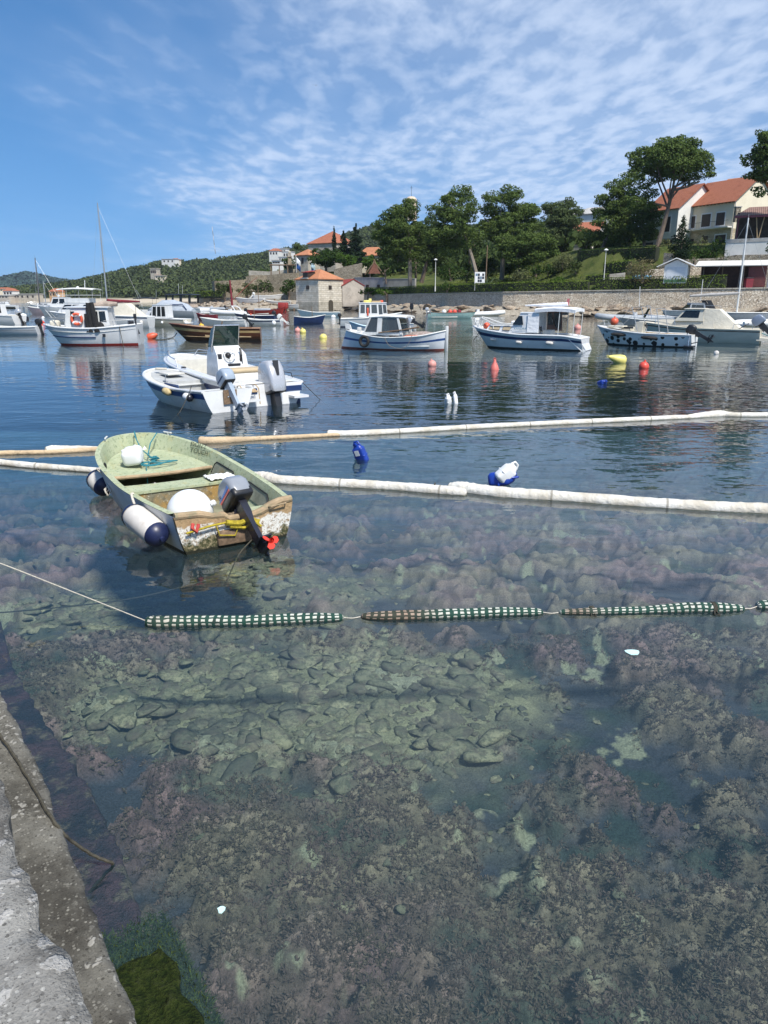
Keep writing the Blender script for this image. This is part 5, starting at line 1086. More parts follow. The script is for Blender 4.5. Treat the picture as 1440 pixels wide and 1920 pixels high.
b = MB(); rings = [[V3((x_, w_*math.cos(PI*k/8), .8+h_*math.sin(PI*k/8))) for k in range(9)] for x_, w_, h_ in ((-3.2, 1.1, .3), (-2.4, 1.15, 1.0), (-.5, 1.15, 1.55), (1.2, 1.1, 1.5), (2.4, .8, .8), (3.1, .3, .4))]; b.loft(rings); b.build('tarpaulin', GCANV, t_)
b = MB(); b.tube([(-2.6, 1.17, 1.0), (-2.0, 1.0, 1.75), (-.2, 1.12, 1.7)], .07, 6); b.build('strap', NAVY, t_)
# --- motor yacht with black hardtop
t_ = boat('motor_yacht', 'large motor yacht with a black hardtop on pillars and a broad white stern', 'yacht', 340, 589.5, 158); t_.scale = (.78, .78, .74)
H = Hull(12, 3.9, [(0, 1.35), (.5, 1.6), (1, 2.1)], PLANV, .5, .14, (4, 1.6), .25, 30); H.outer([(.75, 1, 1)], [WHITE, NAVY, BLKF], t_); H.deck(WHITE, t_, .02, (.04, .4, .35, .9, .05, 1)); H.gunwale(WHITE, t_, .06)
cabin(t_, -3.4, 4.0, 1.55, 1.0, 1.55, -3.0, 2.0, 1.4, .9, 2.75, TAUPE, [('P', .1, .9, .3, .85), ('S', .1, .9, .3, .85)], GLASSB, roof=0)
b = MB(); rings = []
b.loft([[V3((-4.2, -1.6, 4.1)), V3((-4.2, 1.6, 4.1)), V3((3.0, 1.3, 4.1)), V3((3.0, -1.3, 4.1))], [V3((-4.2, -1.6, 4.22)), V3((-4.2, 1.6, 4.22)), V3((3.0, 1.3, 4.22)), V3((3.0, -1.3, 4.22))], [V3((-3.6, -1.2, 4.38)), V3((-3.6, 1.2, 4.38)), V3((2.4, 1.0, 4.38)), V3((2.4, -1.0, 4.38))]]); b.build('hardtop', BLACK, t_, smooth=False)
for x_, y_ in ((-3.6, 1.45), (-3.6, -1.45), (-1.4, 1.4), (-1.4, -1.4), (.8, 1.3), (.8, -1.3), (2.6, 1.1), (2.6, -1.1)):
    b = MB(); b.plate([V3((x_, y_, 2.4)), V3((x_+.5, y_, 2.4)), V3((x_+.3, y_*.98, 4.12)), V3((x_-.1, y_*.98, 4.12))], .09); b.build('pillar', BLACK, t_, smooth=False)
b = MB(); b.tube([(-1, .4, 4.4), (-1.1, .4, 6.2)], .025, 5); b.tube([(.5, -.2, 4.4), (.3, -.2, 6.6)], .025, 5); b.build('antenna', WHITE, t_)
b = MB(); b.rbox((-5.5, 0, .95), (1.6, 3.2, .7), .25, 3); b.build('stern_sunbed', WHITE, t_); b = MB(); b.rbox((-6.4, 0, .35), (1.3, 3.3, .16), .05); b.build('swim_platform', WHITE, t_)
# --- wooden boat
t_ = boat('wooden_boat', 'varnished brown wooden boat with a cream band, behind the windscreen of the console boat', 'boat', 405, 637.5, 186)
H = Hull(5.6, 2.0, [(0, .72), (.4, .74), (1, 1.02)], PLANV, .25, .17, (3.0, 1.5), .03, 36); H.outer([(.2, .33, 1)], [WOOD, pm('cream_band', (.52, .36, .16), .4, .2, 4), BLKF], t_); H.deck(WOOD, t_, .02, (.1, .6, .14, .2, .04, 1), wmat=LWOOD); H.gunwale(WOOD, t_, .03); H.strake(LWOOD, t_, .018, .72, .1, .96)
b = MB(); b.box((.1, 0, .55), (.3, 1.5, .04)); b.build('thwart', LWOOD, t_); b = MB(); b.tube([(-.4, .4, .74), (-.5, .4, 1.15)], .04, 6); b.build('samson_post', WOODD, t_)
# --- small boats by the far shore
def rib(label, px, py, hdg, L, B, tubem, arch=None, group=None, cons_=True, motor=BLACK, z=0, decked=CUSH):
    t_ = boat('inflatable_boat', label, 'inflatable', px, py, hdg, group=group, z=z); r = B*.14
    pts = [V3((-L/2, B/2-r, .3)), V3((0, B/2-r, .32)), V3((L*.25, B*.42-r, .38)), V3((L*.4, B*.24, .48)), V3((L*.47, 0, .54)), V3((L*.4, -B*.24, .48)), V3((L*.25, -B*.42+r, .38)), V3((0, -B/2+r, .32)), V3((-L/2, -B/2+r, .3))]
    cv_ = []
    for i in range(len(pts)-1):
        p0, p1, p2, p3 = pts[max(i-1, 0)], pts[i], pts[i+1], pts[min(i+2, len(pts)-1)]
        for k in range(6): u = k/6; cv_.append(.5*((2*p1)+(p2-p0)*u+(2*p0-5*p1+4*p2-p3)*u*u+(3*p1-p0-3*p2+p3)*u**3))
    cv_.append(pts[-1]); n = len(cv_); b = MB(); b.tube(cv_, [r*(.55 if i in (0, n-1) else .9 if i in (1, n-2) else 1) for i in range(n)], 12); b.build('inflatable_tube', tubem, t_)
    b = MB(); b.loft([[V3((-L*.45, -B*.36, .2)), V3((-L*.45, B*.36, .2)), V3((-L*.45, 0, -.2))], [V3((L*.2, -B*.3, .22)), V3((L*.2, B*.3, .22)), V3((L*.2, 0, -.2))], [V3((L*.44, -.04, .4)), V3((L*.44, .04, .4)), V3((L*.42, 0, .1))]]); b.build('hull', WHITE2, t_)
    if cons_: b = MB(); b.loft([[V3((a-.25+zz_*.05, c, zz_)) for a, c in ((-.2, -.3), (.2, -.25), (.2, .25), (-.2, .3))] for zz_ in (.2, .95)]); b.build('console', WHITE, t_, smooth=False); b = MB(); b.rbox((-.9, 0, .45), (.5, .7, .35), .06); b.build('seat', decked, t_)
    if arch: b = MB(); b.tube([(-L*.28, B*.36, .4), (-L*.2, B*.34, 1.1), (-L*.14, B*.26, 1.35), (-L*.14, -B*.26, 1.35), (-L*.2, -B*.34, 1.1), (-L*.28, -B*.36, .4)], .09, 8); b.build('arch', arch, t_)
    if motor: outboard(t_, -L*.47, 0, .5, 1.1, 35, motor, BLACK)
    return t_
rib('grey inflatable boat lying low against the rocks beyond the motor yacht', 396, 581.5, 176, 7, 2.2, PVCG)
rib('white inflatable with a raised roll arch and tan seats', 430, 590.5, 158, 6.8, 2.5, PVCW, WHITE)
openboat('tiny dark red boat half hidden behind a white motor boat', 388, 599, 180, 2.6, 1.3, MAROON, None, plan=PLAN, name='rowing_boat', gun=MAROON)
openboat('white motor boat with tilted black outboard just behind the brown wooden boat', 419, 611, 172, 4.6, 1.8, WHITE, BLACK, name='motor_boat', tilt=38)
t_, H = openboat('white motor boat with a dark blue stripe and raised white outboard', 486, 610, 174, 4.5, 1.75, WHITE, WHITE2, [(.2, .34, 1)], tilt=50)
b = MB(); b.tube([(.4, .2, .6), (.4, .2, 1.5)], .035, 6); b.build('short_mast', WOODD, t_); b = MB(); b.sphere((-1.7, .9, .25), .2, 12, 8, 0, (1, 1, 1.2)); b.build('fender', FENDW, t_)
t_, H = openboat('white decked boat with a navy stern, behind the blue striped motor boat', 478, 599.5, 172, 5.2, 1.9, NAVY, BLACK, [(0, .3, 0), (.3, 1, 1)], bandm=NAVY, well=False, gun=WHITE); b = MB(); b.sphere((1.2, 0, .8), .18, 10, 8); b.sphere((.3, .6, .65), .12, 8, 6, 1); b.build('deck_float', [FENDW, ORANGE], t_)
t_, H = openboat('red wooden boat with a raked red stem post', 497, 590.5, 4, 6.6, 2.1, RED, None, plan=PLAND, sheer=[(0, .8), (.45, .7), (.85, .95), (1, 1.3)], gun=MAROON)
b = MB(); b.tube([(3.28, 0, .3), (3.36, 0, 1.85)], .07, 6); b.build('stem_post', RED, t_); b = MB(); b.rbox((-.4, 0, .85), (2.6, 1.1, .3), .1); b.build('cover', GCANV, t_)
b = MB(); b.tube([(-.9, 0, .7), (-.95, 0, 4.6)], .05, 6); b.build('mast', WOODD, t_)
t_ = boat('gaff_boat', 'old wooden boat with thick dark red mast and slanting boom, by the rocky shore', 'sailboat', 436, 581, 8)
H = Hull(6, 2, [(0, .7), (1, .9)], PLAND, .3, .08, n=22); H.outer([], [PVCG, NAVY, BLKF], t_); H.deck(LWOOD, t_); H.gunwale(WOODD, t_, .05)
b = MB(); b.tube([(0, 0, .5), (-.12, 0, 3.5), (-.25, 0, 6.6)], [.26, .24, .16], 8); b.build('mast', MAROON, t_); b = MB(); b.tube([(.2, 0, 2.2), (3.2, 0, 5.0), (6.0, 0, 7.3)], [.1, .09, .05], 6); b.build('boom', pm('red_brown_spar', (.22, .07, .045), .6), t_)
b = MB()
for a in (1.5, 3, 4.5): b.tube([(-.2, 0, 6.4), (a+.4, 0, 2.6+a*.85)], .012, 4)
b.build('rigging', ROPEG, t_)
openboat('navy blue wooden boat with white rim moored off the stone boathouse', 581, 606.5, 8, 3.3, 1.35, NAVY, None, plan=PLAND, sheer=[(0, .72), (.45, .62), (1, .88)], gun=WHITE2, name='rowing_boat')
o = MB(); pp = W(586, 606); o.tube([(pp.x, pp.y, .3), (pp.x-.03, pp.y, 1.7)], .035, 6); tag(o.build('mooring_pole', WOODD), 'thin wooden pole standing in the navy blue boat', 'pole')
openboat('flat pale blue boat close to the stone boathouse, behind the navy boat', 597, 593.5, 182, 6.2, 2.1, SKYB, None, plan=PLANV, sheer=[(0, .62), (.5, .6), (1, 1.0)], name='rowing_boat')
# --- workboat with wheelhouse and things on its roof
t_ = boat('work_boat', 'grey white workboat with a glazed wheelhouse and coloured gear on its roof', 'boat', 696, 612.5, 4)
H = Hull(5.7, 2.1, [(0, .72), (.4, .8), (1, 1.25)], PLANV, .3, .1, (3.6, 1.6), .04, 30); H.outer([(.9, 1, 1)], [pm('pale_grey_hull', (.58, .61, .63), .45, .05, 3), NAVY, BLKF], t_); H.deck(DECKW, t_, .04, (.05, .32, .16, .35, .04, 1)); H.gunwale(WHITE2, t_, .045)
cabin(t_, -1.15, 1.5, .85, .7, .85, -1.1, 1.35, .8, .66, 2.1, WHITE, [('S', .04, .2, .3, .9), ('S', .24, .38, .3, .9), ('S', .44, .64, .3, .9), ('S', .70, .83, .12, .9), ('S', .86, .98, .3, .9), ('P', .05, .95, .3, .9), ('A', .08, .92, .3, .9), ('F', .08, .92, .3, .9)], GLASSC, .07)
for x_, m_, d_ in ((-.9, NAVYM, (.3, .3, .16)), (-.45, YELLOW, (.5, .4, .2)), (-.1, YELLOW, (.26, .3, .34)), (.45, LWOOD, (.9, .5, .14)), (.95, ORANGE, (.3, .3, .2))): b = MB(); b.rbox((x_, -.15, 2.17+d_[2]/2), d_, .05); b.build('roof_gear', m_, t_)
b = MB(); b.rbox((-.35, -.86, 1.35), (.16, .06, .7), .03); b.build('orange_jacket', ORANGE, t_)
text('US46', .26, TEAL, t_, (1.75, -.80, .72), (PI/2, 0, R(22)), .01)
outboard(t_, -2.85, 0, .8, .8, 0, BLACK, BLACK)
t_, H = openboat('white open boat with two tilted black outboards, between the workboat and the old fishing boat', 738, 619, 176, 3.6, 1.6, WHITE, BLACK, tilt=60)
t_.rotation_euler = (0, 0, R(168)); b = MB(); b.rbox((.6, 0, .8), (1.0, 1.0, .3), .1, 3); b.build('cover', PVCW, t_); outboard(t_, -1.75, .5, .6, 1.1, 66, SILV, BLACK, 'outboard_motor')
b = MB(); b.tube([(-1.5, .3, .6), (-1.55, .3, 2.1)], .03, 6); b.rbox((-1.55, .3, 1.9), (.3, .05, .5), .02); b.build('dark_flag', BLACK, t_)
openboat('pale blue and white dinghy tucked between the workboat and the old fishing boat', 690, 624, 184, 2.9, 1.35, WHITE, None, [(.12, .3, 1)], bandm=SKYB, name='rowing_boat', gun=SKYB, sheer=[(0, .5), (.5, .5), (1, .85)])
# --- old white fishing boat with tall stem
t_ = boat('old_fishing_boat', 'old white wooden fishing boat with glazed shelter, hanging tyre and a tall stem post', 'boat', 742, 655, -24); t_.scale = (1.06, 1, 1)
H = Hull(5.15, 1.9, [(0, .92), (.15, .8), (.45, .62), (.75, .7), (1, .98)], [(0, .2), (.06, .5), (.18, .8), (.4, .99), (.55, 1), (.75, .84), (.9, .48), (1, .03)], .35, .02, (3.0, 1.5), .45, 36)
H.outer([(.42, .5, 1), (.92, 1, 2)], [pm('old_white_hull', (.66, .68, .69), .5, .06, 3, stain=((.4, .3, .22), 4, .66, .85)), BLUE, ANTIF], t_); H.deck(WHITE2, t_, .03, (.36, .86, .14, .2, .04, 1), wmat=WHITE2); H.gunwale(WHITE2, t_, .035)
b = MB(); b.rbox((2.6, 0, .58), (.12, .12, 1.25), .02); b.build('stem_post', WHITE2, t_)
sh_ = MB(); bA = [(-1.45, .62), (.62, .62)]
for sg in (-1, 1):
    for x0_, x1_, xt0, xt1, w_ in ((-1.45, -1.38, -1.08, -1.02, .1), (-.72, -.48, -.68, -.45, .1), (.5, .62, .28, .38, .1)):
        sh_.plate([V3((x0_, sg*.66, .78)), V3((x1_, sg*.66, .78)), V3((xt1, sg*.58, 1.62)), V3((xt0, sg*.58, 1.62))], .05)
    sh_.box((-.42, sg*.66, .8), (2.1, .05, .14))
sh_.build('shelter_frame', WHITE2, t_, smooth=False)
b = MB(); rings = [[V3((x_, w_*math.cos(PI*k/6), z_+.1*math.sin(PI*k/6))) for k in range(7)]+[V3((x_, w_*math.cos(PI*k/6)*.96, z_-.05+.06*math.sin(PI*k/6))) for k in range(6, -1, -1)] for x_, w_, z_ in ((-1.15, .62, 1.6), (-.4, .68, 1.65), (.55, .66, 1.62), (.75, .62, 1.6))]; b.loft(rings); b.build('roof', WHITE2, t_)
b = MB()
for sg in (-1, 1):
    b.plate([V3((-1.36, sg*.655, .86)), V3((-.74, sg*.655, .86)), V3((-.7, sg*.59, 1.56)), V3((-1.02, sg*.59, 1.56))], .01); b.plate([V3((-.46, sg*.655, .9)), V3((.5, sg*.655, .9)), V3((.3, sg*.59, 1.58)), V3((-.44, sg*.59, 1.58))], .01)
b.plate([V3((-1.42, .6, .84)), V3((-1.42, -.6, .84)), V3((-1.05, -.54, 1.58)), V3((-1.05, .54, 1.58))], .01)
b.build('window', GLASSC, t_, smooth=False)
b = MB(); b.rbox((-.15, .1, 1.05), (.3, .5, .9), .04); b.build('inner_door', WOOD, t_)
T = Matrix.Translation((-1.25, -.98, .42)) @ Matrix.Rotation(PI/2, 4, 'X'); b = MB(); b.tube([(.21*math.cos(2*PI*i/24), .23*math.sin(2*PI*i/24), 0) for i in range(24)], .075, 10, closed=True, M=T); b.build('tyre_fender', RUBBER, t_)
b = MB(); rings = [[V3((x_, w_*math.cos(PI*k/8), .55+h_*math.sin(PI*k/8))) for k in range(9)] for x_, w_, h_ in ((.5, .4, .15), (.9, .55, .35), (1.5, .5, .38), (2.0, .35, .32), (2.25, .15, .2))]; b.loft(rings); b.build('net_cover', pm('net_heap', (.33, .27, .24), .9, .3, 9, .06, 14), t_)
b = MB(); rings = [[V3((x_, -.55+w_*math.cos(PI*k/8), .55+h_*math.sin(PI*k/8))) for k in range(9)] for x_, w_, h_ in ((.35, .1, .05), (.8, .22, .22), (1.3, .2, .22), (1.6, .05, .1))]; b.loft(rings); b.build('red_net', pm('red_net_heap', (.5, .17, .11), .9, .3, 12, .05, 16), t_)
b = MB(); b.tube([(-.6, -.72, .85), (.6, -.72, 1.0), (1.45, -.7, 1.15)], [.03, .035, .05], 6); b.build('oar', WOODD, t_)
b = MB(); b.tube([(1.5, 0, .6), (1.62, 0, 1.75)], .025, 6); T = Matrix.Translation((1.68, 0, 1.85)) @ Matrix.Rotation(.3, 4, 'Z'); b.lathe([(.02, -.09), (.2, -.08), (.08, -.05), (.07, .05), (.22, .08), (.02, .09)], 14, 0, T @ Matrix.Rotation(PI/2, 4, 'Y')); b.build('net_winch', GALV, t_)
b = MB(); b.plate([V3((-2.62, -.1, 1.0)), V3((-2.3, -.1, .95)), V3((-2.38, -.1, 1.2)), V3((-2.66, -.1, 1.25))], .08); b.build('rudder_head', WHITE2, t_)
b = MB(); b.rbox((-1.9, -.1, .98), (.18, .18, .2), .03); b.build('lamp_box', WHITE2, t_)
OM = Matrix.Translation(t_.location) @ Matrix.Rotation(R(-24), 4, 'Z')
b = MB(); b.tube([OM @ V3((-2.62, -.2, .95)), OM @ V3((-2.6, -.22, 0)), OM @ V3((-2.58, -.22, -.8))], .035, 6); tag(b.build('mooring_pole', BLACK), 'thin black pole standing in the water at the stern of the old fishing boat', 'pole')
rope('hanging_line', [OM @ V3((-.2, -.96, .62)), OM @ V3((.1, -1.04, .25)), OM @ V3((.7, -1.03, .12)), OM @ V3((1.1, -.98, .35)), OM @ V3((1.35, -.86, 1.1))], .01, ROPEB, 'thin rope drooping along the side of the old fishing boat', 'line')
# --- blue-banded cabin boat with canopy
t_ = boat('canopy_boat', 'white cabin boat with a navy band, triangular window and white stern canopy on poles', 'boat', 988, 653.5, 152); t_.scale = (1.05, 1, 1)
H = Hull(5.7, 2.05, [(0, .58), (.18, .72), (.5, .74), (.8, .9), (1, 1.08)], [(0, .84), (.25, .97), (.5, 1), (.7, .92), (.86, .68), (.95, .38), (1, 0)], .35, .14, (3.6, 1.6), .1, 40)
H.outer([(.2, .38, 1), (.93, 1, 2)], [WHITE, NAVY, BLKF], t_); H.deck(WHITE, t_, .01, (.08, .44, .18, .25, .04, 1), wmat=DECKW); H.gunwale(WHITE, t_, .05)
b = MB(); b.loft([[V3((-3.05, -.62, .02)), V3((-3.05, .62, .02)), V3((-2.72, .86, .64)), V3((-2.72, -.86, .64))], [V3((-2.95, -.66, -.1)), V3((-2.95, .66, -.1)), V3((-2.1, .96, .7)), V3((-2.1, -.96, .7))]]); b.build('sloping_transom', WHITE, t_, smooth=False)
cabin(t_, .45, 2.0, .82, .55, .85, .45, 1.85, .72, .48, 1.18, WHITE, [('P', .08, .42, .2, .78), ('P', .54, .92, .2, .78), ('S', .1, .9, .2, .78)], CUSH, roof=0, frame=BLACK, name='cuddy', zf=.9)
cabin(t_, -.7, .75, .85, .8, .82, -.7, .2, .78, .7, 1.78, WHITE, [('F', .08, .92, .4, .88)], GLASSB, .06, .03)
b = MB()
for sg in (1, -1):
    q = [V3((.55, sg*.825, 1.22)), V3((.0, sg*.835, 1.22)), V3((.08, sg*.785, 1.66)), V3((.26, sg*.778, 1.66))]
    b.plate(q if sg > 0 else q[::-1], .012)
b.build('window', GLASSB, t_, smooth=False)
b = MB(); b.plate([V3((-.2, .86, .86)), V3((-.78, .87, .86)), V3((-.76, .80, 1.86)), V3((-.22, .80, 1.8))], .02); b.build('side_curtain', WCANV, t_, smooth=False)
canopy(t_, -2.5, -.55, .92, 1.98, .16, WCANV, .07, legs=[(V3((-1.72, .86, .66)), V3((-1.75, .86, 2.0))), (V3((-2.42, .8, .6)), V3((-2.45, .84, 2.0))), (V3((-1.72, -.86, .66)), V3((-1.75, -.86, 2.0))), (V3((-2.42, -.8, .6)), V3((-2.45, -.84, 2.0)))], lmat=WHITE2)
b = MB(); b.tube([(.2, .0, 2.16), (-1.2, .02, 2.2), (-1.9, .02, 2.24)], [.03, .1, .09], 8); b.build('rolled_sail', WCANV, t_)
b = MB(); b.plate([V3((-.72, -.8, .9)), V3((-1.5, -.84, .9)), V3((-1.45, -.8, 1.9)), V3((-.74, -.76, 1.9))], .02); b.build('back_curtain', pm('brown_clear_curtain', (.16, .10, .08), .4, .2, 3), t_, smooth=False)
b = MB(); b.plate([V3((-.75, -.74, 1.2)), V3((-1.1, -.74, 1.2)), V3((-.95, -.72, 1.8)), V3((-.75, -.72, 1.8))], .01); b.plate([V3((-1.15, -.74, 1.1)), V3((-1.45, -.74, .95)), V3((-1.42, -.74, 1.8)), V3((-1.05, -.72, 1.8))], .01); b.build('curtain_pane', GLASSC, t_, smooth=False)
wheel(t_, (-.72, .3, 1.08), .17, (-1, 0, .3), BLACK); b = MB(); b.rbox((-1.05, .0, .72), (.4, .9, .5), .05); b.build('seat', DECKW, t_)
rail(t_, [V3((.7, .72, 1.2)), V3((1.6, .6, 1.25)), V3((2.3, .36, 1.52)), V3((2.42, 0, 1.58)), V3((2.3, -.36, 1.52)), V3((1.6, -.6, 1.25)), V3((.7, -.72, 1.2))], .024, [(V3((1.6, .6, 1.0)), V3((1.6, .6, 1.25))), (V3((2.3, .36, 1.0)), V3((2.3, .36, 1.52))), (V3((2.3, -.36, 1.0)), V3((2.3, -.36, 1.52)))], WHITE2)
rail(t_, [V3((2.5, .12, 1.05)), V3((2.72, .12, 1.3)), V3((2.78, .0, 1.48)), V3((2.72, -.12, 1.3)), V3((2.5, -.12, 1.05))], .024, (), WHITE2)
b = MB(); b.sphere((2.08, .22, 1.12), .18, 12, 8); b.build('deck_buoy', ORANGE, t_)
text('KANDRA', .15, TEAL, t_, (.14, .868, 1.03), (PI/2, 0, PI), .004)
KM = Matrix.Translation(t_.location) @ Matrix.Rotation(R(152), 4, 'Z')
for s_, lab in ((.80, 'fender on the white cabin boat with the navy band, nearest its bow'), (.53, 'stained middle fender on the white cabin boat with the navy band'), (.25, 'largest fender on the white cabin boat with the navy band, nearest its stern')):
    f_ = fender_thing(lab, KM @ H.pt(s_, .36 if s_ < .6 else .46, 1, .07), KM.to_3x3() @ V3((1, 0, .08)), .40 if s_ < .4 else .34, .085 if s_ < .4 else .075, FEND, FEND, 'fenders of the cabin boat with the navy band')
b = MB(); b.tube([(2.0, .5, 1.0), (2.72, .35, .4), (2.75, .4, -.3)], .012, 5); b.tube([(2.3, .4, 1.0), (2.55, .7, .4), (2.5, .8, -.3)], .012, 5); b.build('bow_line', ROPEG, t_)
b = MB(); b.plate([V3((-1.8, .0, 2.2)), V3((-1.95, .0, 2.2)), V3((-1.98, .02, 2.5)), V3((-1.86, .02, 2.5))], .01); b.build('pennant', pm('faded_red_cloth', (.5, .16, .16), .8), t_)
# --- spotted boat
m, t = newmat('spotted_hull_paint'); c = t.coord(); vo = t.n('ShaderNodeTexVoronoi', Scale=2.9, Randomness=.8, voronoi_dimensions='2D'); sp0 = t.n('ShaderNodeSeparateXYZ'); t.l(c, sp0.inputs[0]); cb0 = t.n('ShaderNodeCombineXYZ'); t.l(sp0.outputs[0], cb0.inputs[0]); t.l(sp0.outputs[2], cb0.inputs[1]); t.l(cb0.outputs[0], vo.inputs['Vector'])
sep = t.n('ShaderNodeSeparateColor'); t.l(vo.outputs['Color'], sep.inputs[0])
rad = t.math('MULTIPLY', t.math('SUBTRACT', sep.outputs[0], .05), .5); dist = t.math('ADD', vo.outputs['Distance'], t.math('MULTIPLY', t.math('SUBTRACT', t.noise(c, 9, 2), .5), .12))
t.out(t.bsdf(t.mix(t.math('LESS_THAN', dist, rad), (.74, .75, .74), (.012, .012, .014)), .35, spec=.5)); SPOT = m
t_ = boat('spotted_boat', 'white open motor boat painted with black spots, with steel canopy frame', 'boat', 1206, 648, 146)
H = Hull(5.3, 1.95, [(0, .66), (.4, .68), (.75, .82), (1, 1.02)], [(0, .84), (.3, .98), (.5, 1), (.7, .92), (.85, .68), (.95, .36), (1, 0)], .3, .12, (3.4, 1.6), .04, 40)
H.outer([(0, .2, 1), (.94, 1, 2)], [SPOT, WHITE, BLKF], t_); H.deck(CREAM, t_, .01, (.08, .56, .2, .25, .04, 1), wmat=CREAM); H.gunwale(WHITE, t_, .035)
b = MB(); b.rbox((1.5, .05, 1.0), (.9, .8, .1), .03); b.rbox((.95, -.1, .86), (.5, .9, .25), .04); b.build('hatch', CREAM, t_); b = MB(); b.rbox((.9, .36, .96), (.75, .02, .1), .005); b.build('vent_slot', BLACK, t_)
b = MB(); b.loft([[V3((a-zz_*.06, c_, zz_)) for a, c_ in ((.0, .05), (.42, .05), (.42, .7), (.0, .7))] for zz_ in (.25, 1.28)]); b.build('console', CREAM, t_, smooth=False)
wheel(t_, (-.14, .36, 1.12), .19, (-1, 0, .5), BLACK)
b = MB(); b.tube([(.1, .9, .68), (.55, .86, 2.05), (.55, -.86, 2.05), (.1, -.9, .68)], .022, 6); b.tube([(-1.05, .9, .68), (-.75, .86, 1.98), (-.75, -.86, 1.98), (-1.05, -.9, .68)], .022, 6); b.tube([(1.6, .7, .9), (.55, .86, 2.05)], .012, 5); b.tube([(1.6, -.7, .9), (.55, -.86, 2.05)], .012, 5); b.tube([(.55, .86, 2.05), (-.2, .88, 2.1), (-.75, .86, 1.98)], .012, 5); b.build('canopy_frame', GALV, t_)
b = MB(); b.tube([(2.1, .4, 1.0), (2.2, .36, 1.3), (2.4, 0, 1.34), (2.2, -.36, 1.3), (2.1, -.4, 1.0)], .016, 6); b.build('rail', GALV, t_); b = MB(); b.tube([(-.3, .8, .74), (-1.2, .85, .72), (-2.2, .8, .7)], .03, 6); b.build('oar', LWOOD, t_)
for s_ in (.72, .40): b = MB(); p = H.pt(s_, H.zs(s_)-.2, 1, .06); d_ = V3((1, .12, .05)).normalized(); b.tube([p-d_*.42, p-d_*.3, p, p+d_*.3, p+d_*.42], [.04, .09, .1, .09, .04], 10); b.build('black_fender', RUBBER, t_)
text('DB177', .17, BLACK, t_, H.pt(.865, .78, 1, .012), (R(80), 0, PI-R(26)), .004)
outboard(t_, -2.68, -.1, .66, 1.15, 62, BLACK, BLACK)
b = MB(); b.tube([(-2.55, .5, .1), (-2.55, .5, .6), (-2.4, .5, .75)], .018, 6); b.tube([(-2.55, .85, .1), (-2.55, .85, .6), (-2.4, .85, .75)], .018, 6); b.tube([(-2.56, .5, .3), (-2.56, .85, .3)], .018, 6); b.build('boarding_ladder', STEEL, t_)
b = MB(); b.rbox((-2.55, .55, .06), (.5, .6, .1), .03); b.build('swim_platform', BLACK, t_)
# --- cream cabin boat behind it
t_ = boat('cream_cabin_boat', 'cream cabin boat with canvas aft cover and dark blue outboard, behind the spotted boat', 'boat', 1306, 640.5, 150); t_.scale = (1, 1, .94)
H = Hull(6.9, 2.3, [(0, .82), (.5, .88), (1, 1.2)], PLANV, .3, .13, (4, 1.6), .03, 36); H.outer([(.1, .16, 1)], [CREAM, pm('brown_trim', (.14, .10, .07), .5), BLKF], t_); H.deck(CREAM, t_, .01); H.gunwale(CREAM, t_, .04)
cabin(t_, -1.0, 2.6, .95, .5, .88, -.9, 2.2, .85, .42, 1.35, CREAM, [], roof=0, name='trunk_cabin', zf=1.05)
cabin(t_, -.35, 1.3, .88, .74, 1.3, -.3, .72, .78, .66, 2.02, CREAM, [('P', .18, .92, .28, .88), ('F', .06, .94, .25, .9), ('S', .2, .9, .3, .88)], GLASSB, .06, .08)
b = MB(); b.loft([[V3((-.35, -.85, .95)), V3((-.35, .85, .95)), V3((-.32, .78, 2.05)), V3((-.32, -.78, 2.05))], [V3((-1.2, -.92, .9)), V3((-1.2, .92, .9)), V3((-1.15, .8, 2.02)), V3((-1.15, -.8, 2.02))], [V3((-2.4, -.9, .85)), V3((-2.4, .9, .85)), V3((-2.25, .75, 1.0)), V3((-2.25, -.75, 1.0))]]); b.build('canvas_cover', CANVAS, t_, ang=25)
b = MB(); b.loft([[V3((-3.3, -.9, .18)), V3((-3.3, .9, .18)), V3((-3.3, .9, .4)), V3((-3.3, -.9, .4))], [V3((-4.1, -.85, .16)), V3((-4.1, .85, .16)), V3((-4.1, .85, .28)), V3((-4.1, -.85, .28))]]); b.build('swim_platform', CREAM, t_, smooth=False)
rail(t_, [V3((-2.0, 1.02, .85)), V3((-2.05, 1.0, 1.15)), V3((-3.0, .95, 1.12)), V3((-3.05, .95, .8))], .018); b = MB(); b.tube([(-2.3, .9, .85), (-2.8, .7, 1.2)], .03, 6); b.build('handle', BLACK, t_)
outboard(t_, -3.45, -.1, .92, 1.55, 42, pm('blue_grey_cowling', (.16, .2, .27), .35, .1, 4), BLACK)
rail(t_, [V3((1.2, .8, 1.05)), V3((1.3, .75, 1.5)), V3((2.4, .5, 1.6)), V3((3.2, 0, 1.65)), V3((2.4, -.5, 1.6)), V3((1.3, -.75, 1.5))], .016, [(V3((2.4, .5, 1.1)), V3((2.4, .5, 1.6)))])
rope('mooring_line', [t_.matrix_basis @ V3((-3.4, -.6, .6)), t_.matrix_basis @ V3((-4.2, -.3, .25)), t_.matrix_basis @ V3((-4.6, .1, -.2))], .025, ROPET, 'teal and white rope from the stern of the cream cabin boat into the water', 'line')
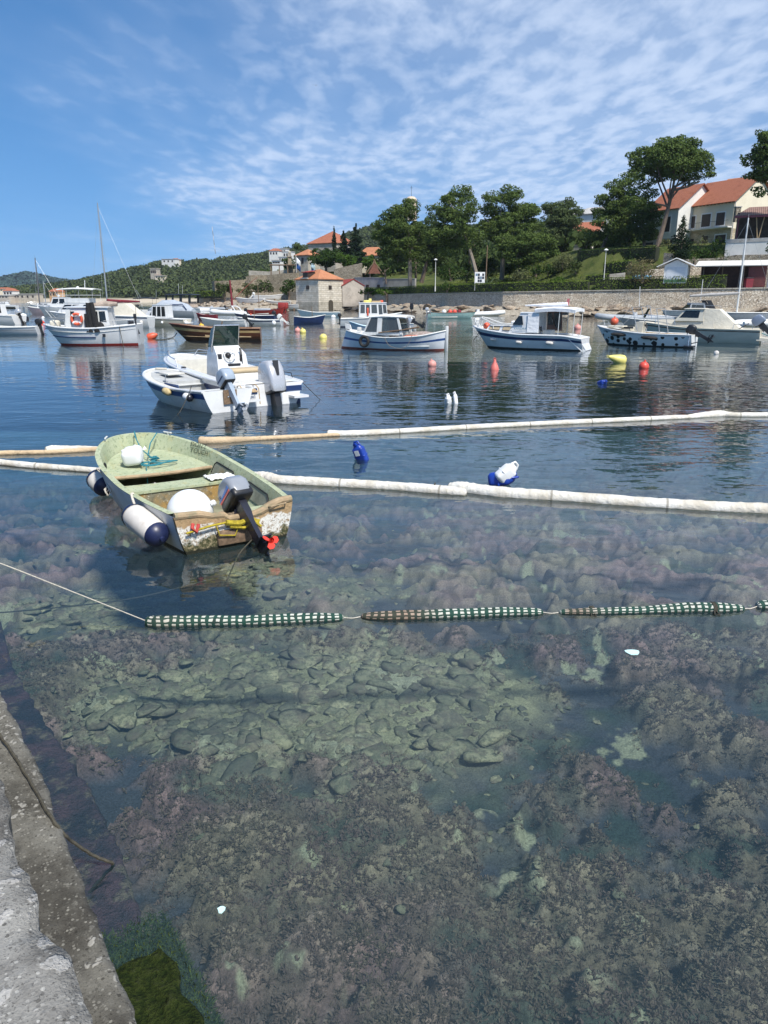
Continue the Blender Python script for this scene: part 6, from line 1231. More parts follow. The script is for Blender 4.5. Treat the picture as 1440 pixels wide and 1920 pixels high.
# --- boats behind at right
rib('grey inflatable with an orange ball hanging on its bow, behind the spotted boat', 1186, 601.5, 178, 8.8, 2.4, PVCG, None, motor=None)
p = W(1152, 603, .55); b = MB(); b.sphere((0, 0, 0), .36, 16, 12); b.lathe([(.06, .33), (.06, .45), (.001, .46)], 8); o = b.build('ball_buoy', ORANGE); o.location = p; tag(o, 'orange ball buoy hanging at the bow of the grey inflatable behind the spotted boat', 'buoy')
t_, H = openboat('grey and white console boat with wire rails, hidden between the spotted boat and the rocks', 1218, 611, 170, 5.8, 2.1, PVCG, None, deckf=.5); b = MB(); b.plate([V3((.6, .7, .75)), V3((.6, -.7, .75)), V3((.2, -.6, 1.6)), V3((.2, .6, 1.6))], .02); b.build('windscreen', GLASSD, t_); rail(t_, [V3((0, .9, .6)), V3((.3, .9, 1.9)), V3((.3, -.9, 1.9)), V3((0, -.9, .6))], .025); rail(t_, [V3((1.2, .8, .7)), V3((1.5, .7, 1.25)), V3((2.5, 0, 1.4)), V3((1.5, -.7, 1.25)), V3((1.2, -.8, .7))], .02)
t_ = boat('sports_boat', 'grey sports boat with a black roll bar behind the cream cabin boat', 'boat', 1300, 600, 176); t_.scale = (.9, .9, .84); H = Hull(8.6, 2.6, [(0, 1.1), (1, 1.35)], PLANV, .3, .12, n=24); H.outer([(.5, 1, 1)], [WHITE2, PVCG, BLKF], t_); H.deck(WHITE2, t_, .02); H.gunwale(PVCG, t_, .06)
b = MB(); b.plate([V3((1.8, 1.0, 1.25)), V3((1.8, -1.0, 1.25)), V3((.8, -.85, 2.2)), V3((.8, .85, 2.2))], .03); b.build('windscreen', GLASSD, t_); cabin(t_, -1.2, 1.0, .95, .9, 1.2, -1.0, .8, .85, .8, 2.35, PVCG, [('P', .1, .9, .3, .85)], GLASSD)
b = MB(); b.plate([V3((-1.9, 1.05, 1.1)), V3((-2.7, 1.05, 1.1)), V3((-1.7, 1.0, 2.7)), V3((-1.1, 1.0, 2.75))], .1); b.plate([V3((-1.9, -1.05, 1.1)), V3((-2.7, -1.05, 1.1)), V3((-1.7, -1.0, 2.7)), V3((-1.1, -1.0, 2.75))], .1); b.box((-1.4, 0, 2.72), (.7, 2.1, .1)); b.build('roll_bar', BLACK, t_, smooth=False)
t_ = yacht('white sailing boat with pale mast and grey wrapped boom at the right edge', 1376, 602, 172, 9.5, 2.5, PVCG, 11.2, False, None, False, spreader=False, mastx=-.02, lean=-.1, mz=WHITE2)
b = MB(); b.tube([(-.2, 0, 3.1), (2.6, 0, 2.95), (5.2, 0, 2.8)], [.14, .2, .12], 8); b.build('wrapped_boom', pm('grey_sail_wrap', (.35, .34, .33), .9, .15, 4, .03, 9), t_)
rib('grey inflatable at the right edge with a black fender on its side', 1442, 611.5, 10, 6.5, 2.2, PVCW, None, motor=None, cons_=False); b = MB()
t_, H = openboat('pale turquoise open boat with red floats and a grey outboard, off the stone wall', 847, 597, 182, 6.4, 2.1, TURQ, SILV, tilt=0, gun=WOODD, sheer=[(0, .85), (.4, .72), (1, .85)])
for x_, m_ in ((-.2, REDB), (.4, REDB), (1.0, MAROON), (-1.0, FENDW)): b = MB(); b.sphere((x_, .2, .85), .28, 10, 8); b.build('deck_float', m_, t_)
t_.rotation_euler = (0, 0, R(2))
rib('white inflatable boat pulled in behind the turquoise boat', 898, 592.5, 12, 8.2, 2.2, PVCW, None, motor=None)
# --- boats hauled out on the slip by the boathouse
HG = 'boats hauled out on the slip'
for lab, px_, py_, D_, hd_, L_, m_ in (('white hauled out boat nearest the dark red mast on the slip', 468, 566, 178, 172, 7.0, WHITE), ('white hauled out boat with motor on the slip below the yellow stone wall', 503, 560, 182, 20, 7.2, PVCW), ('small white hauled out boat beside the stone boathouse', 540, 577, 172, 176, 5.0, WHITE), ('low pale boat lying on the slip behind the red wooden boat', 520, 571, 176, 170, 6.0, FEND)):
    p = P(px_, py_, D_); t_ = thing('hauled_boat', lab, 'boat', (p.x, p.y, p.z-.2), R(hd_), HG)
    H = Hull(L_, 2.0, [(0, .95), (.5, .9), (1, 1.2)], PLANV, .25, .14, (3, 1.5), .05, 22); H.outer([], [m_, NAVY, m_], t_); H.deck(DECKW, t_, .05, (.1, .55, .2, .3, .05, 1)); H.gunwale(WHITE2, t_, .06)
    for x_ in (-L_*.3, L_*.2): b = MB(); b.box((x_, 0, -.12), (.3, 1.4, .5)); b.build('cradle', WOODD, t_)
    if 'motor' in lab: outboard(t_, -L_/2, 0, .95, 1.4, 40, WHITE2, WHITE2)
p = P(531, 573, 170); b = MB(); b.rbox((0, 0, .6), (2.2, 1.6, 1.3), .2); o = b.build('covered_bundle', RED); o.location = (p.x, p.y, p.z-.6); tag(o, 'red covered bundle on the slip next to the stone boathouse', 'bundle')
# ---------------------------------------------------------------- buoys and floating jugs
def ballbuoy(label, px, py, r, mat, name='buoy', neck=True, sub=.35, group='round mooring buoys'):
    p = W(px, py, 0); o = thing(name, label, 'buoy', (p.x, p.y, r*(1-2*sub)), random.uniform(0, 6), group); o.rotation_euler = (random.uniform(-.2, .2), random.uniform(-.2, .2), 0)
    b = MB(); b.sphere((0, 0, 0), r, 20, 14); b.build('float', mat, o)
    if neck: b = MB(); b.lathe([(r*.22, r*.93), (r*.2, r*1.16), (r*.1, r*1.24), (.001, r*1.24)], 10); b.tube([(r*.12*math.cos(a), 0, r*1.22+r*.12*math.sin(a)) for a in [PI*i/8 for i in range(9)]], r*.05, 5); b.build('eye', mat, o)
    return o
ballbuoy('bright red round buoy in front of the cream cabin boat', 1207, 690, .185, REDB)
ballbuoy('faded pink round buoy in front of the old fishing boat', 810, 686, .17, PINK)
ballbuoy('pink ball buoy left of the nearer yellow ones off the stone boathouse', 558, 622, .24, PINK)
ballbuoy('small yellow ball buoy beside the pink one off the stone boathouse', 568, 624, .24, YELLOW)
ballbuoy('yellow ball buoy halfway between the stone boathouse and the old fishing boat', 606, 634, .26, YELLOW, neck=False, sub=.45)
ballbuoy('reddish ball buoy seen under the canopy beside the white canopy boat', 1083, 617, .3, PINK)
ballbuoy('orange ball buoy low in the water near the left motor boat', 79, 607, .26, REDB, neck=False)
ballbuoy('amber buoy behind the brown wooden boat', 378, 614, .26, AMBER)
p = W(282, 635); o = thing('cone_buoy', 'orange cone buoy tipped on its side right of the fishing boat', 'buoy', (p.x, p.y, .1), 0); o.rotation_euler = (.2, 1.2, .4); b = MB(); b.lathe([(.001, -.2), (.22, -.16), (.26, 0), (.2, .3), (.05, .5), (.001, .5)], 16); b.build('float', ORANGE, o)
rope('floating_line', [W(292, 637, .02), W(310, 636, .03), W(325, 632, .06), W(332, 624, .4)], .025, ROPEG, 'dark floating line between the orange cone buoy and the brown wooden boat', 'line')
p = W(927, 693); o = thing('cone_buoy', 'faded red pear shaped buoy standing in the water below the white canopy boat', 'buoy', (p.x, p.y, 0), 0); b = MB(); b.lathe([(.001, -.2), (.15, -.12), (.165, .02), (.13, .14), (.06, .27), (.045, .36), (.001, .37)], 18); b.build('float', pm('light_red_plastic', (.66, .17, .14), .5, .08, 5), o); b = MB(); b.tube([(.0+.04*math.cos(a), 0, .38+.04*math.sin(a)) for a in [2*PI*i/10 for i in range(10)]], .012, 5, closed=True); b.build('eye', REDB, o)
p = W(1160, 680); o = thing('cone_buoy', 'pale yellow cone buoy lying on its side in front of the spotted boat', 'buoy', (p.x, p.y, .12), R(10)); o.rotation_euler = (0, R(-74), R(8)); o.scale = (.85, .85, .85); b = MB(); b.lathe([(.001, -.32), (.2, -.3), (.27, -.2), (.25, 0), (.13, .38), (.05, .55), (.001, .56)], 20); b.build('float', YELLOW, o); b = MB(); b.tube([(.05*math.cos(a), 0, .6+.05*math.sin(a)) for a in [2*PI*i/10 for i in range(10)]], .014, 5, closed=True); b.build('eye', YELLOW, o)
for px_, py_, r_, lab, m_ in ((700, 605.5, .3, 'left one of two small white floats behind the old fishing boat', FENDW), (730, 601, .28, 'yellowish float right of the small white one behind the old fishing boat', FEND), (963, 606, .2, 'small white float seen beyond the cabin roof of the white canopy boat', FENDW), (1031, 601, .28, 'yellow float seen under the canopy of the white canopy boat', AMBER), (625, 595.5, .28, 'white float in front of the stone boathouse arch', FENDW), (1343, 664, .12, 'small grey white float below the cream cabin boat', FEND), (44, 594, .36, 'white float drifting out from the left cabin boat', FENDW), (81, 597, .2, 'small white float beside the fishing boat bow', FENDW), (61, 582, .3, 'tiny white float near the pink sailing yacht', FENDW), (71, 583.5, .3, 'big white float at the pink sailing yacht bow', FENDW), (346, 591.5, .3, 'pink white float behind the brown wooden boat', PINK), (375, 594.5, .3, 'white float between motor yacht and brown wooden boat', FENDW), (895, 600, .2, 'tiny white float right of the turquoise boat', FENDW)):
    p = W(px_, py_); o = thing('small_float', lab, 'float', (p.x, p.y, r_*.3), random.uniform(0, 3)); b = MB(); b.tube([(-r_*1.3, 0, 0), (-r_, 0, 0), (0, 0, r_*.1), (r_, 0, 0), (r_*1.3, 0, 0)], [r_*.3, r_*.8, r_, r_*.8, r_*.3], 12); b.build('float_body', m_, o)
p = W(49, 599.5); o = thing('small_float', 'dark blue drum float beside a white float on the left', 'float', (p.x, p.y, .1), 0); b = MB(); b.lathe([(.001, -.3), (.3, -.28), (.32, 0), (.3, .3), (.001, .32)], 14); b.build('float_body', NAVYM, o)
p = W(675, 861); jug('blue_jug', 'blue plastic jug with a white label floating between two white booms', JUGB, (p.x, p.y, .10), Euler((R(-14), R(16), R(150))), (.2, .13, .36))
o = bpy.data.objects['blue_jug']; b = MB(); b.plate([V3((-.03, -.068, -.02)), V3((.05, -.068, -.02)), V3((.05, -.068, .07)), V3((-.03, -.068, .07))], .004); b.plate([V3((.05, .068, -.02)), V3((-.03, .068, -.02)), V3((-.03, .068, .07)), V3((.05, .068, .07))], .004); b.build('label', FENDW, o)
p = W(946, 917); jug('blue_jug', 'blue plastic jug floating against the thick white boom under a white jug', JUGB, (p.x, p.y+.2, .10), Euler((R(80), R(10), R(70))), (.26, .2, .38))
p = W(957, 905, .16); jug('plastic_jug', 'ribbed white plastic jug tilted over the blue jug at the thick boom', JUGW, (p.x+.02, p.y+.42, .2), Euler((R(12), R(48), R(25))), (.2, .16, .32))
p = W(840, 757); jug('plastic_jug', 'left of two white jugs floating upright beyond the booms', JUGW, (p.x, p.y, .09), Euler((R(10), R(-14), R(40))), (.15, .13, .29), FENDW)
p = W(852, 757); jug('plastic_jug', 'right one of two white jugs floating upright beyond the booms', JUGW, (p.x+.03, p.y+.1, .11), Euler((R(-6), R(8), R(100))), (.11, .1, .31), FENDW)
p = W(1130, 719); jug('blue_jug', 'small dark blue jug floating low in front of the spotted boat', JUGB, (p.x, p.y, .02), Euler((R(70), 0, R(30))), (.22, .17, .3))
b = MB(); p = W(1186, 1223, .004)
b.prism([(p.x+.05*math.cos(a)*(1+.2*math.sin(3*a)), p.y+.05*math.sin(a)*(1+.2*math.cos(2*a))) for a in [2*PI*i/12 for i in range(12)]], .002, .006); tag(b.build('plastic_scrap', pm('pale_cyan_plastic', (.5, .72, .70), .5)), 'pale cyan scrap of plastic floating on the water right of centre', 'litter')
b = MB(); p = W(415, 1706, .004); b.prism([(p.x+.016*math.cos(a)*(1+.3*math.sin(3*a)), p.y+.02*math.sin(a)) for a in [2*PI*i/9 for i in range(9)]], .002, .006); tag(b.build('plastic_scrap', MATS['pale_cyan_plastic']), 'pale scrap of plastic floating near the quay', 'litter')
# ---------------------------------------------------------------- shore terrain
COAST = np.array([(420, 20), (140, 68), (90, 84), (65, 94), (46, 103), (30, 112), (16, 120), (6, 138), (-3, 158), (-9, 171), (-20, 171), (-25, 166), (-34, 168), (-47, 192), (-62, 240), (-80, 320), (-110, 420), (-196, 530), (-400, 560), (-1200, 640)], float)
def coastdist(x, y):
    best = np.full(x.shape, 1e9); sgn = np.ones(x.shape)
    for i in range(len(COAST)-1):
        a, c_ = COAST[i], COAST[i+1]; d = c_-a; L2 = (d**2).sum()
        tt = np.clip(((x-a[0])*d[0]+(y-a[1])*d[1])/L2, 0, 1); dx = x-(a[0]+tt*d[0]); dy = y-(a[1]+tt*d[1])
        q = np.hypot(dx, dy); cr = d[0]*(y-a[1])-d[1]*(x-a[0])
        up = q < best; best = np.where(up, q, best); sgn = np.where(up, np.where(cr < 0, 1, -1), sgn)
    return best*sgn
def landz(x, y):
    d = coastdist(x, y)
    wr = npss(-8, -2, x)                                   # walled right-hand shore
    zt = 3.05+.012*np.clip(x, 0, 70)
    k = .155+.02*npss(0, 20, x)
    lawn = zt+np.clip(d-10, 0, 60)*k+.5*(fbm(x*.12, y*.12, 3, 4)-.5)*npss(10, 20, d)
    terr = zt+(7.6-zt)*npss(15.3, 16.3, d)+3.2*npss(21, 23, d)+1.6*npss(24, 46, d)
    rt = lawn*(1-npss(28, 40, x))+terr*npss(28, 40, x)
    rock = -1.3+2.6*npss(-3, 4.5, d)+.25*(fbm(x*.35, y*.35, 4, 8)-.5)*npss(-4, 1, d)
    right = np.where(d > 6.4, rt, rock)
    left = -1.0+1.9*npss(-3, 5, d)+1.3*npss(3, 15, d)+np.clip(d-40, 0, 80)*.12+.5*(fbm(x*.3, y*.3, 4, 6)-.5)*npss(-3, 3, d)*(1-npss(10, 16, d))
    z = left*(1-wr)+right*wr
    return np.where(d < -4, -2.5, z), d
gx = np.arange(-170, 200, 1.25); gy = np.arange(62, 420, 1.6)
TX, TY = np.meshgrid(gx, gy, indexing='xy'); TZ, TD = landz(TX, TY)
m, t = newmat('lawn_and_rock'); c = t.coord(); n1 = t.noise(c, .35, 5, .6); n2 = t.noise(c, 2.5, 4, .65); n3 = t.noise(c, 9, 3, .6)
at = t.n('ShaderNodeAttribute'); at.attribute_name = 'rock'
gr = t.mix(t.ramp(n1, .35, .65), (.055, .078, .022), (.125, .14, .042)); gr = t.mix(t.math('MULTIPLY', t.ramp(n2, .5, .75), .7), gr, (.15, .135, .06)); gr = t.mix(t.math('MULTIPLY', n3, .5), gr, (.03, .05, .012))
ro = t.mix(t.ramp(n2, .3, .7), (.28, .245, .19), (.46, .41, .33)); ro = t.mix(t.ramp(n3, .55, .7), ro, (.11, .095, .075))
t.out(t.bsdf(t.mix(at.outputs['Fac'], gr, ro), .95, t.bump(t.math('ADD', n2, n3), .12), spec=.1)); LAND = m
ob = npmesh('shore_ground', np.stack([TX, TY, TZ], -1).reshape(-1, 3), gridfaces(*TX.shape), LAND, smooth=True); struct(ob)
rk = ob.data.attributes.new('rock', 'FLOAT', 'POINT')
leftland = 1-npss(-8, -2, TX); rockv = np.clip(np.maximum(1-npss(4, 7, TD), leftland*(1-npss(12, 22, TD))), 0, 1); rk.data.foreach_set('value', rockv.astype(np.float32).ravel())
def ground(x, y): return float(landz(np.array([float(x)]), np.array([float(y)]))[0][0])
# boulders of the rocky foot: one sheet of rock built of angular lumps
m, t = newmat('shore_limestone'); c = t.coord(); n1 = t.noise(c, .6, 5, .6); n2 = t.noise(c, 4, 5, .65); sep = t.n('ShaderNodeSeparateXYZ'); t.l(c, sep.inputs[0])
ro = t.mix(t.ramp(n1, .35, .65), (.26, .20, .145), (.42, .36, .28)); ro = t.mix(t.ramp(n2, .5, .66), ro, (.13, .10, .075)); hz = t.math('ADD', sep.outputs[2], t.math('MULTIPLY', n1, .5))
ro = t.mix(t.ramp(hz, .75, .5), ro, (.05, .04, .03)); t.out(t.bsdf(ro, .9, t.bump(t.math('ADD', n1, n2), .15), spec=.15)); SROCK = m
def rockfield(name, n, xr, dr, size, seed, label):
    rr = random.Random(seed); b = MB(); k = 0; tries = 0
    while k < n and tries < 9000:
        tries += 1; x = rr.uniform(*xr); y = rr.uniform(90, 260); d = coastdist(np.array([x]), np.array([y]))[0]
        if not dr[0] < d < dr[1]: continue
        if -21 < x < -8.5 and d > .6: continue
        k += 1; s = rr.uniform(*size); bm = bmesh.new(); bmesh.ops.create_icosphere(bm, subdivisions=2, radius=1)
        q = Euler((rr.uniform(-.4, .4), rr.uniform(-.4, .4), rr.uniform(0, 6))).to_matrix(); sc_ = Vector((s*rr.uniform(.9, 2.0), s*rr.uniform(.7, 1.3), s*rr.uniform(.28, .5)))
        pl = [(Vector((rr.gauss(0, 1), rr.gauss(0, 1), rr.gauss(0, 1))).normalized(), rr.uniform(.5, .85)) for _ in range(9)]
        for v in bm.verts:
            p = v.co.copy()
            for nn_, dd in pl:
                e = p.dot(nn_)
                if e > dd: p -= nn_*(e-dd)
            v.co = q @ Vector((p.x*sc_.x, p.y*sc_.y, p.z*sc_.z))
        z = max(-.25, ground(x, y)-.15*s)
        bm.verts.index_update(); b.add([v.co+Vector((x, y, z)) for v in bm.verts], [[v.index for v in f.verts] for f in bm.faces]); bm.free()
    o = b.build(name, SROCK, ang=25); struct(o, 'stuff'); o['label'] = label; return o
rockfield('shore_rocks', 230, (-4, 95), (-1.0, 4.2), (.5, 1.25), 5, 'jagged pale rocks along the foot of the stone sea wall')
rockfield('shore_rocks', 330, (-75, -3), (-1.0, 12), (.4, 1.2), 6, 'pale rocks and rubble along the shore left of the boathouse')
# ---------------------------------------------------------------- masonry
def rubble(name, a, c_, mort, sc=2.2, zs=1.5, stain=None):
    m, t = newmat(name); c = t.coord((1, 1, zs)); vo = t.n('ShaderNodeTexVoronoi', feature='DISTANCE_TO_EDGE', Scale=sc); t.l(c, vo.inputs['Vector']); v2 = t.n('ShaderNodeTexVoronoi', Scale=sc); t.l(c, v2.inputs['Vector'])
    sp = t.n('ShaderNodeSeparateColor'); t.l(v2.outputs['Color'], sp.inputs[0]); ed = t.ramp(vo.outputs[0], .015, .10); n1 = t.noise(c, .5, 5, .6); n2 = t.noise(c, 9, 4, .6)
    col = t.mix(sp.outputs[0], a, c_); col = t.mix(t.math('MULTIPLY', t.ramp(n2, .45, .75), .5), col, mul(a, .6)); col = t.mix(ed, mort, col); col = t.mix(t.math('MULTIPLY', t.ramp(n1, .5, .7), .6), col, stain or mul(a, .65))
    t.out(t.bsdf(col, .92, t.bump(t.math('ADD', ed, t.math('MULTIPLY', n2, .4)), .08), spec=.12)); return m
SEAWALL = rubble('sea_wall_rubble', (.60, .50, .38), (.82, .74, .60), (.33, .27, .2), 3.2)
OLDWALL = rubble('old_bastion_rubble', (.33, .27, .19), (.47, .40, .29), (.21, .17, .12), 2.0)
GREYW = rubble('grey_rubble', (.29, .25, .195), (.47, .42, .34), (.17, .145, .11), 2.8)
WARMW = rubble('warm_rubble', (.42, .34, .23), (.55, .47, .35), (.24, .19, .14), 2.2)
def ashlar(name, a, c_, mort, w_=1.1, h_=.42, rough=.9):
    m, t = newmat(name); tc = t.coord(); sp = t.n('ShaderNodeSeparateXYZ'); t.l(tc, sp.inputs[0]); cb = t.n('ShaderNodeCombineXYZ'); t.l(t.math('ADD', sp.outputs[0], sp.outputs[1]), cb.inputs[0]); t.l(sp.outputs[2], cb.inputs[1])
    br = t.n('ShaderNodeTexBrick', Scale=1, Color1=c4(a), Color2=c4(c_), Mortar=c4(mort)); br.inputs['Mortar Size'].default_value = .022; br.inputs['Brick Width'].default_value = w_; br.inputs['Row Height'].default_value = h_; t.l(cb.outputs[0], br.inputs['Vector'])
    n1 = t.noise(tc, .7, 6, .65); n2 = t.noise(tc, 6, 4, .6); col = t.mix(t.math('MULTIPLY', t.ramp(n1, .42, .68), .55), br.outputs['Color'], mul(a, .55)); col = t.mix(t.math('MULTIPLY', t.ramp(n2, .5, .75), .4), col, mul(c_, .7))
    t.out(t.bsdf(col, rough, t.bump(t.math('ADD', t.math('MULTIPLY', br.outputs['Fac'], -.5), n2), .05), spec=.15)); return m
HSTONE = ashlar('boathouse_ashlar', (.60, .54, .44), (.72, .67, .58), (.37, .32, .25)); VSTONE = ashlar('villa_stone', (.46, .38, .26), (.58, .51, .38), (.34, .28, .2), .7, .3)
PALEST = ashlar('pale_ashlar', (.42, .38, .31), (.54, .50, .42), (.3, .26, .21), .9, .4)
def tiles(name, a, c_, axis=0, pitch=.28):
    m, t = newmat(name); tc = t.coord(); sp = t.n('ShaderNodeSeparateXYZ'); t.l(tc, sp.inputs[0])
    h = t.math('ABSOLUTE', t.math('SINE', t.math('MULTIPLY', sp.outputs[axis], PI/pitch))); row = t.math('FRACT', t.math('MULTIPLY', sp.outputs[2], 4.2)); n1 = t.noise(tc, .9, 5, .65); n2 = t.noise(tc, 7, 4, .7)
    col = t.mix(t.ramp(n2, .3, .7), a, c_); col = t.mix(t.math('MULTIPLY', t.ramp(n1, .5, .7), .45), col, mul(a, .55)); col = t.mix(t.math('MULTIPLY', t.math('LESS_THAN', h, .25), .45), col, mul(a, .4)); col = t.mix(t.math('MULTIPLY', t.math('LESS_THAN', row, .12), .35), col, mul(a, .5))
    t.out(t.bsdf(col, .85, t.bump(t.math('ADD', h, row), .05), spec=.15)); return m
TILEX = tiles('terracotta_tiles', (.34, .12, .07), (.43, .175, .105)); TILEY = tiles('terracotta_tiles_y', (.50, .14, .045), (.60, .23, .08), 1); TILEO = tiles('weathered_orange_tiles', (.44, .17, .085), (.54, .27, .155)); TILER = tiles('rust_red_roof', (.30, .055, .05), (.38, .085, .07))
PLASW = pm('white_plaster', (.66, .65, .61), .9, .07, .8, .01, 6, stain=((.48, .46, .41), 1.2, .58, .8)); PLASC = pm('cream_plaster', (.68, .61, .47), .9, .05, .6, .01, 5); PLASG = pm('grey_beige_plaster', (.46, .41, .35), .92, .12, .9, .02, 5, stain=((.3, .26, .22), 1.4, .5, .75)); CONC = pm('pale_grey_concrete', (.40, .39, .37), .92, .14, .7, .01, 4, stain=((.24, .23, .21), 1.1, .5, .75))
SHUT = pm('dark_shutter', (.035, .026, .022), .6, .2, 3); WGLASS = pm('window_glass', (.02, .025, .03), .12, .3, 1, spec=.6); FRAMEW = pm('white_window_frame', (.7, .7, .68), .5, .05, 3)
def pxwall(name, label, pts, th, mat, cap=None, cat='wall', capm=None):
    """wall along points (px, y_top, y_bottom, distance); solid, thickness away from the camera"""
    b = MB(); rings = []
    T_ = [P(a, yt, D) for a, yt, yb, D in pts]; B_ = [P(a, yb, D) for a, yt, yb, D in pts]; n = len(pts); tc_ = []
    for i in range(n):
        d = (T_[min(i+1, n-1)]-T_[max(i-1, 0)]); d.z = 0; nn_ = Vector((-d.y, d.x, 0)).normalized()
        if nn_.y < 0: nn_ = -nn_
        bt = Vector((T_[i].x, T_[i].y, B_[i].z-.4)); rings.append([bt, T_[i], T_[i]+nn_*th, bt+nn_*th]); tc_.append((T_[i], nn_))
    b.loft(rings); o = b.build(name, mat, smooth=False); tag(o, label, cat)
    if cap:
        b = MB(); b.loft([[p-q*.06+Vector((0, 0, .003)), p+q*(th+.06)+Vector((0, 0, .003)), p+q*(th+.06)+Vector((0, 0, cap)), p-q*.06+Vector((0, 0, cap))] for p, q in tc_]); b.build('coping', capm or CONC, o, smooth=False)
    return o
pts = []
for x in np.linspace(-4.5, 66, 40):
    ys_ = np.linspace(80, 175, 600); d = coastdist(np.full(600, x), ys_); j = int(np.argmin(np.abs(d-4.2))); pts.append((x, ys_[j]))
b = MB(); rings = []; caps_ = []
for i, (x, y) in enumerate(pts):
    zt = 3.2+.012*min(max(x, 0), 70); rings.append([V3((x, y, -.3)), V3((x+.05, y+.1, zt)), V3((x+.3, y+.75, zt)), V3((x+.3, y+.75, -.3))]); caps_.append((x, y, zt))
b.loft(rings); sw = b.build('sea_wall', SEAWALL, smooth=False); tag(sw, 'long pale rubble stone sea wall along the right shore below the hedges', 'wall')
b = MB(); b.loft([[V3((x-.02, y+.0, z+.003)), V3((x-.02, y+.0, z+.16)), V3((x+.35, y+.85, z+.16)), V3((x+.35, y+.85, z+.003))] for x, y, z in caps_]); b.build('coping', PALEST, sw, smooth=False)
pxwall('bastion_wall', 'long curved old stone bastion wall above the slip, left of the boathouse', [(399, 527, 556, 236), (397, 527, 556, 229), (402, 527, 558, 224), (430, 526, 558, 222), (462, 524, 558, 222)], 1.2, OLDWALL)
pxwall('bastion_wall', 'taller right part of the old stone bastion wall running up to the boathouse', [(461, 519, 558, 221), (470, 516, 558, 220), (500, 516, 558, 219), (530, 513, 556, 216), (556, 511, 556, 214)], 1.2, OLDWALL)
pxwall('terrace_wall', 'upper stone terrace wall behind the bastion, below the stone lantern', [(466, 507, 520, 232), (505, 509, 520, 230), (556, 504, 516, 228), (580, 503, 518, 228)], .6, PALEST)
pxwall('garden_wall', 'warm yellowish stone wall behind the hauled out boats', [(473, 549, 568, 193), (527, 548, 568, 190)], .5, WARMW)
pxwall('garden_wall', 'grey stone wall between the yellowish wall and the boathouse', [(527, 551, 572, 189), (558, 546, 574, 184)], .5, GREYW)
pxwall('slip_wall', 'low rubble wall along the rocky shore under the left hedge', [(372, 556, 566, 236), (420, 557, 568, 222), (470, 561, 570, 208)], .5, GREYW)
pxwall('slanting_wall', 'rough stone wall with a sloping top, up behind the red roofed shed', [(626, 505, 530, 206), (650, 499, 530, 205), (678, 493, 530, 204)], .6, GREYW)
gw = pxwall('concrete_wall', 'pale grey concrete retaining wall with small dark openings, left of the first pine', [(664, 521, 553, 186), (719, 521, 553, 178)], .5, CONC, .12)
pxwall('concrete_wall', 'weathered grey concrete wall continuing under the first pine', [(719.5, 524, 552, 178), (778, 523, 548, 172)], .5, pm('dark_concrete', (.30, .29, .27), .92, .15, .8), .12)
for px_, w_ in ((708, 8), (687, 5)):
    b = MB(); q = [P(px_, 553, 180.4), P(px_+w_, 553, 179.8), P(px_+w_, 534, 179.8), P(px_, 534, 180.4)]; b.plate([p-V3((0, .9, 0)) for p in q], .2); b.build('doorway', SHUT, gw, smooth=False)
pxwall('terrace_wall', 'long low concrete wall behind the pines left of the leaning trees', [(1030, 462, 480, 176), (1110, 460, 482, 168)], .5, PLASW, .2)
pxwall('retaining_wall', 'tall rubble retaining wall behind the white booth and the dark shed', [(1208, 506, 540, 119.5), (1300, 499, 540, 117.5), (1362, 494, 540, 116.5), (1500, 484, 545, 111)], .6, SEAWALL)
pxwall('retaining_wall', 'low stone wall beside the steps behind the flowering bush', [(1145, 528, 550, 122), (1210, 520, 545, 119.8)], .6, SEAWALL)
pxwall('retaining_wall', 'dark lower stone wall under the white terrace wall of the restaurant', [(1330, 486, 500, 124), (1380, 478, 498, 122), (1500, 476, 494, 118)], .5, GREYW)
pxwall('terrace_wall', 'white plastered terrace wall with stone coping below the restaurant', [(1361, 456, 484, 123.5), (1520, 449, 480, 117)], .5, PLASW, .55, PALEST)
pxwall('garden_wall', 'stone wall with a white gate post between the villa garden and the steps', [(1245, 474, 500, 122), (1262, 475, 500, 121)], .5, GREYW)
pxwall('garden_wall', 'low rubble wall behind the clipped round bushes', [(1262, 487, 502, 121), (1340, 484, 500, 119)], .4, GREYW)
pxwall('low_wall', 'pale low wall beside the steps between the two hedges', [(1143, 514, 530, 121), (1172, 511, 528, 120)], .4, PALEST)
# promenade and paths
b = MB(); b.loft([[V3((x+.3, y+.8, 3.12+.012*min(max(x, 0), 70))), V3((x+2.2, y+4.6, 3.12+.012*min(max(x, 0), 70)))] for x, y in pts], 0, False, False); struct(b.build('promenade_path', CONC))
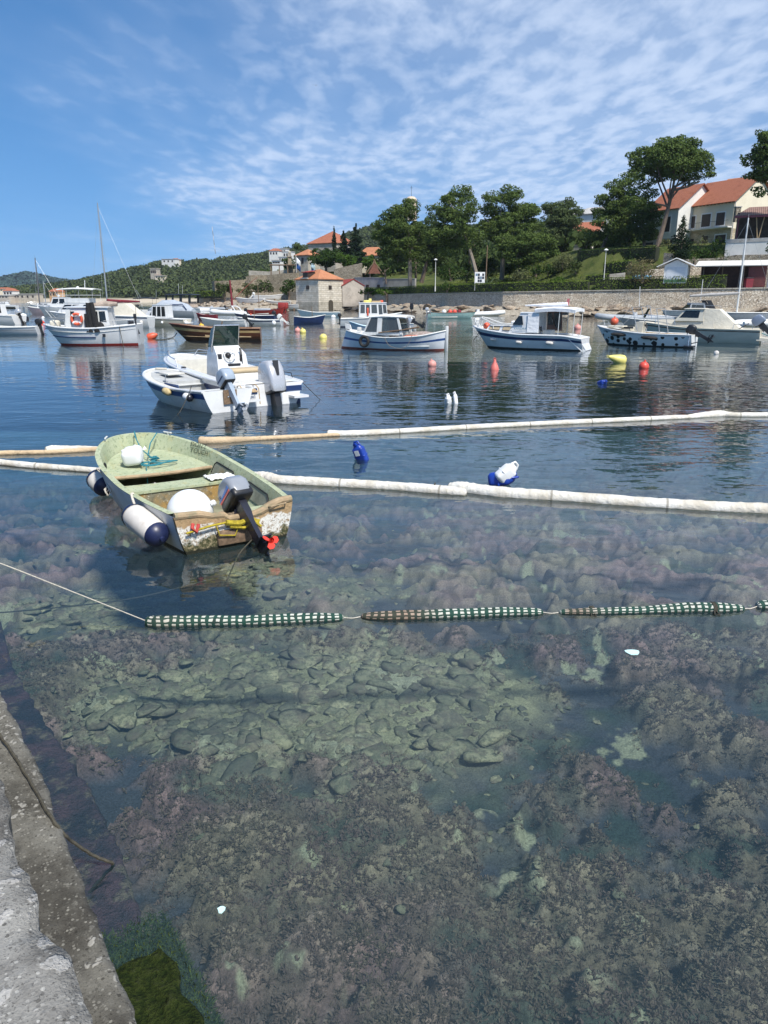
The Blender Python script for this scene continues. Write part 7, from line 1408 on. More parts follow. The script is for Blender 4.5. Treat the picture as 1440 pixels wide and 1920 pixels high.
# ---------------------------------------------------------------- buildings
def winpart(par, q, mat=None, fr=True, t_=.07):
    q = [Vector(p) for p in q]; n = (q[1]-q[0]).cross(q[3]-q[0]).normalized(); b = MB(); b.plate(q, t_); wo_ = b.build('window', FRAMEW if fr else (mat or SHUT), par, smooth=False)
    if fr:
        c0 = sum(q, Vector())/4; qi = [c0+(p-c0)*.82+n*(t_+.004) for p in q]; b = MB(); b.plate(qi, .02); b.build('pane', mat or WGLASS, wo_, smooth=False)
    return wo_
def house(name, label, origin, rz, L, Dp, zb, ze, zr, wallm, roofm, fac=(), gab=(), back=False, hip=0, over=.45, cat='house', lower=None, wallthing=None):
    """local x along the front (front faces -y), eaves at ze, ridge along x at zr; fac/gab: (u0, u1, z0, z1, material, framed)"""
    t_ = thing(name, label, cat, (origin[0], origin[1], 0), rz)
    b = MB(); m_ = Dp/2; h1 = min(hip, L*.49)
    if hip: b.loft([[V3((0, 0, z)), V3((L, 0, z)), V3((L, Dp, z)), V3((0, Dp, z))] for z in (zb, ze)])
    else: b.loft([[V3((x, 0, zb)), V3((x, 0, ze)), V3((x, m_, zr)), V3((x, Dp, ze)), V3((x, Dp, zb))] for x in (0, L)])
    wl = b.build('wall', wallm, t_, smooth=False)
    if lower: b = MB(); b.box((L/2, -.02, (zb+lower[0])/2), (L+.06, .08, lower[0]-zb)); b.box((L+.02, Dp/2, (zb+lower[0])/2), (.08, Dp+.04, lower[0]-zb)); b.build('stone_base', lower[1], t_, smooth=False)
    b = MB(); o = over; k = (zr-ze)/m_; zo = ze-o*k; th = .16
    if hip:
        base_ = [V3((-o, -o, zo)), V3((L+o, -o, zo)), V3((L+o, Dp+o, zo)), V3((-o, Dp+o, zo))]; rA, rB = V3((h1, m_, zr)), V3((L-h1, m_, zr))
        vs = base_+[p+V3((0, 0, th)) for p in base_]+[rA+V3((0, 0, th)), rB+V3((0, 0, th))]
        b.add(vs, [(3, 2, 1, 0), (0, 1, 5, 4), (1, 2, 6, 5), (2, 3, 7, 6), (3, 0, 4, 7), (4, 5, 9, 8), (5, 6, 9), (6, 7, 8, 9), (7, 4, 8)])
    else:
        for sg in (0, 1):
            ya, za = (-o, zo) if sg == 0 else (Dp+o, zo)
            q = [V3((-o, ya, za+.02)), V3((L+o, ya, za+.02)), V3((L+o, m_, zr+.02)), V3((-o, m_, zr+.02))]
            if sg: q = [q[1], q[0], q[3], q[2]]
            b.plate(q, th)
    b.build('roof', roofm, t_, smooth=False)
    for u0, u1, z0, z1, mt, fr in fac: winpart(wl, [V3((u0*L, 0, z0)), V3((u1*L, 0, z0)), V3((u1*L, 0, z1)), V3((u0*L, 0, z1))], mt, fr)
    for u0, u1, z0, z1, mt, fr in gab: winpart(wl, [V3((L, u0*Dp, z0)), V3((L, u1*Dp, z0)), V3((L, u1*Dp, z1)), V3((L, u0*Dp, z1))], mt, fr)
    return t_
# stone boathouse
K = P(598, 582, 167); ya = R(-42)
bh = house('boathouse', 'square pale stone boathouse with orange hipped roof, standing at the water edge', (K.x-7.3*math.cos(ya), K.y-7.3*math.sin(ya)), ya, 7.3, 7.6, -.3, 6.6, 8.6, HSTONE, TILEO, [(.47, .6, 4.45, 5.3, SHUT, False)], [(.40, .52, 4.45, 5.3, SHUT, False)], hip=3.2, over=.25)
b = MB(); b.loft([[V3((2.6, -.2, 6.9)), V3((4.2, -.2, 6.9)), V3((4.2, -.2, 7.9)), V3((2.6, -.2, 7.9))], [V3((2.6, 2, 6.9)), V3((4.2, 2, 6.9)), V3((4.2, 2, 8.2)), V3((2.6, 2, 8.2))]]); dm_ = b.build('dormer', SHUT, bh, smooth=False); b = MB(); b.plate([V3((2.4, -.5, 7.95)), V3((4.4, -.5, 7.95)), V3((4.4, 2.2, 8.35)), V3((2.4, 2.2, 8.35))], .12); b.build('roof', TILER, dm_, smooth=False); b = MB(); b.box((3.4, -.4, 6.8), (2.0, .5, .12)); b.build('sill', PLASW, dm_)
b = MB(); zz_ = [(-.75, .0), (-.75, 1.5)]+[(-.75*math.cos(PI*i/10), 1.5+.75*math.sin(PI*i/10)) for i in range(11)]+[(.75, 0)]
b.add([V3((7.33, 3.6+y_, z_)) for y_, z_ in zz_]+[V3((7.2, 3.6+y_, z_)) for y_, z_ in zz_], [tuple(range(len(zz_)))]); b.build('boat_arch', pm('arch_shadowed_opening', (.06, .05, .035), .9, .2, 3), bh, smooth=False)
for c_, d_ in (((3.65, -.04, .75), (7.4, .1, 2.1)), ((7.34, 1.35, .75), (.1, 2.7, 2.1)), ((7.34, 6.05, .75), (.1, 3.2, 2.1))): b = MB(); b.box(c_, d_); b.build('plinth', PALEST, bh, smooth=False)
# shed with red roof
A_ = P(636, 568, 172); an = house('shed', 'small grey beige plastered shed with a rust red roof, attached right of the boathouse', (A_.x-1.5, A_.y+5.6), R(-68), 6, 5.2, .8, 5.2, 6.6, PLASG, TILER, over=.12, cat='shed')
# turret house and far monastery
q = P(576, 512, 222); house('tower_house', 'narrow stone house with terracotta roof and green shutter, left of the dark garden trees', (q.x-3.2, q.y+2), R(-38), 4.6, 5, q.z-4, q.z+5.0, q.z+6.4, PALEST, TILEO, [(.45, .62, q.z+2.6, q.z+4.2, SHUT, False)], [(.3, .5, q.z+2.4, q.z+4.4, pm('green_shutter', (.03, .08, .055), .6), False)], hip=2)
q = P(612, 456, 262); house('monastery', 'large stone building with hipped terracotta roof on the rise behind the cypress', (q.x-6.5, q.y+4), R(-30), 11, 14, q.z-9, q.z+.2, q.z+4.2, PALEST, TILEX, [(.2, .3, q.z-3.4, q.z-1.4, SHUT, False), (.6, .7, q.z-3.4, q.z-1.4, SHUT, False)], [(.4, .48, q.z-3.6, q.z-1.2, SHUT, False)], hip=5.5)
q = P(688, 475, 250); house('garden_house', 'orange roofed house peeping out between the conifers and the first pine', (q.x-3, q.y), R(-20), 8, 6, q.z-6, q.z-.5, q.z+1.8, PLASC, TILEO, hip=2)
q = P(544, 512, 226); t_ = thing('stone_lantern', 'slender stone pillar with lantern top on the terrace', 'pillar', (q.x, q.y, q.z)); b = MB(); b.box((0, 0, .9), (1.7, 1.7, 2.2), taper=(.8, .8)); b.box((0, 0, 3.2), (1.0, 1.0, 2.4), taper=(.92, .92)); b.box((0, 0, 4.5), (1.35, 1.35, .25)); b.build('shaft', WARMW, t_, smooth=False); b = MB(); b.box((0, 0, 5.1), (.8, .8, .9)); b.sphere((0, 0, 5.6), .5, 10, 6); b.build('top', PALEST, t_)
for px_, yt, yb, D_, lab, cols, fx in ((556, 478, 516, 222, 'flagpole with drooping white and blue flag beside the tower house', (FENDW, BLUE), 1), (583, 486, 516, 218, 'flagpole with pale blue flag in front of the dark garden trees', (SKYB, BLUE), 1)):
    p0, p1 = P(px_, yb, D_), P(px_, yt, D_); t_ = thing('flagpole', lab, 'flagpole', p0); h_ = p1.z-p0.z; b = MB(); b.tube([(0, 0, 0), (0, 0, h_)], .07, 6); b.build('pole', FRAMEW, t_)
    for k, m_ in enumerate(cols):
        b = MB(); vs = []; 
        for i in range(7):
            for j in range(5): u = i/6; v = j/4; vs.append((.1+u*1.1+.05*math.sin(v*5), .18*math.sin(u*6+v*3), h_-.6-1.5*k-v*1.5-u*1.1))
        b.add(vs, [tuple(f) for f in gridfaces(7, 5)]); o = b.build('flag', m_, t_); md = o.modifiers.new('s', 'SOLIDIFY'); md.thickness = .03
q = P(500, 512, 226); t_ = thing('pergola', 'low dark pergola on the terrace above the bastion wall', 'pergola', P(533, 514, 224)); b = MB(); b.box((0, 0, 2.5), (8, 3, .25)); b.build('roof', WOODD, t_)
for x_ in (-3.6, -1.2, 1.2, 3.6): b = MB(); b.box((x_, -1.2, 1.1), (.25, .25, 2.6)); b.build('post', WOODD, t_)
q = P(702, 513, 182); t_ = thing('climbing_frame', 'pointed red brown wooden frame standing above the concrete wall', 'frame', q); b = MB()
for sg in (-1, 1): b.tube([(sg*2.2, 0, -.2), (0, 0, 2.6)], .14, 6); b.tube([(sg*1.2, .6, -.2), (0, .6, 3.2)], .1, 6)
b.build('frame_legs', WOODD, t_); b = MB(); b.loft([[V3((-1.5, -.1, 0)), V3((1.5, -.1, 0)), V3((0, -.1, 2.4))], [V3((-1.5, .5, 0)), V3((1.5, .5, 0)), V3((0, .5, 2.4))]]); b.build('panel', pm('red_brown_wood', (.17, .07, .045), .8, .3, 3), t_, smooth=False)
# villa pair
vr = math.atan2(-.88, .47); up = V3((.47, -.88, 0)); vp = V3((.88, .47, 0))
def vz(py, px_, D_): return P(px_, py, D_).z
Kc = P(1378, 375, 140); ze = Kc.z; O = V3((Kc.x, Kc.y, 0))-up*10.6
zb = vz(452, 1378, 140)-1
fl2 = vz(424, 1378, 140)
vl = house('villa', 'cream villa with terracotta gable roof, long balcony and three pairs of dark balcony doors', (O.x, O.y), vr, 10.6, 11.5, zb-2, ze, ze+4.3, PLASC, TILEX, [(.06, .26, fl2+.1, fl2+2.6, SHUT, True), (.36, .58, fl2+.1, fl2+2.7, SHUT, True), (.66, .86, fl2+.1, fl2+2.7, SHUT, True), (.16, .26, zb+.6, zb+1.9, SHUT, False), (.44, .55, zb-.2, zb+2.2, SHUT, False), (.68, .93, zb-.2, zb+2.4, SHUT, True)], [], lower=(fl2-.35, VSTONE), over=.5)
b = MB(); b.box((5.2, -.06, fl2+1.4), (10.4, .05, 3.4)); 
b = MB(); b.box((5.2, -.55, fl2-.12), (10.8, 1.1, .2)); bal = b.build('balcony', PLASW, vl, smooth=False); b = MB()
b.tube([(.0, -1.05, fl2+1.0), (10.5, -1.05, fl2+1.0)], .03, 5)
for i in range(28): b.tube([(i*10.5/27, -1.05, fl2), (i*10.5/27, -1.05, fl2+1.0)], .012, 4)
b.build('railing', BLACK, bal)
b = MB(); b.tube([(10.66, .15, ze-.2), (10.66, .15, zb)], .06, 6); b.build('drainpipe', GALV, vl)
for i in range(14): 
    if i == 0: b = MB()
    b.box((.4+i*.78, -.3, ze-.32), (.14, .6, .16))
b.build('rafter_ends', WOODD, vl)
K2 = P(1273, 388, 146); O2 = V3((K2.x, K2.y, 0))-up*7.5; z2 = K2.z
v2 = house('villa', 'white villa with terracotta roof half hidden behind the tall umbrella pine', (O2.x, O2.y), vr, 7.5, 11, zb-3, z2, z2+4.2, PLASW, TILEX, [(.62, .8, z2-4.4, z2-1.2, SHUT, True), (.1, .3, z2-4.4, z2-1.4, SHUT, True), (.58, .92, z2-8.4, z2-5.6, SHUT, False), (.05, .3, z2-8.8, z2-5.8, SHUT, False)], [], lower=(z2-5.3, PALEST), over=.5)
K3 = P(1405, 352, 158); v3 = house('dormer_house', 'white attic house with terracotta roof and dark window rising behind the villa', (K3.x-6, K3.y), vr+.25, 9, 9, K3.z-12, K3.z-.4, K3.z+1.9, PLASW, TILEO, [(.6, .82, K3.z-2.0, K3.z-.5, SHUT, False)], [(.1, .4, K3.z-2.2, K3.z-.6, SHUT, False)], over=.4)
q = P(1428, 344, 152); t_ = thing('attic_block', 'white flat roofed attic with a dark window at the top right of the villas', 'attic', (q.x, q.y, q.z-3)); b = MB(); b.box((2, 0, 1.2), (8, 5, 5.0)); wl_ = b.build('wall', PLASW, t_, smooth=False); b = MB(); b.box((2, 0, 3.85), (8.6, 5.6, .25)); b.build('roof', CONC, t_, smooth=False); winpart(wl_, [V3((-1.2, -2.5, 1.2)), V3((.8, -2.5, 1.2)), V3((.8, -2.5, 2.6)), V3((-1.2, -2.5, 2.6))], SHUT, False)
b = MB(); b.lathe([(.001, 0), (.25, .06), (.42, .2)], 12, 0, Matrix.Translation(P(1396, 330, 150)) @ Matrix.Rotation(1.2, 4, 'Y')); tag(b.build('satellite_dish', FRAMEW), 'small white satellite dish on the roof by the right edge', 'dish')
# restaurant terrace
q = P(1380, 452, 124.5); t_ = thing('restaurant', 'open restaurant terrace with dark interior, maroon eaves and brown tiled roof', 'restaurant', (q.x, q.y, q.z), R(-24))
b = MB(); b.box((6, 4.4, 2.0), (12.5, .3, 4.4)); b.box((-.1, 2.3, 2.0), (.3, 4.4, 4.4)); b.build('back_wall', pm('dark_stone_interior', (.10, .085, .07), .9, .3, 1), t_, smooth=False)
b = MB(); b.plate([V3((-.6, -.9, 3.55)), V3((13, -.9, 3.55)), V3((13, 5.0, 5.3)), V3((1.4, 5.0, 5.3))], .14); b.build('roof', tiles('brown_tiles', (.20, .12, .095), (.30, .2, .165)), t_, smooth=False); b = MB(); b.box((6.2, -.98, 3.5), (13.6, .1, .28)); b.build('eaves', pm('maroon_paint', (.16, .035, .05), .6), t_, smooth=False)
for x_ in (.0, 4.6, 9.2):
    b = MB(); b.box((x_, -.5, 1.7), (.16, .16, 3.6)); b.build('post', pm('maroon_paint', (.16, .035, .05)), t_)
for x_ in (3.0, 6.2): b = MB(); b.tube([(x_, -.3, 0), (x_-.5, -.3, 3.4)], .08, 6); b.tube([(x_+.1, -.3, 0), (x_+.6, -.3, 3.4)], .08, 6); b.build('forked_post', LWOOD, t_)
b = MB(); b.box((6, 2, -.2), (12.5, 5, .3)); b.build('floor', PALEST, t_)
for x_ in (2, 5, 8): b = MB(); b.box((x_, 1.2, .78), (1.2, .8, .06)); b.box((x_, 1.2, .4), (.1, .1, .75)); b.build('table', WOODD, t_)
q = P(1383, 393, 130); t_ = thing('chimney', 'brown stone chimney at the edge of the restaurant roof', 'chimney', (q.x, q.y, q.z-.8)); b = MB(); b.box((0, 0, 0), (.8, .8, 2.2)); b.build('stack', GREYW, t_, smooth=False); b = MB(); b.box((0, 0, 1.2), (1.0, 1.0, .14)); b.build('cap', CONC, t_)
# booth, shed, gate
q = P(1268, 526, 114); t_ = thing('kiosk', 'small white wooden kiosk with a wide gable roof behind the hedge', 'kiosk', (q.x, q.y, q.z-.4), R(-28)); b = MB(); b.loft([[V3((-1.6, y_, 0)), V3((1.6, y_, 0)), V3((1.6, y_, 2.5)), V3((0, y_, 3.25)), V3((-1.6, y_, 2.5))] for y_ in (-1.5, 1.5)]); b.build('wall', pm('white_boards', (.72, .73, .73), .6, .04, 4), t_, smooth=False)
b = MB()
for sg in (-1, 1):
    q_ = [V3((sg*2.6, -2.1, 2.25)), V3((sg*2.6, 2.1, 2.25)), V3((0, 2.1, 3.4)), V3((0, -2.1, 3.4))]; b.plate(q_ if sg > 0 else [q_[1], q_[0], q_[3], q_[2]], .1)
b.build('roof', pm('white_roof_sheet', (.78, .78, .77), .5, .04, 3), t_, smooth=False)
b = MB(); b.plate([V3((-1.5, -1.5, .1)), V3((1.5, -1.5, .1)), V3((1.5, -1.5, .55)), V3((-1.5, -1.5, .55))], .04); b.build('counter', pm('green_board', (.05, .12, .06), .6), t_)
b = MB(); b.plate([V3((-1.3, -1.5, .75)), V3((1.3, -1.5, .75)), V3((1.3, -1.5, 2.2)), V3((-1.3, -1.5, 2.2))], .035); b.build('shutter', pm('pale_blue_grey_board', (.58, .62, .66), .6, .04, 3), t_)
q = P(1312, 537, 112.5); t_ = thing('open_shed', 'dark brown open shed with a flat pale roof, between kiosk and white pole', 'shed', (q.x, q.y, q.z-.3), R(-22)); b = MB(); b.box((4.2, 2.8, 1.6), (8.4, .15, 3.2)); b.box((8.35, 1.4, 1.6), (.15, 2.8, 3.2)); b.box((.05, 1.4, 1.6), (.15, 2.8, 3.2)); b.build('wall', pm('dark_brown_boards', (.055, .03, .026), .7, .3, 3), t_, smooth=False)
b = MB(); b.plate([V3((-.9, -1.0, 3.0)), V3((9.3, -1.0, 3.0)), V3((8.8, 1.2, 3.75)), V3((-.5, 1.2, 3.75))], .12); b.plate([V3((-.5, 1.2, 3.75)), V3((8.8, 1.2, 3.75)), V3((9.3, 3.4, 3.1)), V3((-.9, 3.4, 3.1))], .12); b.build('roof', pm('pale_roof_sheet', (.6, .58, .53), .7, .06, 2), t_, smooth=False)
for x_ in (.3, 2.8, 5.6): b = MB(); b.box((x_, -.1, 1.6), (.14, .14, 3.3)); b.build('post', WOODD, t_)
b = MB(); b.plate([V3((6.2, -.2, .2)), V3((8.5, -.2, .2)), V3((8.5, -.2, 3.0)), V3((6.2, -.2, 2.9))], .1); b.build('red_panel', pm('oxblood_boards', (.10, .022, .02), .6, .2, 3), t_)
b = MB(); b.plate([V3((8.7, .0, .1)), V3((9.8, .3, .1)), V3((9.8, .3, 2.1)), V3((8.7, .0, 2.1))], .06); b.build('grey_door', pm('grey_metal_door', (.16, .17, .19), .5), t_)
b = MB(); b.tube([P(1383, 549, 106), P(1384, 520, 106)], .1, 6); 
t_ = thing('bin', 'dark red wheeled bin standing at the right end of the hedge', 'bin', P(1402, 541, 109)); b = MB(); b.box((0, 0, .7), (.9, .7, 1.3), taper=(1.15, 1.15)); b.build('body', MAROON, t_); b = MB(); b.rbox((0, 0, 1.42), (1.1, .9, .12), .04); b.build('lid', BLACK, t_)
# lamp posts, signs, poles
def lamp(label, px_, yt, yb, D_):
    p0, p1 = P(px_, yb, D_), P(px_, yt, D_); h_ = p1.z-p0.z; t_ = thing('street_lamp', label, 'street lamp', p0, 0, 'lamps on the lawn'); b = MB(); b.lathe([(.12, -.5), (.12, .3), (.075, .4), (.05, h_)], 8); b.build('pole', pm('pale_lamp_paint', (.5, .5, .46), .5, .06, 3), t_); b = MB(); b.lathe([(.06, h_-.05), (.3, h_+.02), (.34, h_+.1), (.1, h_+.28), (.001, h_+.3)], 12); b.build('lamp_head', FRAMEW, t_)
lamp('lamp post on the lawn between the first pine and the leaning pine', 816, 488, 541, 142); lamp('lamp post beside the steps where the two hedges part', 1131, 470, 540, 118)
q0 = P(899, 538, 134); t_ = thing('signboard', 'white framed noticeboard with blue and dark panels on two posts on the lawn', 'sign', q0, 0); h_ = P(899, 510, 134).z-q0.z; b = MB(); b.box((0, 0, h_-.9), (1.75, .08, 1.8)); b.build('board', FRAMEW, t_)
for x_ in (-.8, .8): b = MB(); b.box((x_, .06, h_/2-.3), (.09, .09, h_+.6)); b.build('post', FRAMEW, t_)
rr = random.Random(3); b = MB()
for i in range(4):
    for j in range(3): b.box((-.57+i*.38, -.05, h_-1.45+j*.5), (.33, .02, .4), mi=rr.choice([0, 1, 2, 0]))
b.build('panel', [NAVYM, FENDW, pm('blue_grey_print', (.13, .2, .28), .5)], t_)
for px_, yt, yb, D_, lab in ((911, 460, 520, 146, 'wooden utility pole among the pines right of the leaning trunk'), (1315, 524, 550, 107, 'thin grey pole leaning in front of the long hedge'), (1200, 537, 562, 106, 'short thin post on the sea wall below the flowering bush'), (1076, 535, 560, 112, 'thin pole at the sea wall behind the white canopy boat')):
    if 'canopy' in lab: continue
    p0, p1 = P(px_, yb, D_), P(px_+ (3 if 'leaning' in lab else 0), yt, D_); b = MB(); b.tube([p0-V3((0, 0, 1)), p1], [.11 if 'utility' in lab else .05, .09 if 'utility' in lab else .04], 7); tag(b.build('utility_pole' if 'utility' in lab else 'post', WOODD if 'utility' in lab else FRAMEW), lab, 'pole')
b = MB(); b.rbox((0, 0, 0), (2.6, 1.4, .6), .2); o = b.build('blue_cover', pm('blue_tarpaulin', (.12, .32, .5), .7, .15, 2, .05, 5)); o.location = P(1203, 520, 118); tag(o, 'bright blue tarpaulin heap left of the white kiosk', 'tarpaulin')
p0, p1 = P(771, 400, 330), P(771, 368, 330); t_ = thing('church_dome', 'pale rounded bell tower dome with a thin cross above the first pine', 'dome', (p0.x, p0.y, p0.z)); h_ = p1.z-p0.z; b = MB(); b.lathe([(2.2, -3), (2.2, h_-1.8), (2.35, h_-1.7), (2.1, h_-.9), (1.3, h_-.2), (.001, h_)], 14); b.build('dome_body', pm('pale_dome_stone', (.55, .45, .34), .8, .1, 1), t_); b = MB(); b.tube([(0, 0, h_), (0, 0, h_+4)], .07, 5); b.tube([(-.5, 0, h_+3.2), (.5, 0, h_+3.2)], .06, 5); b.build('cross', BLACK, t_)
# houses right behind the pines
q = P(1100, 398, 210); house('white_house', 'white house with thin grey roof showing between the pines, above the leaning trunks', (q.x-4, q.y), R(-35), 12, 9, q.z-14, q.z-.6, q.z+1.2, PLASW, CONC, [(.2, .3, q.z-4, q.z-2.4, SHUT, True), (.5, .6, q.z-4, q.z-2.4, SHUT, True)], hip=3)
q = P(1094, 425, 190); house('red_house', 'low house with a dull red roof glimpsed between the loose pine and the leaning pines', (q.x-4.5, q.y), R(-30), 8, 8, q.z-10, q.z-1.3, q.z+1.0, PLASW, TILEX, [(.3, .45, q.z-4.5, q.z-2.8, SHUT, False)])
b = MB()
def seabird(px_, py_, D_):
    p = P(px_, py_, D_); b = MB(); b.tube([(-.5, 0, 0), (-.2, 0, .03), (.2, 0, .03), (.5, 0, 0)], [.02, .09, .1, .02], 8)
    for sg in (-1, 1): b.plate([V3((-.15, sg*.06, .04)), V3((.15, sg*.06, .04)), V3((.12, sg*.75, .24)), V3((-.08, sg*.75, .24))] if sg < 0 else [V3((.15, sg*.06, .04)), V3((-.15, sg*.06, .04)), V3((-.08, sg*.75, .24)), V3((.12, sg*.75, .24))], .02); b.plate([V3((-.08, sg*.75, .24)), V3((.12, sg*.75, .24)), V3((-.15, sg*1.4, .12)), V3((-.17, sg*1.4, .12))] if sg < 0 else [V3((.12, sg*.75, .24)), V3((-.08, sg*.75, .24)), V3((-.17, sg*1.4, .12)), V3((-.15, sg*1.4, .12))], .015)
    o = b.build('seabird', pm('dark_feathers', (.12, .12, .13), .8)); o.location = p; o.rotation_euler = (.1, -.1, R(70)); tag(o, 'lone dark seabird gliding high in the sky', 'bird')
seabird(592, 160, 330)
# ---------------------------------------------------------------- vegetation
def leafm(name, a, c_, tr=.25):
    m, t = newmat(name); g = t.n('ShaderNodeNewGeometry'); n1 = t.noise(t.coord(), .45, 3, .6)
    f = t.math('ADD', t.math('MULTIPLY', g.outputs['Random Per Island'], .6), t.math('MULTIPLY', t.ramp(n1, .3, .7), .4)); col = t.mix(f, a, c_)
    d = t.n('ShaderNodeBsdfDiffuse'); t.l(col, d.inputs[0]); s_ = t.n('ShaderNodeBsdfTranslucent'); t.l(col, s_.inputs[0]); x = t.n('ShaderNodeMixShader', Fac=tr); t.l(d.outputs[0], x.inputs[1]); t.l(s_.outputs[0], x.inputs[2]); t.out(x.outputs[0]); return m
PINEL = leafm('pine_needles', (.042, .075, .020), (.145, .195, .058)); PINED = leafm('dark_pine_needles', (.03, .055, .019), (.105, .145, .05)); PINEG = leafm('grey_green_needles', (.045, .07, .03), (.14, .18, .075))
CONI = leafm('conifer_needles', (.010, .022, .013), (.032, .052, .026)); HEDGE = leafm('hedge_leaves', (.055, .092, .018), (.18, .245, .05)); BROAD = leafm('broad_leaves', (.028, .06, .012), (.10, .17, .03)); BROADD = leafm('dark_broad_leaves', (.018, .04, .012), (.06, .10, .026)); OLIVE = leafm('olive_leaves', (.06, .075, .03), (.18, .19, .09)); FLOWER = leafm('flowering_bush_leaves', (.07, .075, .03), (.24, .20, .11)); SCRUB = leafm('scrub_leaves', (.03, .05, .018), (.10, .13, .045)); AGAVE = pm('agave_leaf', (.22, .28, .14), .6, .15, 3)
FARL = leafm('far_wood_leaves', (.032, .05, .02), (.10, .125, .05), .15); FARH = leafm('haze_blue_leaves', (.04, .075, .07), (.075, .12, .10), .15)  # FARH: blue of the distant air painted into the leaf colours
BARK = pm('pine_bark', (.14, .105, .08), .9, .3, 3, .03, 12, stretch=(1, 1, .3)); BARKG = pm('grey_bark', (.24, .205, .165), .9, .25, 3, .03, 12, stretch=(1, 1, .3)); DEADW = pm('dead_grey_wood', (.34, .31, .28), .9, .2, 3)
def leaves(pts, out, size, rs, asp=.55, upb=.25):
    n = len(pts); nr = out*.7+rs.normal(size=(n, 3))*.55; nr[:, 2] += upb; nr /= np.linalg.norm(nr, axis=1)[:, None]+1e-9
    a = np.cross(nr, rs.normal(size=(n, 3))); a /= np.linalg.norm(a, axis=1)[:, None]+1e-9; c_ = np.cross(nr, a)
    s = size*rs.uniform(.55, 1.3, size=(n, 1)); a = a*s*.5; c_ = c_*s*.5*asp
    V = np.stack([pts-a-c_*.4, pts+c_-a*.2, pts+a+c_*.3, pts-c_+a*.2], 1).reshape(-1, 3); return V
def cloud(puffs, per, rs, shell=.55):
    P_, O_ = [], []
    for c_, r in puffs:
        k = int(per*(r[0]*r[1]*r[2])**(2/3)); d = rs.normal(size=(k, 3)); d /= np.linalg.norm(d, axis=1)[:, None]
        lump = .82+.36*fbm(d[:, 0]*2.2+c_[0]*3, d[:, 1]*2.2+d[:, 2]*2.2+c_[1], 3, 5); q = d*np.array(r)*(lump*(shell+(1-shell)*rs.uniform(0, 1, k)**.5))[:, None]
        P_.append(q+np.array(c_)); O_.append(d)
    return np.concatenate(P_), np.concatenate(O_)
def foliage(name, puffs, per, size, mat, parent, seed, asp=.55, shell=.55, upb=.25):
    rs = np.random.RandomState(seed); p, o = cloud(puffs, per, rs, shell); V = leaves(p, o, size, rs, asp, upb); return npmesh(name, V, np.arange(len(V)).reshape(-1, 4), mat, parent)
def limb(b, a, c_, r0, r1, rr, bend=.12, n=6):
    a, c_ = Vector(a), Vector(c_); L = (c_-a).length; pts = []
    o1 = Vector((rr.uniform(-1, 1), rr.uniform(-1, 1), rr.uniform(-.3, .6)))*L*bend
    for i in range(n+1):
        u = i/n; pts.append(a.lerp(c_, u)+o1*math.sin(PI*u))
    b.tube(pts, [lerp(r0, r1, i/n) for i in range(n+1)], 7); return pts
def pine(label, D, crown, base, seed, mat=None, trunkr=.44, top=None, per=170, nbig=17, leaf=.38, bark=None, limbs=5, extra=(), forks=(), dens=1.0, group='pines on the shore', puffr=(1.0, 1.9), name='pine_tree'):
    """crown: px box (x0, x1, y0, y1); base: px of the trunk foot; top: px where the trunk enters the crown"""
    rr = random.Random(seed); x0, x1, y0, y1 = crown; A = P(x0, y1, D); Bq = P(x1, y0, D); A.z -= .3; c0 = (A+Bq)*.5; rx = abs(Bq.x-A.x)/2; rz_ = abs(Bq.z-A.z)/2; ry = rx*.8
    f0 = P(base[0], base[1], D); root = thing(name, label, 'tree', f0, 0, group)
    tp = P(*(top or ((x0+x1)/2, lerp(y0, y1, .45))), D)
    puffs = []
    for i in range(int(nbig*1.7)):
        for _ in range(60):
            q = Vector((rr.uniform(-1, 1), rr.uniform(-1, 1), rr.uniform(-1, 1)))
            if q.length > 1 or q.length < .2: continue
            r = rr.uniform(*puffr); cc_ = Vector((c0.x+q.x*(rx-r*.55), c0.y+q.y*(ry-r*.5), c0.z+q.z*(rz_-r*.35)))
            if all((Vector(p[0])-cc_).length > (p[1][0]+r)*.42 for p in puffs): break
        puffs.append((tuple(cc_), (r*rr.uniform(1.0, 1.3), r*1.1, r*rr.uniform(.5, .68))))
    for (px_, py_, r) in extra: q = P(px_, py_, D); puffs.append(((q.x, q.y+rr.uniform(-1, 1), q.z), (r*1.15, r, r*.68)))
    small = []
    for c_, r in list(puffs):
        for _ in range(4):
            d = Vector((rr.gauss(0, 1), rr.gauss(0, 1), rr.gauss(.2, .8))).normalized(); s_ = rr.uniform(.35, .6); small.append(((c_[0]+d.x*r[0]*.9, c_[1]+d.y*r[1]*.9, c_[2]+d.z*r[2]*.95), (r[0]*s_, r[1]*s_, r[2]*s_*.85)))
    L0 = f0; pl = [((c_[0]-L0.x, c_[1]-L0.y, c_[2]-L0.z), r) for c_, r in puffs+small]
    foliage('crown', pl, per*dens, leaf, mat or PINEL, root, seed)
    b = MB(); tl = limb(b, (0, 0, -1.2), tp-L0, trunkr*1.15, trunkr*.62, rr, .05, 8)
    mid = tl[-1]
    for c_, r in sorted(pl[:len(puffs)], key=lambda q: rr.random())[:limbs]: limb(b, mid.lerp(tl[5], rr.uniform(0, .8)), V3(c_), trunkr*.42, .05, rr, .1)
    for fk in forks: q = [P(a, c_, D)-L0 for a, c_ in fk]; b.tube(q, [trunkr*lerp(.6, .25, i/(len(q)-1)) for i in range(len(q))], 6)
    b.build('trunk', bark or BARK, root); return root
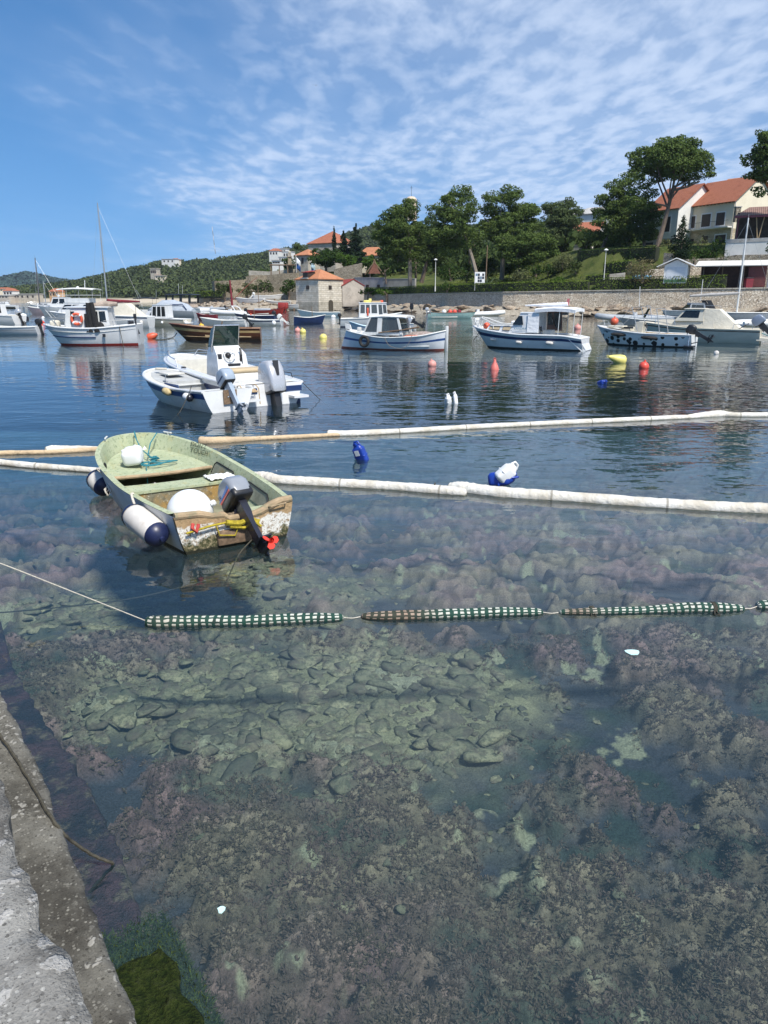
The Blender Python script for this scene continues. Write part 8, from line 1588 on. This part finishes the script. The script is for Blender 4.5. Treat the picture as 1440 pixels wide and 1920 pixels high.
pine('pine_tree with' if 0 else 'big pine with a forked bare trunk standing by the concrete wall, left of the lamp', 160, (705, 800, 376, 505), (769, 528), 1, top=(765, 440), trunkr=.42, nbig=26, forks=(((769, 490), (764, 450), (762, 430)), ((770, 470), (784, 450), (787, 434))), extra=((772, 384, 1.7), (722, 420, 2.0), (716, 440, 1.9), (730, 470, 2.0), (745, 400, 2)), bark=BARKG)
pine('dark pine filling the gap between the forked pine and the leaning pine', 178, (775, 845, 402, 500), (790, 520), 2, mat=PINED, nbig=14, extra=((820, 470, 2.2), (835, 490, 2.2), (800, 480, 2)))
pine('pine with a long pale trunk leaning left into a broad dark crown', 150, (806, 905, 350, 470), (899, 527), 3, top=(866, 430), trunkr=.40, nbig=20, extra=((862, 357, 1.6), (872, 362, 1.5), (822, 400, 2), (890, 440, 2), (815, 445, 1.8), (842, 470, 1.8)), bark=BARKG)
pine('wide pine with grey crooked boughs behind the noticeboard', 156, (892, 1012, 355, 465), (941, 512), 4, top=(938, 420), nbig=22, extra=((960, 360, 1.7), (925, 368, 1.6), (985, 400, 2), (1005, 420, 1.8)), forks=(((935, 440), (920, 420), (908, 408)), ((945, 440), (952, 422), (950, 410))), bark=BARKG)
pine('low spreading pine crown in front of the wide pine', 150, (928, 1040, 428, 505), (978, 515), 5, top=(975, 470), nbig=22, trunkr=.25, extra=((945, 450, 1.7), (1030, 470, 1.6)))
pine('looser grey green pine standing apart above the low concrete wall', 172, (1012, 1090, 370, 470), (1055, 485), 6, mat=PINEG, top=(1050, 420), nbig=22, trunkr=.25, puffr=(1.2, 2.1), extra=((1064, 382, 1.4), (1068, 374, .9), (1028, 386, 1.2), (1080, 400, 1.3), (1045, 395, 1.5), (1055, 410, 1.6)))
pine('leaning pine with dark trunks at the top of the lawn, under the tall umbrella pine', 150, (1105, 1215, 335, 470), (1114, 490), 7, top=(1140, 440), trunkr=.36, nbig=28, forks=(((1152, 478), (1148, 450), (1150, 440)), ((1182, 475), (1180, 440), (1178, 420))), extra=((1190, 335, 1.9), (1165, 350, 1.8), (1130, 400, 1.8), (1115, 440, 1.6), (1180, 380, 2), (1160, 440, 2)))
pine('tall umbrella pine with open branching below a domed crown, in front of the white villa', 134, (1190, 1332, 260, 338), (1226, 474), 8, top=(1262, 352), trunkr=.42, nbig=22, limbs=9, puffr=(1.2, 2.2), extra=((1195, 300, 1.5), (1195, 325, 1.3), (1320, 325, 1.4), (1300, 335, 1.3), (1255, 268, 1.5), (1210, 345, 1.2), (1200, 360, 1.5), (1192, 378, 1.4), (1215, 385, 1.2), (1225, 362, 1.3)), forks=(((1262, 352), (1280, 342), (1300, 335)), ((1258, 358), (1290, 350), (1312, 340))))
pine('pine cut off by the right edge of the photo above the villas', 120, (1405, 1490, 240, 350), (1500, 460), 9, top=(1470, 330), nbig=16, puffr=(1.0, 1.8), extra=((1412, 300, 1.2), (1430, 258, 1.2), (1425, 360, 1.0), (1410, 328, .8), (1432, 330, 1.2)))
pine('bushy trunk-hiding pine between the leaning pine and the umbrella pine', 143, (1180, 1245, 370, 450), (1210, 474), 10, mat=PINED, top=(1205, 420), nbig=9, trunkr=.32, extra=((1225, 440, 1.3),))
def bush(label, px_, yt, yb, D_, w_, mat, seed, leaf=.3, per=110, n=9, name='shrub', group='shrubs on the shore', ry=1.0, cat='shrub', round_=False):
    """w_ in px; rests on yb"""
    rr = random.Random(seed); A = P(px_, yb, D_); T_ = P(px_, yt, D_); h = T_.z-A.z; rx = abs(P(px_+w_/2, yb, D_).x-A.x); root = thing(name, label, cat, A, 0, group); puffs = []
    if round_: puffs = [((0, 0, h*.5), (rx, rx, h*.5))]
    else:
        for i in range(n):
            a = rr.uniform(0, 2*PI); q = rr.uniform(0, 1)**.6; hz_ = rr.uniform(.15, .95)*(1-.35*q); r = rr.uniform(.3, .5)
            puffs.append(((rx*.7*q*math.cos(a), rx*ry*.7*q*math.sin(a), h*.75*hz_), (rx*r*1.15, rx*r, min(rx, h)*r*.9)))
        puffs.append(((0, 0, h*.4), (rx*.75, rx*.75*ry, h*.45)))
    foliage('foliage', puffs, per, leaf, mat, root, seed, .7, .6)
    b = MB()
    for k in range(3): limb(b, (0, 0, -.5), (rx*.3*math.cos(k*2.1), rx*.3*math.sin(k*2.1), h*.55), .1, .03, rr)
    b.build('stem', BARK, root); return root
def hedge(label, pts, w_, h_, seed, mat=None, leaf=.2, per=34):
    """pts: ground points along the hedge"""
    rs = np.random.RandomState(seed); root = thing('hedge', label, 'hedge', pts[0], 0, 'clipped hedges'); o0 = Vector(pts[0]); b = MB(); rings = []; PP, OO = [], []
    for i, p in enumerate(pts):
        p = Vector(p)-o0; d = Vector(pts[min(i+1, len(pts)-1)])-Vector(pts[max(i-1, 0)]); nn_ = Vector((-d.y, d.x, 0)).normalized()*w_*.42; rings.append([p-nn_-V3((0, 0, .4)), p-nn_*.95+V3((0, 0, h_*.88)), p+nn_*.95+V3((0, 0, h_*.88)), p+nn_-V3((0, 0, .4))])
        if i < len(pts)-1:
            L = (Vector(pts[i+1])-Vector(pts[i])).length; q = Vector(pts[i+1])-o0
            for face in range(3):
                k = int(L*(h_ if face != 1 else w_)*per); u = rs.uniform(0, 1, k)[:, None]; v = rs.uniform(0, 1, k)[:, None]; base_ = np.array(p)*(1-u)+np.array(q)*u; nv = np.array(nn_)/w_/.42
                bumpy = (fbm(base_[:, 0:1]*1.1, v*2+base_[:, 1:2], 3, seed)-.5)*.35
                if face == 1: pt = base_+nv*(v-.5)*w_+np.array([0, 0, h_])*(1+bumpy*.35); od = np.tile([0, 0, 1.], (k, 1))
                else: sg = -1 if face == 0 else 1; pt = base_+nv*sg*(w_*.5*(1+bumpy))+np.array([0, 0, 1])*v*h_; od = np.tile(nv*sg, (k, 1))
                PP.append(pt); OO.append(od)
    V = leaves(np.concatenate(PP), np.concatenate(OO), leaf, rs, .7, .2); npmesh('foliage', V, np.arange(len(V)).reshape(-1, 4), mat or HEDGE, root); b.loft(rings); b.build('inner_dark_box', CONIW, root, smooth=False); return root
CONIW = pm('dark_hedge_core', (.020, .026, .012), .95, .3, 2)  # plain dark tone of the solid box behind the hedge leaves
def wallline(x0, x1, off, n):
    out = []
    for x in np.linspace(x0, x1, n):
        ys_ = np.linspace(80, 185, 800); d = coastdist(np.full(800, x), ys_); y = ys_[int(np.argmin(np.abs(d-off)))]; out.append(V3((x, y, 3.08+.012*min(max(x, 0), 70))))
    return out
hx0 = P(1108, 545, 118).x; hedge('long clipped hedge along the top of the sea wall, ending left of the steps', wallline(-4.5, hx0, 7.2, 26), 1.3, 1.75, 1)
hedge('clipped hedge on the sea wall right of the steps, below kiosk and shed', wallline(P(1128, 545, 116).x, P(1384, 545, 106).x, 7.3, 16), 1.5, 2.05, 2)
def pxhedge(label, a, c_, D0, D1, yb0, yb1, h_, w_, seed, mat=None, leaf=.22, per=24): hedge(label, [P(lerp(a, c_, i/6), lerp(yb0, yb1, i/6), lerp(D0, D1, i/6)) for i in range(7)], w_, h_, seed, mat, leaf, per)
pxhedge('light green hedge on the rubble wall above the far inflatable boats', 368, 420, 232, 222, 557, 556, 1.6, 1.5, 3, leaf=.4, per=12)
pxhedge('dark clipped hedge under the leaning pines at the top of the lawn', 1085, 1232, 138, 128, 490, 484, 1.9, 1.6, 4, BROADD)
pxhedge('short hedge block beside the steps behind the flowering bush', 1134, 1180, 124, 121, 515, 510, 1.8, 1.6, 5)
pxhedge('low hedge between the steps and the second lamp', 1100, 1142, 123, 121, 530, 527, 1.1, 1.3, 6)
bush('dark rounded shrub right of the first lamp on the lawn', 845, 488, 522, 146, 50, BROADD, 11); bush('low dark bush at the foot of the lawn left of the noticeboard', 838, 525, 543, 136, 30, BROADD, 12)
bush('grey green oleander bush on the lawn right of the noticeboard', 974, 496, 532, 136, 44, OLIVE, 13); bush('round clipped bush on the lawn right of the oleander', 1005, 493, 514, 140, 26, BROADD, 14); bush('dense bush joined to the clipped bush on the lawn', 1028, 492, 514, 142, 34, BROADD, 15)
bush('big grey shrub at the upper lawn below the low concrete wall', 1058, 470, 510, 140, 50, OLIVE, 16); bush('bright round shrub at the right end of the lawn', 1080, 484, 508, 134, 28, SCRUB, 17); bush('wide low shrub in the middle of the lawn above the hedge', 1048, 516, 534, 130, 40, BROAD, 18, ry=.6)
bush('low shrub in the shade behind the noticeboard', 925, 515, 540, 142, 36, SCRUB, 19); bush('low bright grass shrub on the slope left of the big shrubs', 990, 520, 538, 132, 40, SCRUB, 20, ry=.6)
bush('dark shrub under the leaning pine trunk', 875, 488, 525, 152, 36, BROADD, 21); bush('dark tall shrub behind the pole among the pines', 915, 470, 520, 160, 44, BROADD, 22); bush('shaded shrub row under the wide pine', 965, 490, 515, 160, 60, BROADD, 23, ry=.6)
bush('large flowering tamarisk shaped bush left of the white kiosk', 1205, 474, 524, 114, 66, FLOWER, 24, .25, 70, 14); bush('silvery bush in the villa garden behind the fir', 1245, 440, 480, 134, 34, OLIVE, 25)
bush('clipped ball bush left of two behind the shed', 1300, 472, 493, 117, 20, BROAD, 26, .16, 220, round_=True, name='topiary_bush', group='clipped ball bushes'); bush('larger clipped ball bush right of the other behind the shed', 1352, 465, 494, 116, 27, BROADD, 27, .16, 220, round_=True, name='topiary_bush', group='clipped ball bushes')
bush('olive green garden tree under the villa balcony', 1310, 432, 478, 132, 40, OLIVE, 28, .3, 60, 12); bush('bright green shrub under the right end of the villa balcony', 1347, 440, 472, 130, 36, BROAD, 29); bush('dark garden shrub mass behind the clipped balls', 1325, 458, 486, 124, 60, BROADD, 30, ry=.5); bush('shrub at the right edge by the white terrace wall', 1444, 444, 478, 115, 24, BROADD, 31)
bush('dark shrub behind the fir trunk', 1284, 464, 492, 122, 34, BROADD, 32)
def conifer(label, px_, yt, yb, D_, w_, mat, seed, per=150, name='fir_tree', cyp=False, leaf=.4):
    rr = random.Random(seed); A = P(px_, yb, D_); h = P(px_, yt, D_).z-A.z; rx = abs(P(px_+w_/2, yb, D_).x-A.x); root = thing(name, label, 'tree', A, 0, 'conifers'); puffs = []
    if cyp:
        for i in range(12): u = i/11; r = rx*(.35+.65*math.sin(PI*min(1, (u*.85+.12))))*(1-.6*u**3); puffs.append(((rr.uniform(-.1, .1), rr.uniform(-.1, .1), h*(.06+.9*u)), (r, r, h*.07)))
    else:
        for i in range(13):
            u = i/12; R_ = rx*(1-u)**.8+.15
            for k in range(max(3, int(7*(1-u)+2))): a = rr.uniform(0, 6.28); q = rr.uniform(.45, .95); puffs.append(((R_*q*math.cos(a), R_*q*math.sin(a), h*(.12+.86*u)-R_*q*.15), (R_*.36+.15, R_*.36+.15, h*.04+.1)))
            puffs.append(((0, 0, h*(.12+.86*u)), (R_*.5+.1, R_*.5+.1, h*.06)))
    foliage('crown', puffs, per, leaf, mat, root, seed, .5, .5); b = MB(); b.tube([(0, 0, -1), (0, 0, h*.5), (0, 0, h*.96)], [rx*.12+.06, rx*.07+.04, .02], 7); b.build('trunk', BARK, root); return root
conifer('dark fir in front of the villa, left of the clipped balls', 1274, 405, 487, 122, 44, CONI, 41, leaf=.3)
conifer('slim dark cypress against the roof of the monastery', 627, 425, 482, 245, 10, CONI, 42, 260, 'cypress_tree', True, .5); conifer('shorter ragged conifer right of the cypress', 645, 434, 495, 240, 28, CONI, 43, 150, leaf=.6); conifer('tallest ragged conifer behind the slanting wall', 668, 421, 500, 238, 40, CONI, 44, 140, leaf=.6)
def tree(label, px_, yt, yb, D_, w_, mat, seed, leaf=.5, per=75, n=14, cy=.0, group='trees around the boathouse', name='broadleaf_tree', yc=None):
    rr = random.Random(seed); A = P(px_, yb, D_); h = P(px_, yt, D_).z-A.z; rx = abs(P(px_+w_/2, yb, D_).x-A.x); zc0 = h*.25 if yc is None else yc*h; root = thing(name, label, 'tree', A, 0, group); puffs = []
    for i in range(n):
        a = rr.uniform(0, 6.28); q = rr.uniform(0, 1)**.5; v = rr.uniform(0, 1); r = rr.uniform(.26, .42); puffs.append(((rx*.75*q*math.cos(a), rx*.7*q*math.sin(a), zc0+(h-zc0)*(.12+.76*v)*(1-.18*q)), (rx*r*1.1, rx*r, min(rx, (h-zc0)*.6)*r)))
    small = []
    for c_, r in puffs:
        for _ in range(3): d = Vector((rr.gauss(0, 1), rr.gauss(0, 1), rr.gauss(.2, .8))).normalized(); s_ = rr.uniform(.3, .55); small.append(((c_[0]+d.x*r[0]*.9, c_[1]+d.y*r[1]*.9, c_[2]+d.z*r[2]*.9), tuple(v_*s_ for v_ in r)))
    foliage('crown', puffs+small, per, leaf, mat, root, seed, .65); b = MB(); t0 = limb(b, (0, 0, -1), (rr.uniform(-.3, .3), 0, h*.45), rx*.07+.1, rx*.04+.06, rr, .06)
    for c_, r in puffs[:5]: limb(b, t0[-1], V3(c_), rx*.035+.04, .04, rr)
    b.build('trunk', BARK, root); return root
tree('dark pine on the skyline left of the tower house', 564, 450, 506, 250, 26, PINED, 51, .6, 60); tree('dark bushy tree behind the stone lantern', 541, 480, 512, 240, 26, PINED, 52, .6, 60)
tree('large dark green tree mass in front of the monastery, above the boathouse roof', 612, 462, 512, 212, 66, BROADD, 53, .5, 72, 20); tree('bright green tree right of the dark mass above the boathouse', 648, 470, 506, 208, 44, BROAD, 54, .45, 78, 14); tree('bright bush tree behind the red brown climbing frame', 694, 478, 516, 200, 36, BROAD, 55, .45, 78)
tree('leafy tree against the yellowish wall, left of the boathouse', 541, 516, 560, 186, 34, BROADD, 56, .4, 90, 12); tree('green fig tree before the bastion wall', 495, 524, 560, 204, 40, SCRUB, 57, .4, 84, 12); tree('round bush tree by the dark red mast', 421, 524, 560, 212, 38, SCRUB, 58, .4, 84, 12); tree('yellow green bush in front of the bastion, right of the dark red mast', 463, 528, 562, 205, 36, OLIVE, 59, .4, 84, 12)
tree('bright shrub on the bastion wall top', 498, 503, 524, 236, 22, BROAD, 60, .5, 60, 8); tree('lime green shrub behind the left end of the bastion wall', 412, 521, 535, 242, 14, BROAD, 61, .5, 60, 6); tree('green shrub on the terrace by the pergola', 520, 505, 520, 236, 16, BROAD, 62, .5, 60, 6)
tree('round tree by the concrete wall beneath the first pine', 724, 494, 524, 176, 24, BROADD, 63, .4, 78, 8); tree('green shrub covering the corner between shed and hedge', 690, 537, 560, 166, 36, BROAD, 64, .35, 90, 10); tree('green hedge tree right of the shed', 725, 540, 558, 160, 40, BROAD, 65, .35, 90, 10)
for i, (px_, yb, D_, w_, h_, lab) in enumerate(((1098, 482, 168, 40, 40, 'dark tree filling the gap below the white house'), (1020, 478, 182, 60, 40, 'dark tree behind the low concrete wall'), (880, 500, 186, 80, 70, 'dense dark tree closing the gap behind the leaning trunk'), (960, 490, 190, 90, 60, 'dense dark tree behind the wide pine boughs'), (780, 515, 196, 50, 50, 'dark tree behind the forked pine trunk'), (1150, 470, 165, 60, 50, 'dark tree behind the leaning pine trunks'))): tree(lab, px_, yb-h_, yb, D_, w_, PINED, 70+i, .55, 22, 14, group='dark trees behind the pines', yc=.1)
q = P(908, 540, 133); b = MB(); rr = random.Random(4)
for i in range(26):
    a = rr.uniform(0, 6.28); L = rr.uniform(1.2, 2.4); e = rr.uniform(.3, 1.2); d = V3((math.cos(a)*math.cos(e), math.sin(a)*math.cos(e), math.sin(e))); s_ = V3((-d.y, d.x, 0)).normalized()*.09; b.plate([V3((0, 0, .1))-s_, V3((0, 0, .1))+s_, d*L*.6+s_*.7+V3((0, 0, .1)), d*L+V3((0, 0, -.1))], .02)
o = b.build('agave', AGAVE); o.location = (q.x+.6, q.y, q.z); tag(o, 'spiky pale agave beside the noticeboard on the lawn', 'plant')
# tufts of rough grass on the lawn
rs = np.random.RandomState(3); n = 26000; gx_ = rs.uniform(-6, 60, n); gy_ = rs.uniform(112, 180, n); gz_, gd_ = landz(gx_, gy_); ok = (gd_ > 8.5) & (gd_ < 60) & ((gx_ < 34)); pts_ = np.stack([gx_, gy_, gz_+.1], -1)[ok]; V = leaves(pts_, np.tile([0, -.3, .6], (len(pts_), 1)), .5, rs, .35, .4); o = npmesh('grass', V, np.arange(len(V)).reshape(-1, 4), leafm('rough_grass', (.055, .085, .018), (.15, .18, .045))); struct(o, 'stuff'); o['label'] = 'rough green grass on the sloping lawn below the pines'
# ---------------------------------------------------------------- hills across the bay
HX = [-.62, -.5, -.456, -.393, -.345, -.29, -.22, -.083, -.014, .06, .2, .5]; HP = [12, 14, 18, 27, 41, 57, 61, 83, 110, 114, 112, 90]
def hillz(x, y):
    u = x/np.maximum(y, 1)*1.0; ridge = np.interp(u, HX, HP)*.70*1.02; d0 = np.interp(u, [-.6, -.3, -.2, 0, .5], [545, 545, 520, 420, 400]); k = npss(0, 1, np.clip((y-d0)/(960-d0), 0, 1)); z = ridge*(.08+.92*k)*npss(-6, 14, y-d0)
    return np.where(y < d0-6, -3, z*(.9+.2*(fbm(x*.012, y*.012, 3, 12)))-1+.0*x)*(1-.35*npss(980, 1300, y))
hx = np.linspace(-1000, 700, 260); hy = np.linspace(395, 1400, 150); AX, AY = np.meshgrid(hx, hy, indexing='xy'); AZ = hillz(AX, AY)
m, t = newmat('hill_scrub'); c = t.coord(); n1 = t.noise(c, .02, 5, .65); n2 = t.noise(c, .15, 4, .6); hc = t.mix(t.ramp(n1, .3, .65), (.035, .05, .022), (.075, .09, .04)); hc = t.mix(t.ramp(n2, .62, .72), hc, (.35, .32, .26)); sep = t.n('ShaderNodeSeparateXYZ'); t.l(c, sep.inputs[0]); hc = t.mix(t.ramp(sep.outputs[2], 3.8, 1.6), hc, (.46, .40, .31)); t.out(t.bsdf(hc, .95, spec=.05)); HILLM = m
struct(npmesh('hill', np.stack([AX, AY, AZ], -1).reshape(-1, 3), gridfaces(*AX.shape), HILLM, smooth=True))
def wood(n, xr, yr, size, leaf, seed, mat, label, zmin, cover=.27, zf=None, per=22):
    rs = np.random.RandomState(seed); x = rs.uniform(*xr, n); y = rs.uniform(*yr, n); z = (zf or hillz)(x, y); keep = (z > zmin) & (fbm(x*.02, y*.02, 4, 21) > cover) & (np.abs(x/y) < .62); x, y, z = x[keep], y[keep], z[keep]; N = len(x); r = rs.uniform(size*.7, size*1.5, N)
    d = rs.normal(size=(N, per, 3)); d /= np.linalg.norm(d, axis=2)[..., None]; d[..., 2] = np.abs(d[..., 2])*1.0-.15; p = np.stack([x, y, z+r*.35], -1)[:, None, :]+d*r[:, None, None]*np.array([1, 1, .95])*rs.uniform(.7, 1.05, (N, per, 1))
    V = leaves(p.reshape(-1, 3), d.reshape(-1, 3), leaf, rs, .8, .25); o = npmesh('forest', V, np.arange(len(V)).reshape(-1, 4), mat); struct(o, 'stuff'); o['label'] = label
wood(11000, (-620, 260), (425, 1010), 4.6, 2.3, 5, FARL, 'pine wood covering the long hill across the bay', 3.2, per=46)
def hill2(x, y): u = x/y; return np.interp(u, [-.75, -.56, -.535, -.50, -.46, -.42, -.3], [34, 42, 38, 48, 66, 46, 14])*npss(1700, 2300, y)
AX, AY = np.meshgrid(np.linspace(-2300, -500, 90), np.linspace(1700, 2900, 50), indexing='xy'); struct(npmesh('far_hill', np.stack([AX, AY, hill2(AX, AY)-1], -1).reshape(-1, 3), gridfaces(*AX.shape), pm('haze_blue_scrub', (.05, .085, .09), .95, .25, .01), smooth=True))  # bluish ground tone, far haze put into its colour
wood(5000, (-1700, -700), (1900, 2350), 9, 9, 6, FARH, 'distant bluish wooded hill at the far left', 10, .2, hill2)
def hhouse(label, px_, py_, D_, w_, d_, h_, wm, rm, name='hill_house', flat=False, rz=-.3, grp='houses on the far hill'):
    q = P(px_, py_, D_); t_ = thing(name, label, 'house', q, rz, grp); k_ = .72 if 'cluster' in label else 1; t_.scale = (k_, k_, k_); b = MB(); b.box((0, 0, h_/2-2), (w_, d_, h_+4)); wl = b.build('wall', wm, t_, smooth=False)
    b = MB()
    if flat: b.box((0, 0, h_+.3), (w_+.8, d_+.8, .5))
    else: b.add([V3(p) for p in ((-w_/2-.5, -d_/2-.5, h_), (w_/2+.5, -d_/2-.5, h_), (w_/2+.5, d_/2+.5, h_), (-w_/2-.5, d_/2+.5, h_), (-w_/4, 0, h_*1.45), (w_/4, 0, h_*1.45))], [(0, 1, 5, 4), (1, 2, 5), (2, 3, 4, 5), (3, 0, 4), (3, 2, 1, 0)])
    b.build('roof', rm, t_, smooth=False)
    for k in range(3): x_ = (-.3+.3*k)*w_; winpart(wl, [V3((x_-.8, -d_/2, h_*.45)), V3((x_+.8, -d_/2, h_*.45)), V3((x_+.8, -d_/2, h_*.8)), V3((x_-.8, -d_/2, h_*.8))], SHUT, False)
    return t_
wood(900, (-2, 85), (166, 235), 3.0, 1.6, 19, MATS['dark_pine_needles'], 'dark trees closing the slope behind the pines and villas', 4, .1, lambda x, y: np.where(coastdist(x, y) > 44-12*npss(20, 45, x), landz(x, y)[0], -5))
wood(3200, (-150, 25), (236, 418), 3.2, 2.2, 9, leafm('rise_leaves', (.022, .042, .014), (.075, .11, .032)), 'trees covering the rise behind the bastion and the boathouse', 3, .2, lambda x, y: landz(x, y)[0])
hhouse('white hillside house with red roof, left end of the cluster above the bastion', 517, 483, 560, 10, 9, 6, PLASW, TILEX); hhouse('white flat roofed hillside house at the top of the cluster', 532, 479, 570, 9, 8, 6, PLASW, CONC, flat=True); hhouse('white stepped hillside house right of the cluster', 542, 487, 545, 9, 9, 7, PLASW, CONC, flat=True); hhouse('lowest white hillside house of the cluster', 533, 493, 535, 8, 8, 5, PLASW, CONC, flat=True)
hhouse('tiny white house low on the wooded slope above the dark red mast', 521, 498, 520, 6, 5, 3, PLASW, CONC, flat=True); hhouse('pale house group high on the slope right of the square tower', 320, 496, 820, 16, 8, 5, PLASW, CONC, flat=True); hhouse('small pale house beside the other high on the slope', 330, 495, 830, 8, 8, 4, PLASC, TILEX)
t_ = hhouse('square stone fort tower rising out of the wood, left of centre', 292, 519, 720, 6.5, 6.5, 7, PALEST, PALEST, 'fort_tower', True, grp='towers'); b = MB(); b.box((4, -2, 0), (5, 4, 4)); b.build('ruined_wing', pm('pinkish_ruin', (.45, .33, .27), .9), t_)
hhouse('pale wing house under the square tower', 302, 524, 700, 9, 5, 3, PLASC, PALEST, flat=True)
hhouse('red roofed house in the wood at the left edge', 10, 548, 620, 14, 8, 2.6, PLASC, TILEX, grp='houses on the far coast'); hhouse('small white house in the wood at the left edge', 22, 557, 590, 9, 7, 4.5, PLASW, TILEX, grp='houses on the far coast'); hhouse('long pale villa on the far coast left of the sailing yachts', 59, 563, 575, 16, 7, 4.2, PALEST, CONC, flat=True, grp='houses on the far coast'); hhouse('orange plastered house on the coast behind the motor cruiser', 108, 560, 560, 8, 7, 5, pm('orange_plaster', (.5, .31, .16), .9), TILEX, grp='houses on the far coast'); hhouse('pale house beside the small white house at the left edge', 12, 561, 575, 10, 6, 2.5, PLASG, CONC, flat=True, grp='houses on the far coast'); hhouse('low pale house between the coast houses at left', 40, 561, 585, 9, 6, 3, PLASG, CONC, flat=True, grp='houses on the far coast')
p0, p1 = P(404, 476, 900), P(401, 425, 900); t_ = thing('radio_mast', 'tall thin radio mast banded grey on the skyline of the hill', 'mast', p0); h_ = p1.z-p0.z
for k in range(6):
    b = MB(); b.tube([(-k*.35, 0, h_*k/6), (-(k+1)*.35, 0, h_*(k+1)/6)], [.45, .42], 5); b.build('section', [pm('mast_dark', (.22, .24, .27), .6), pm('mast_pale', (.5, .52, .55), .6)][k % 2], t_)
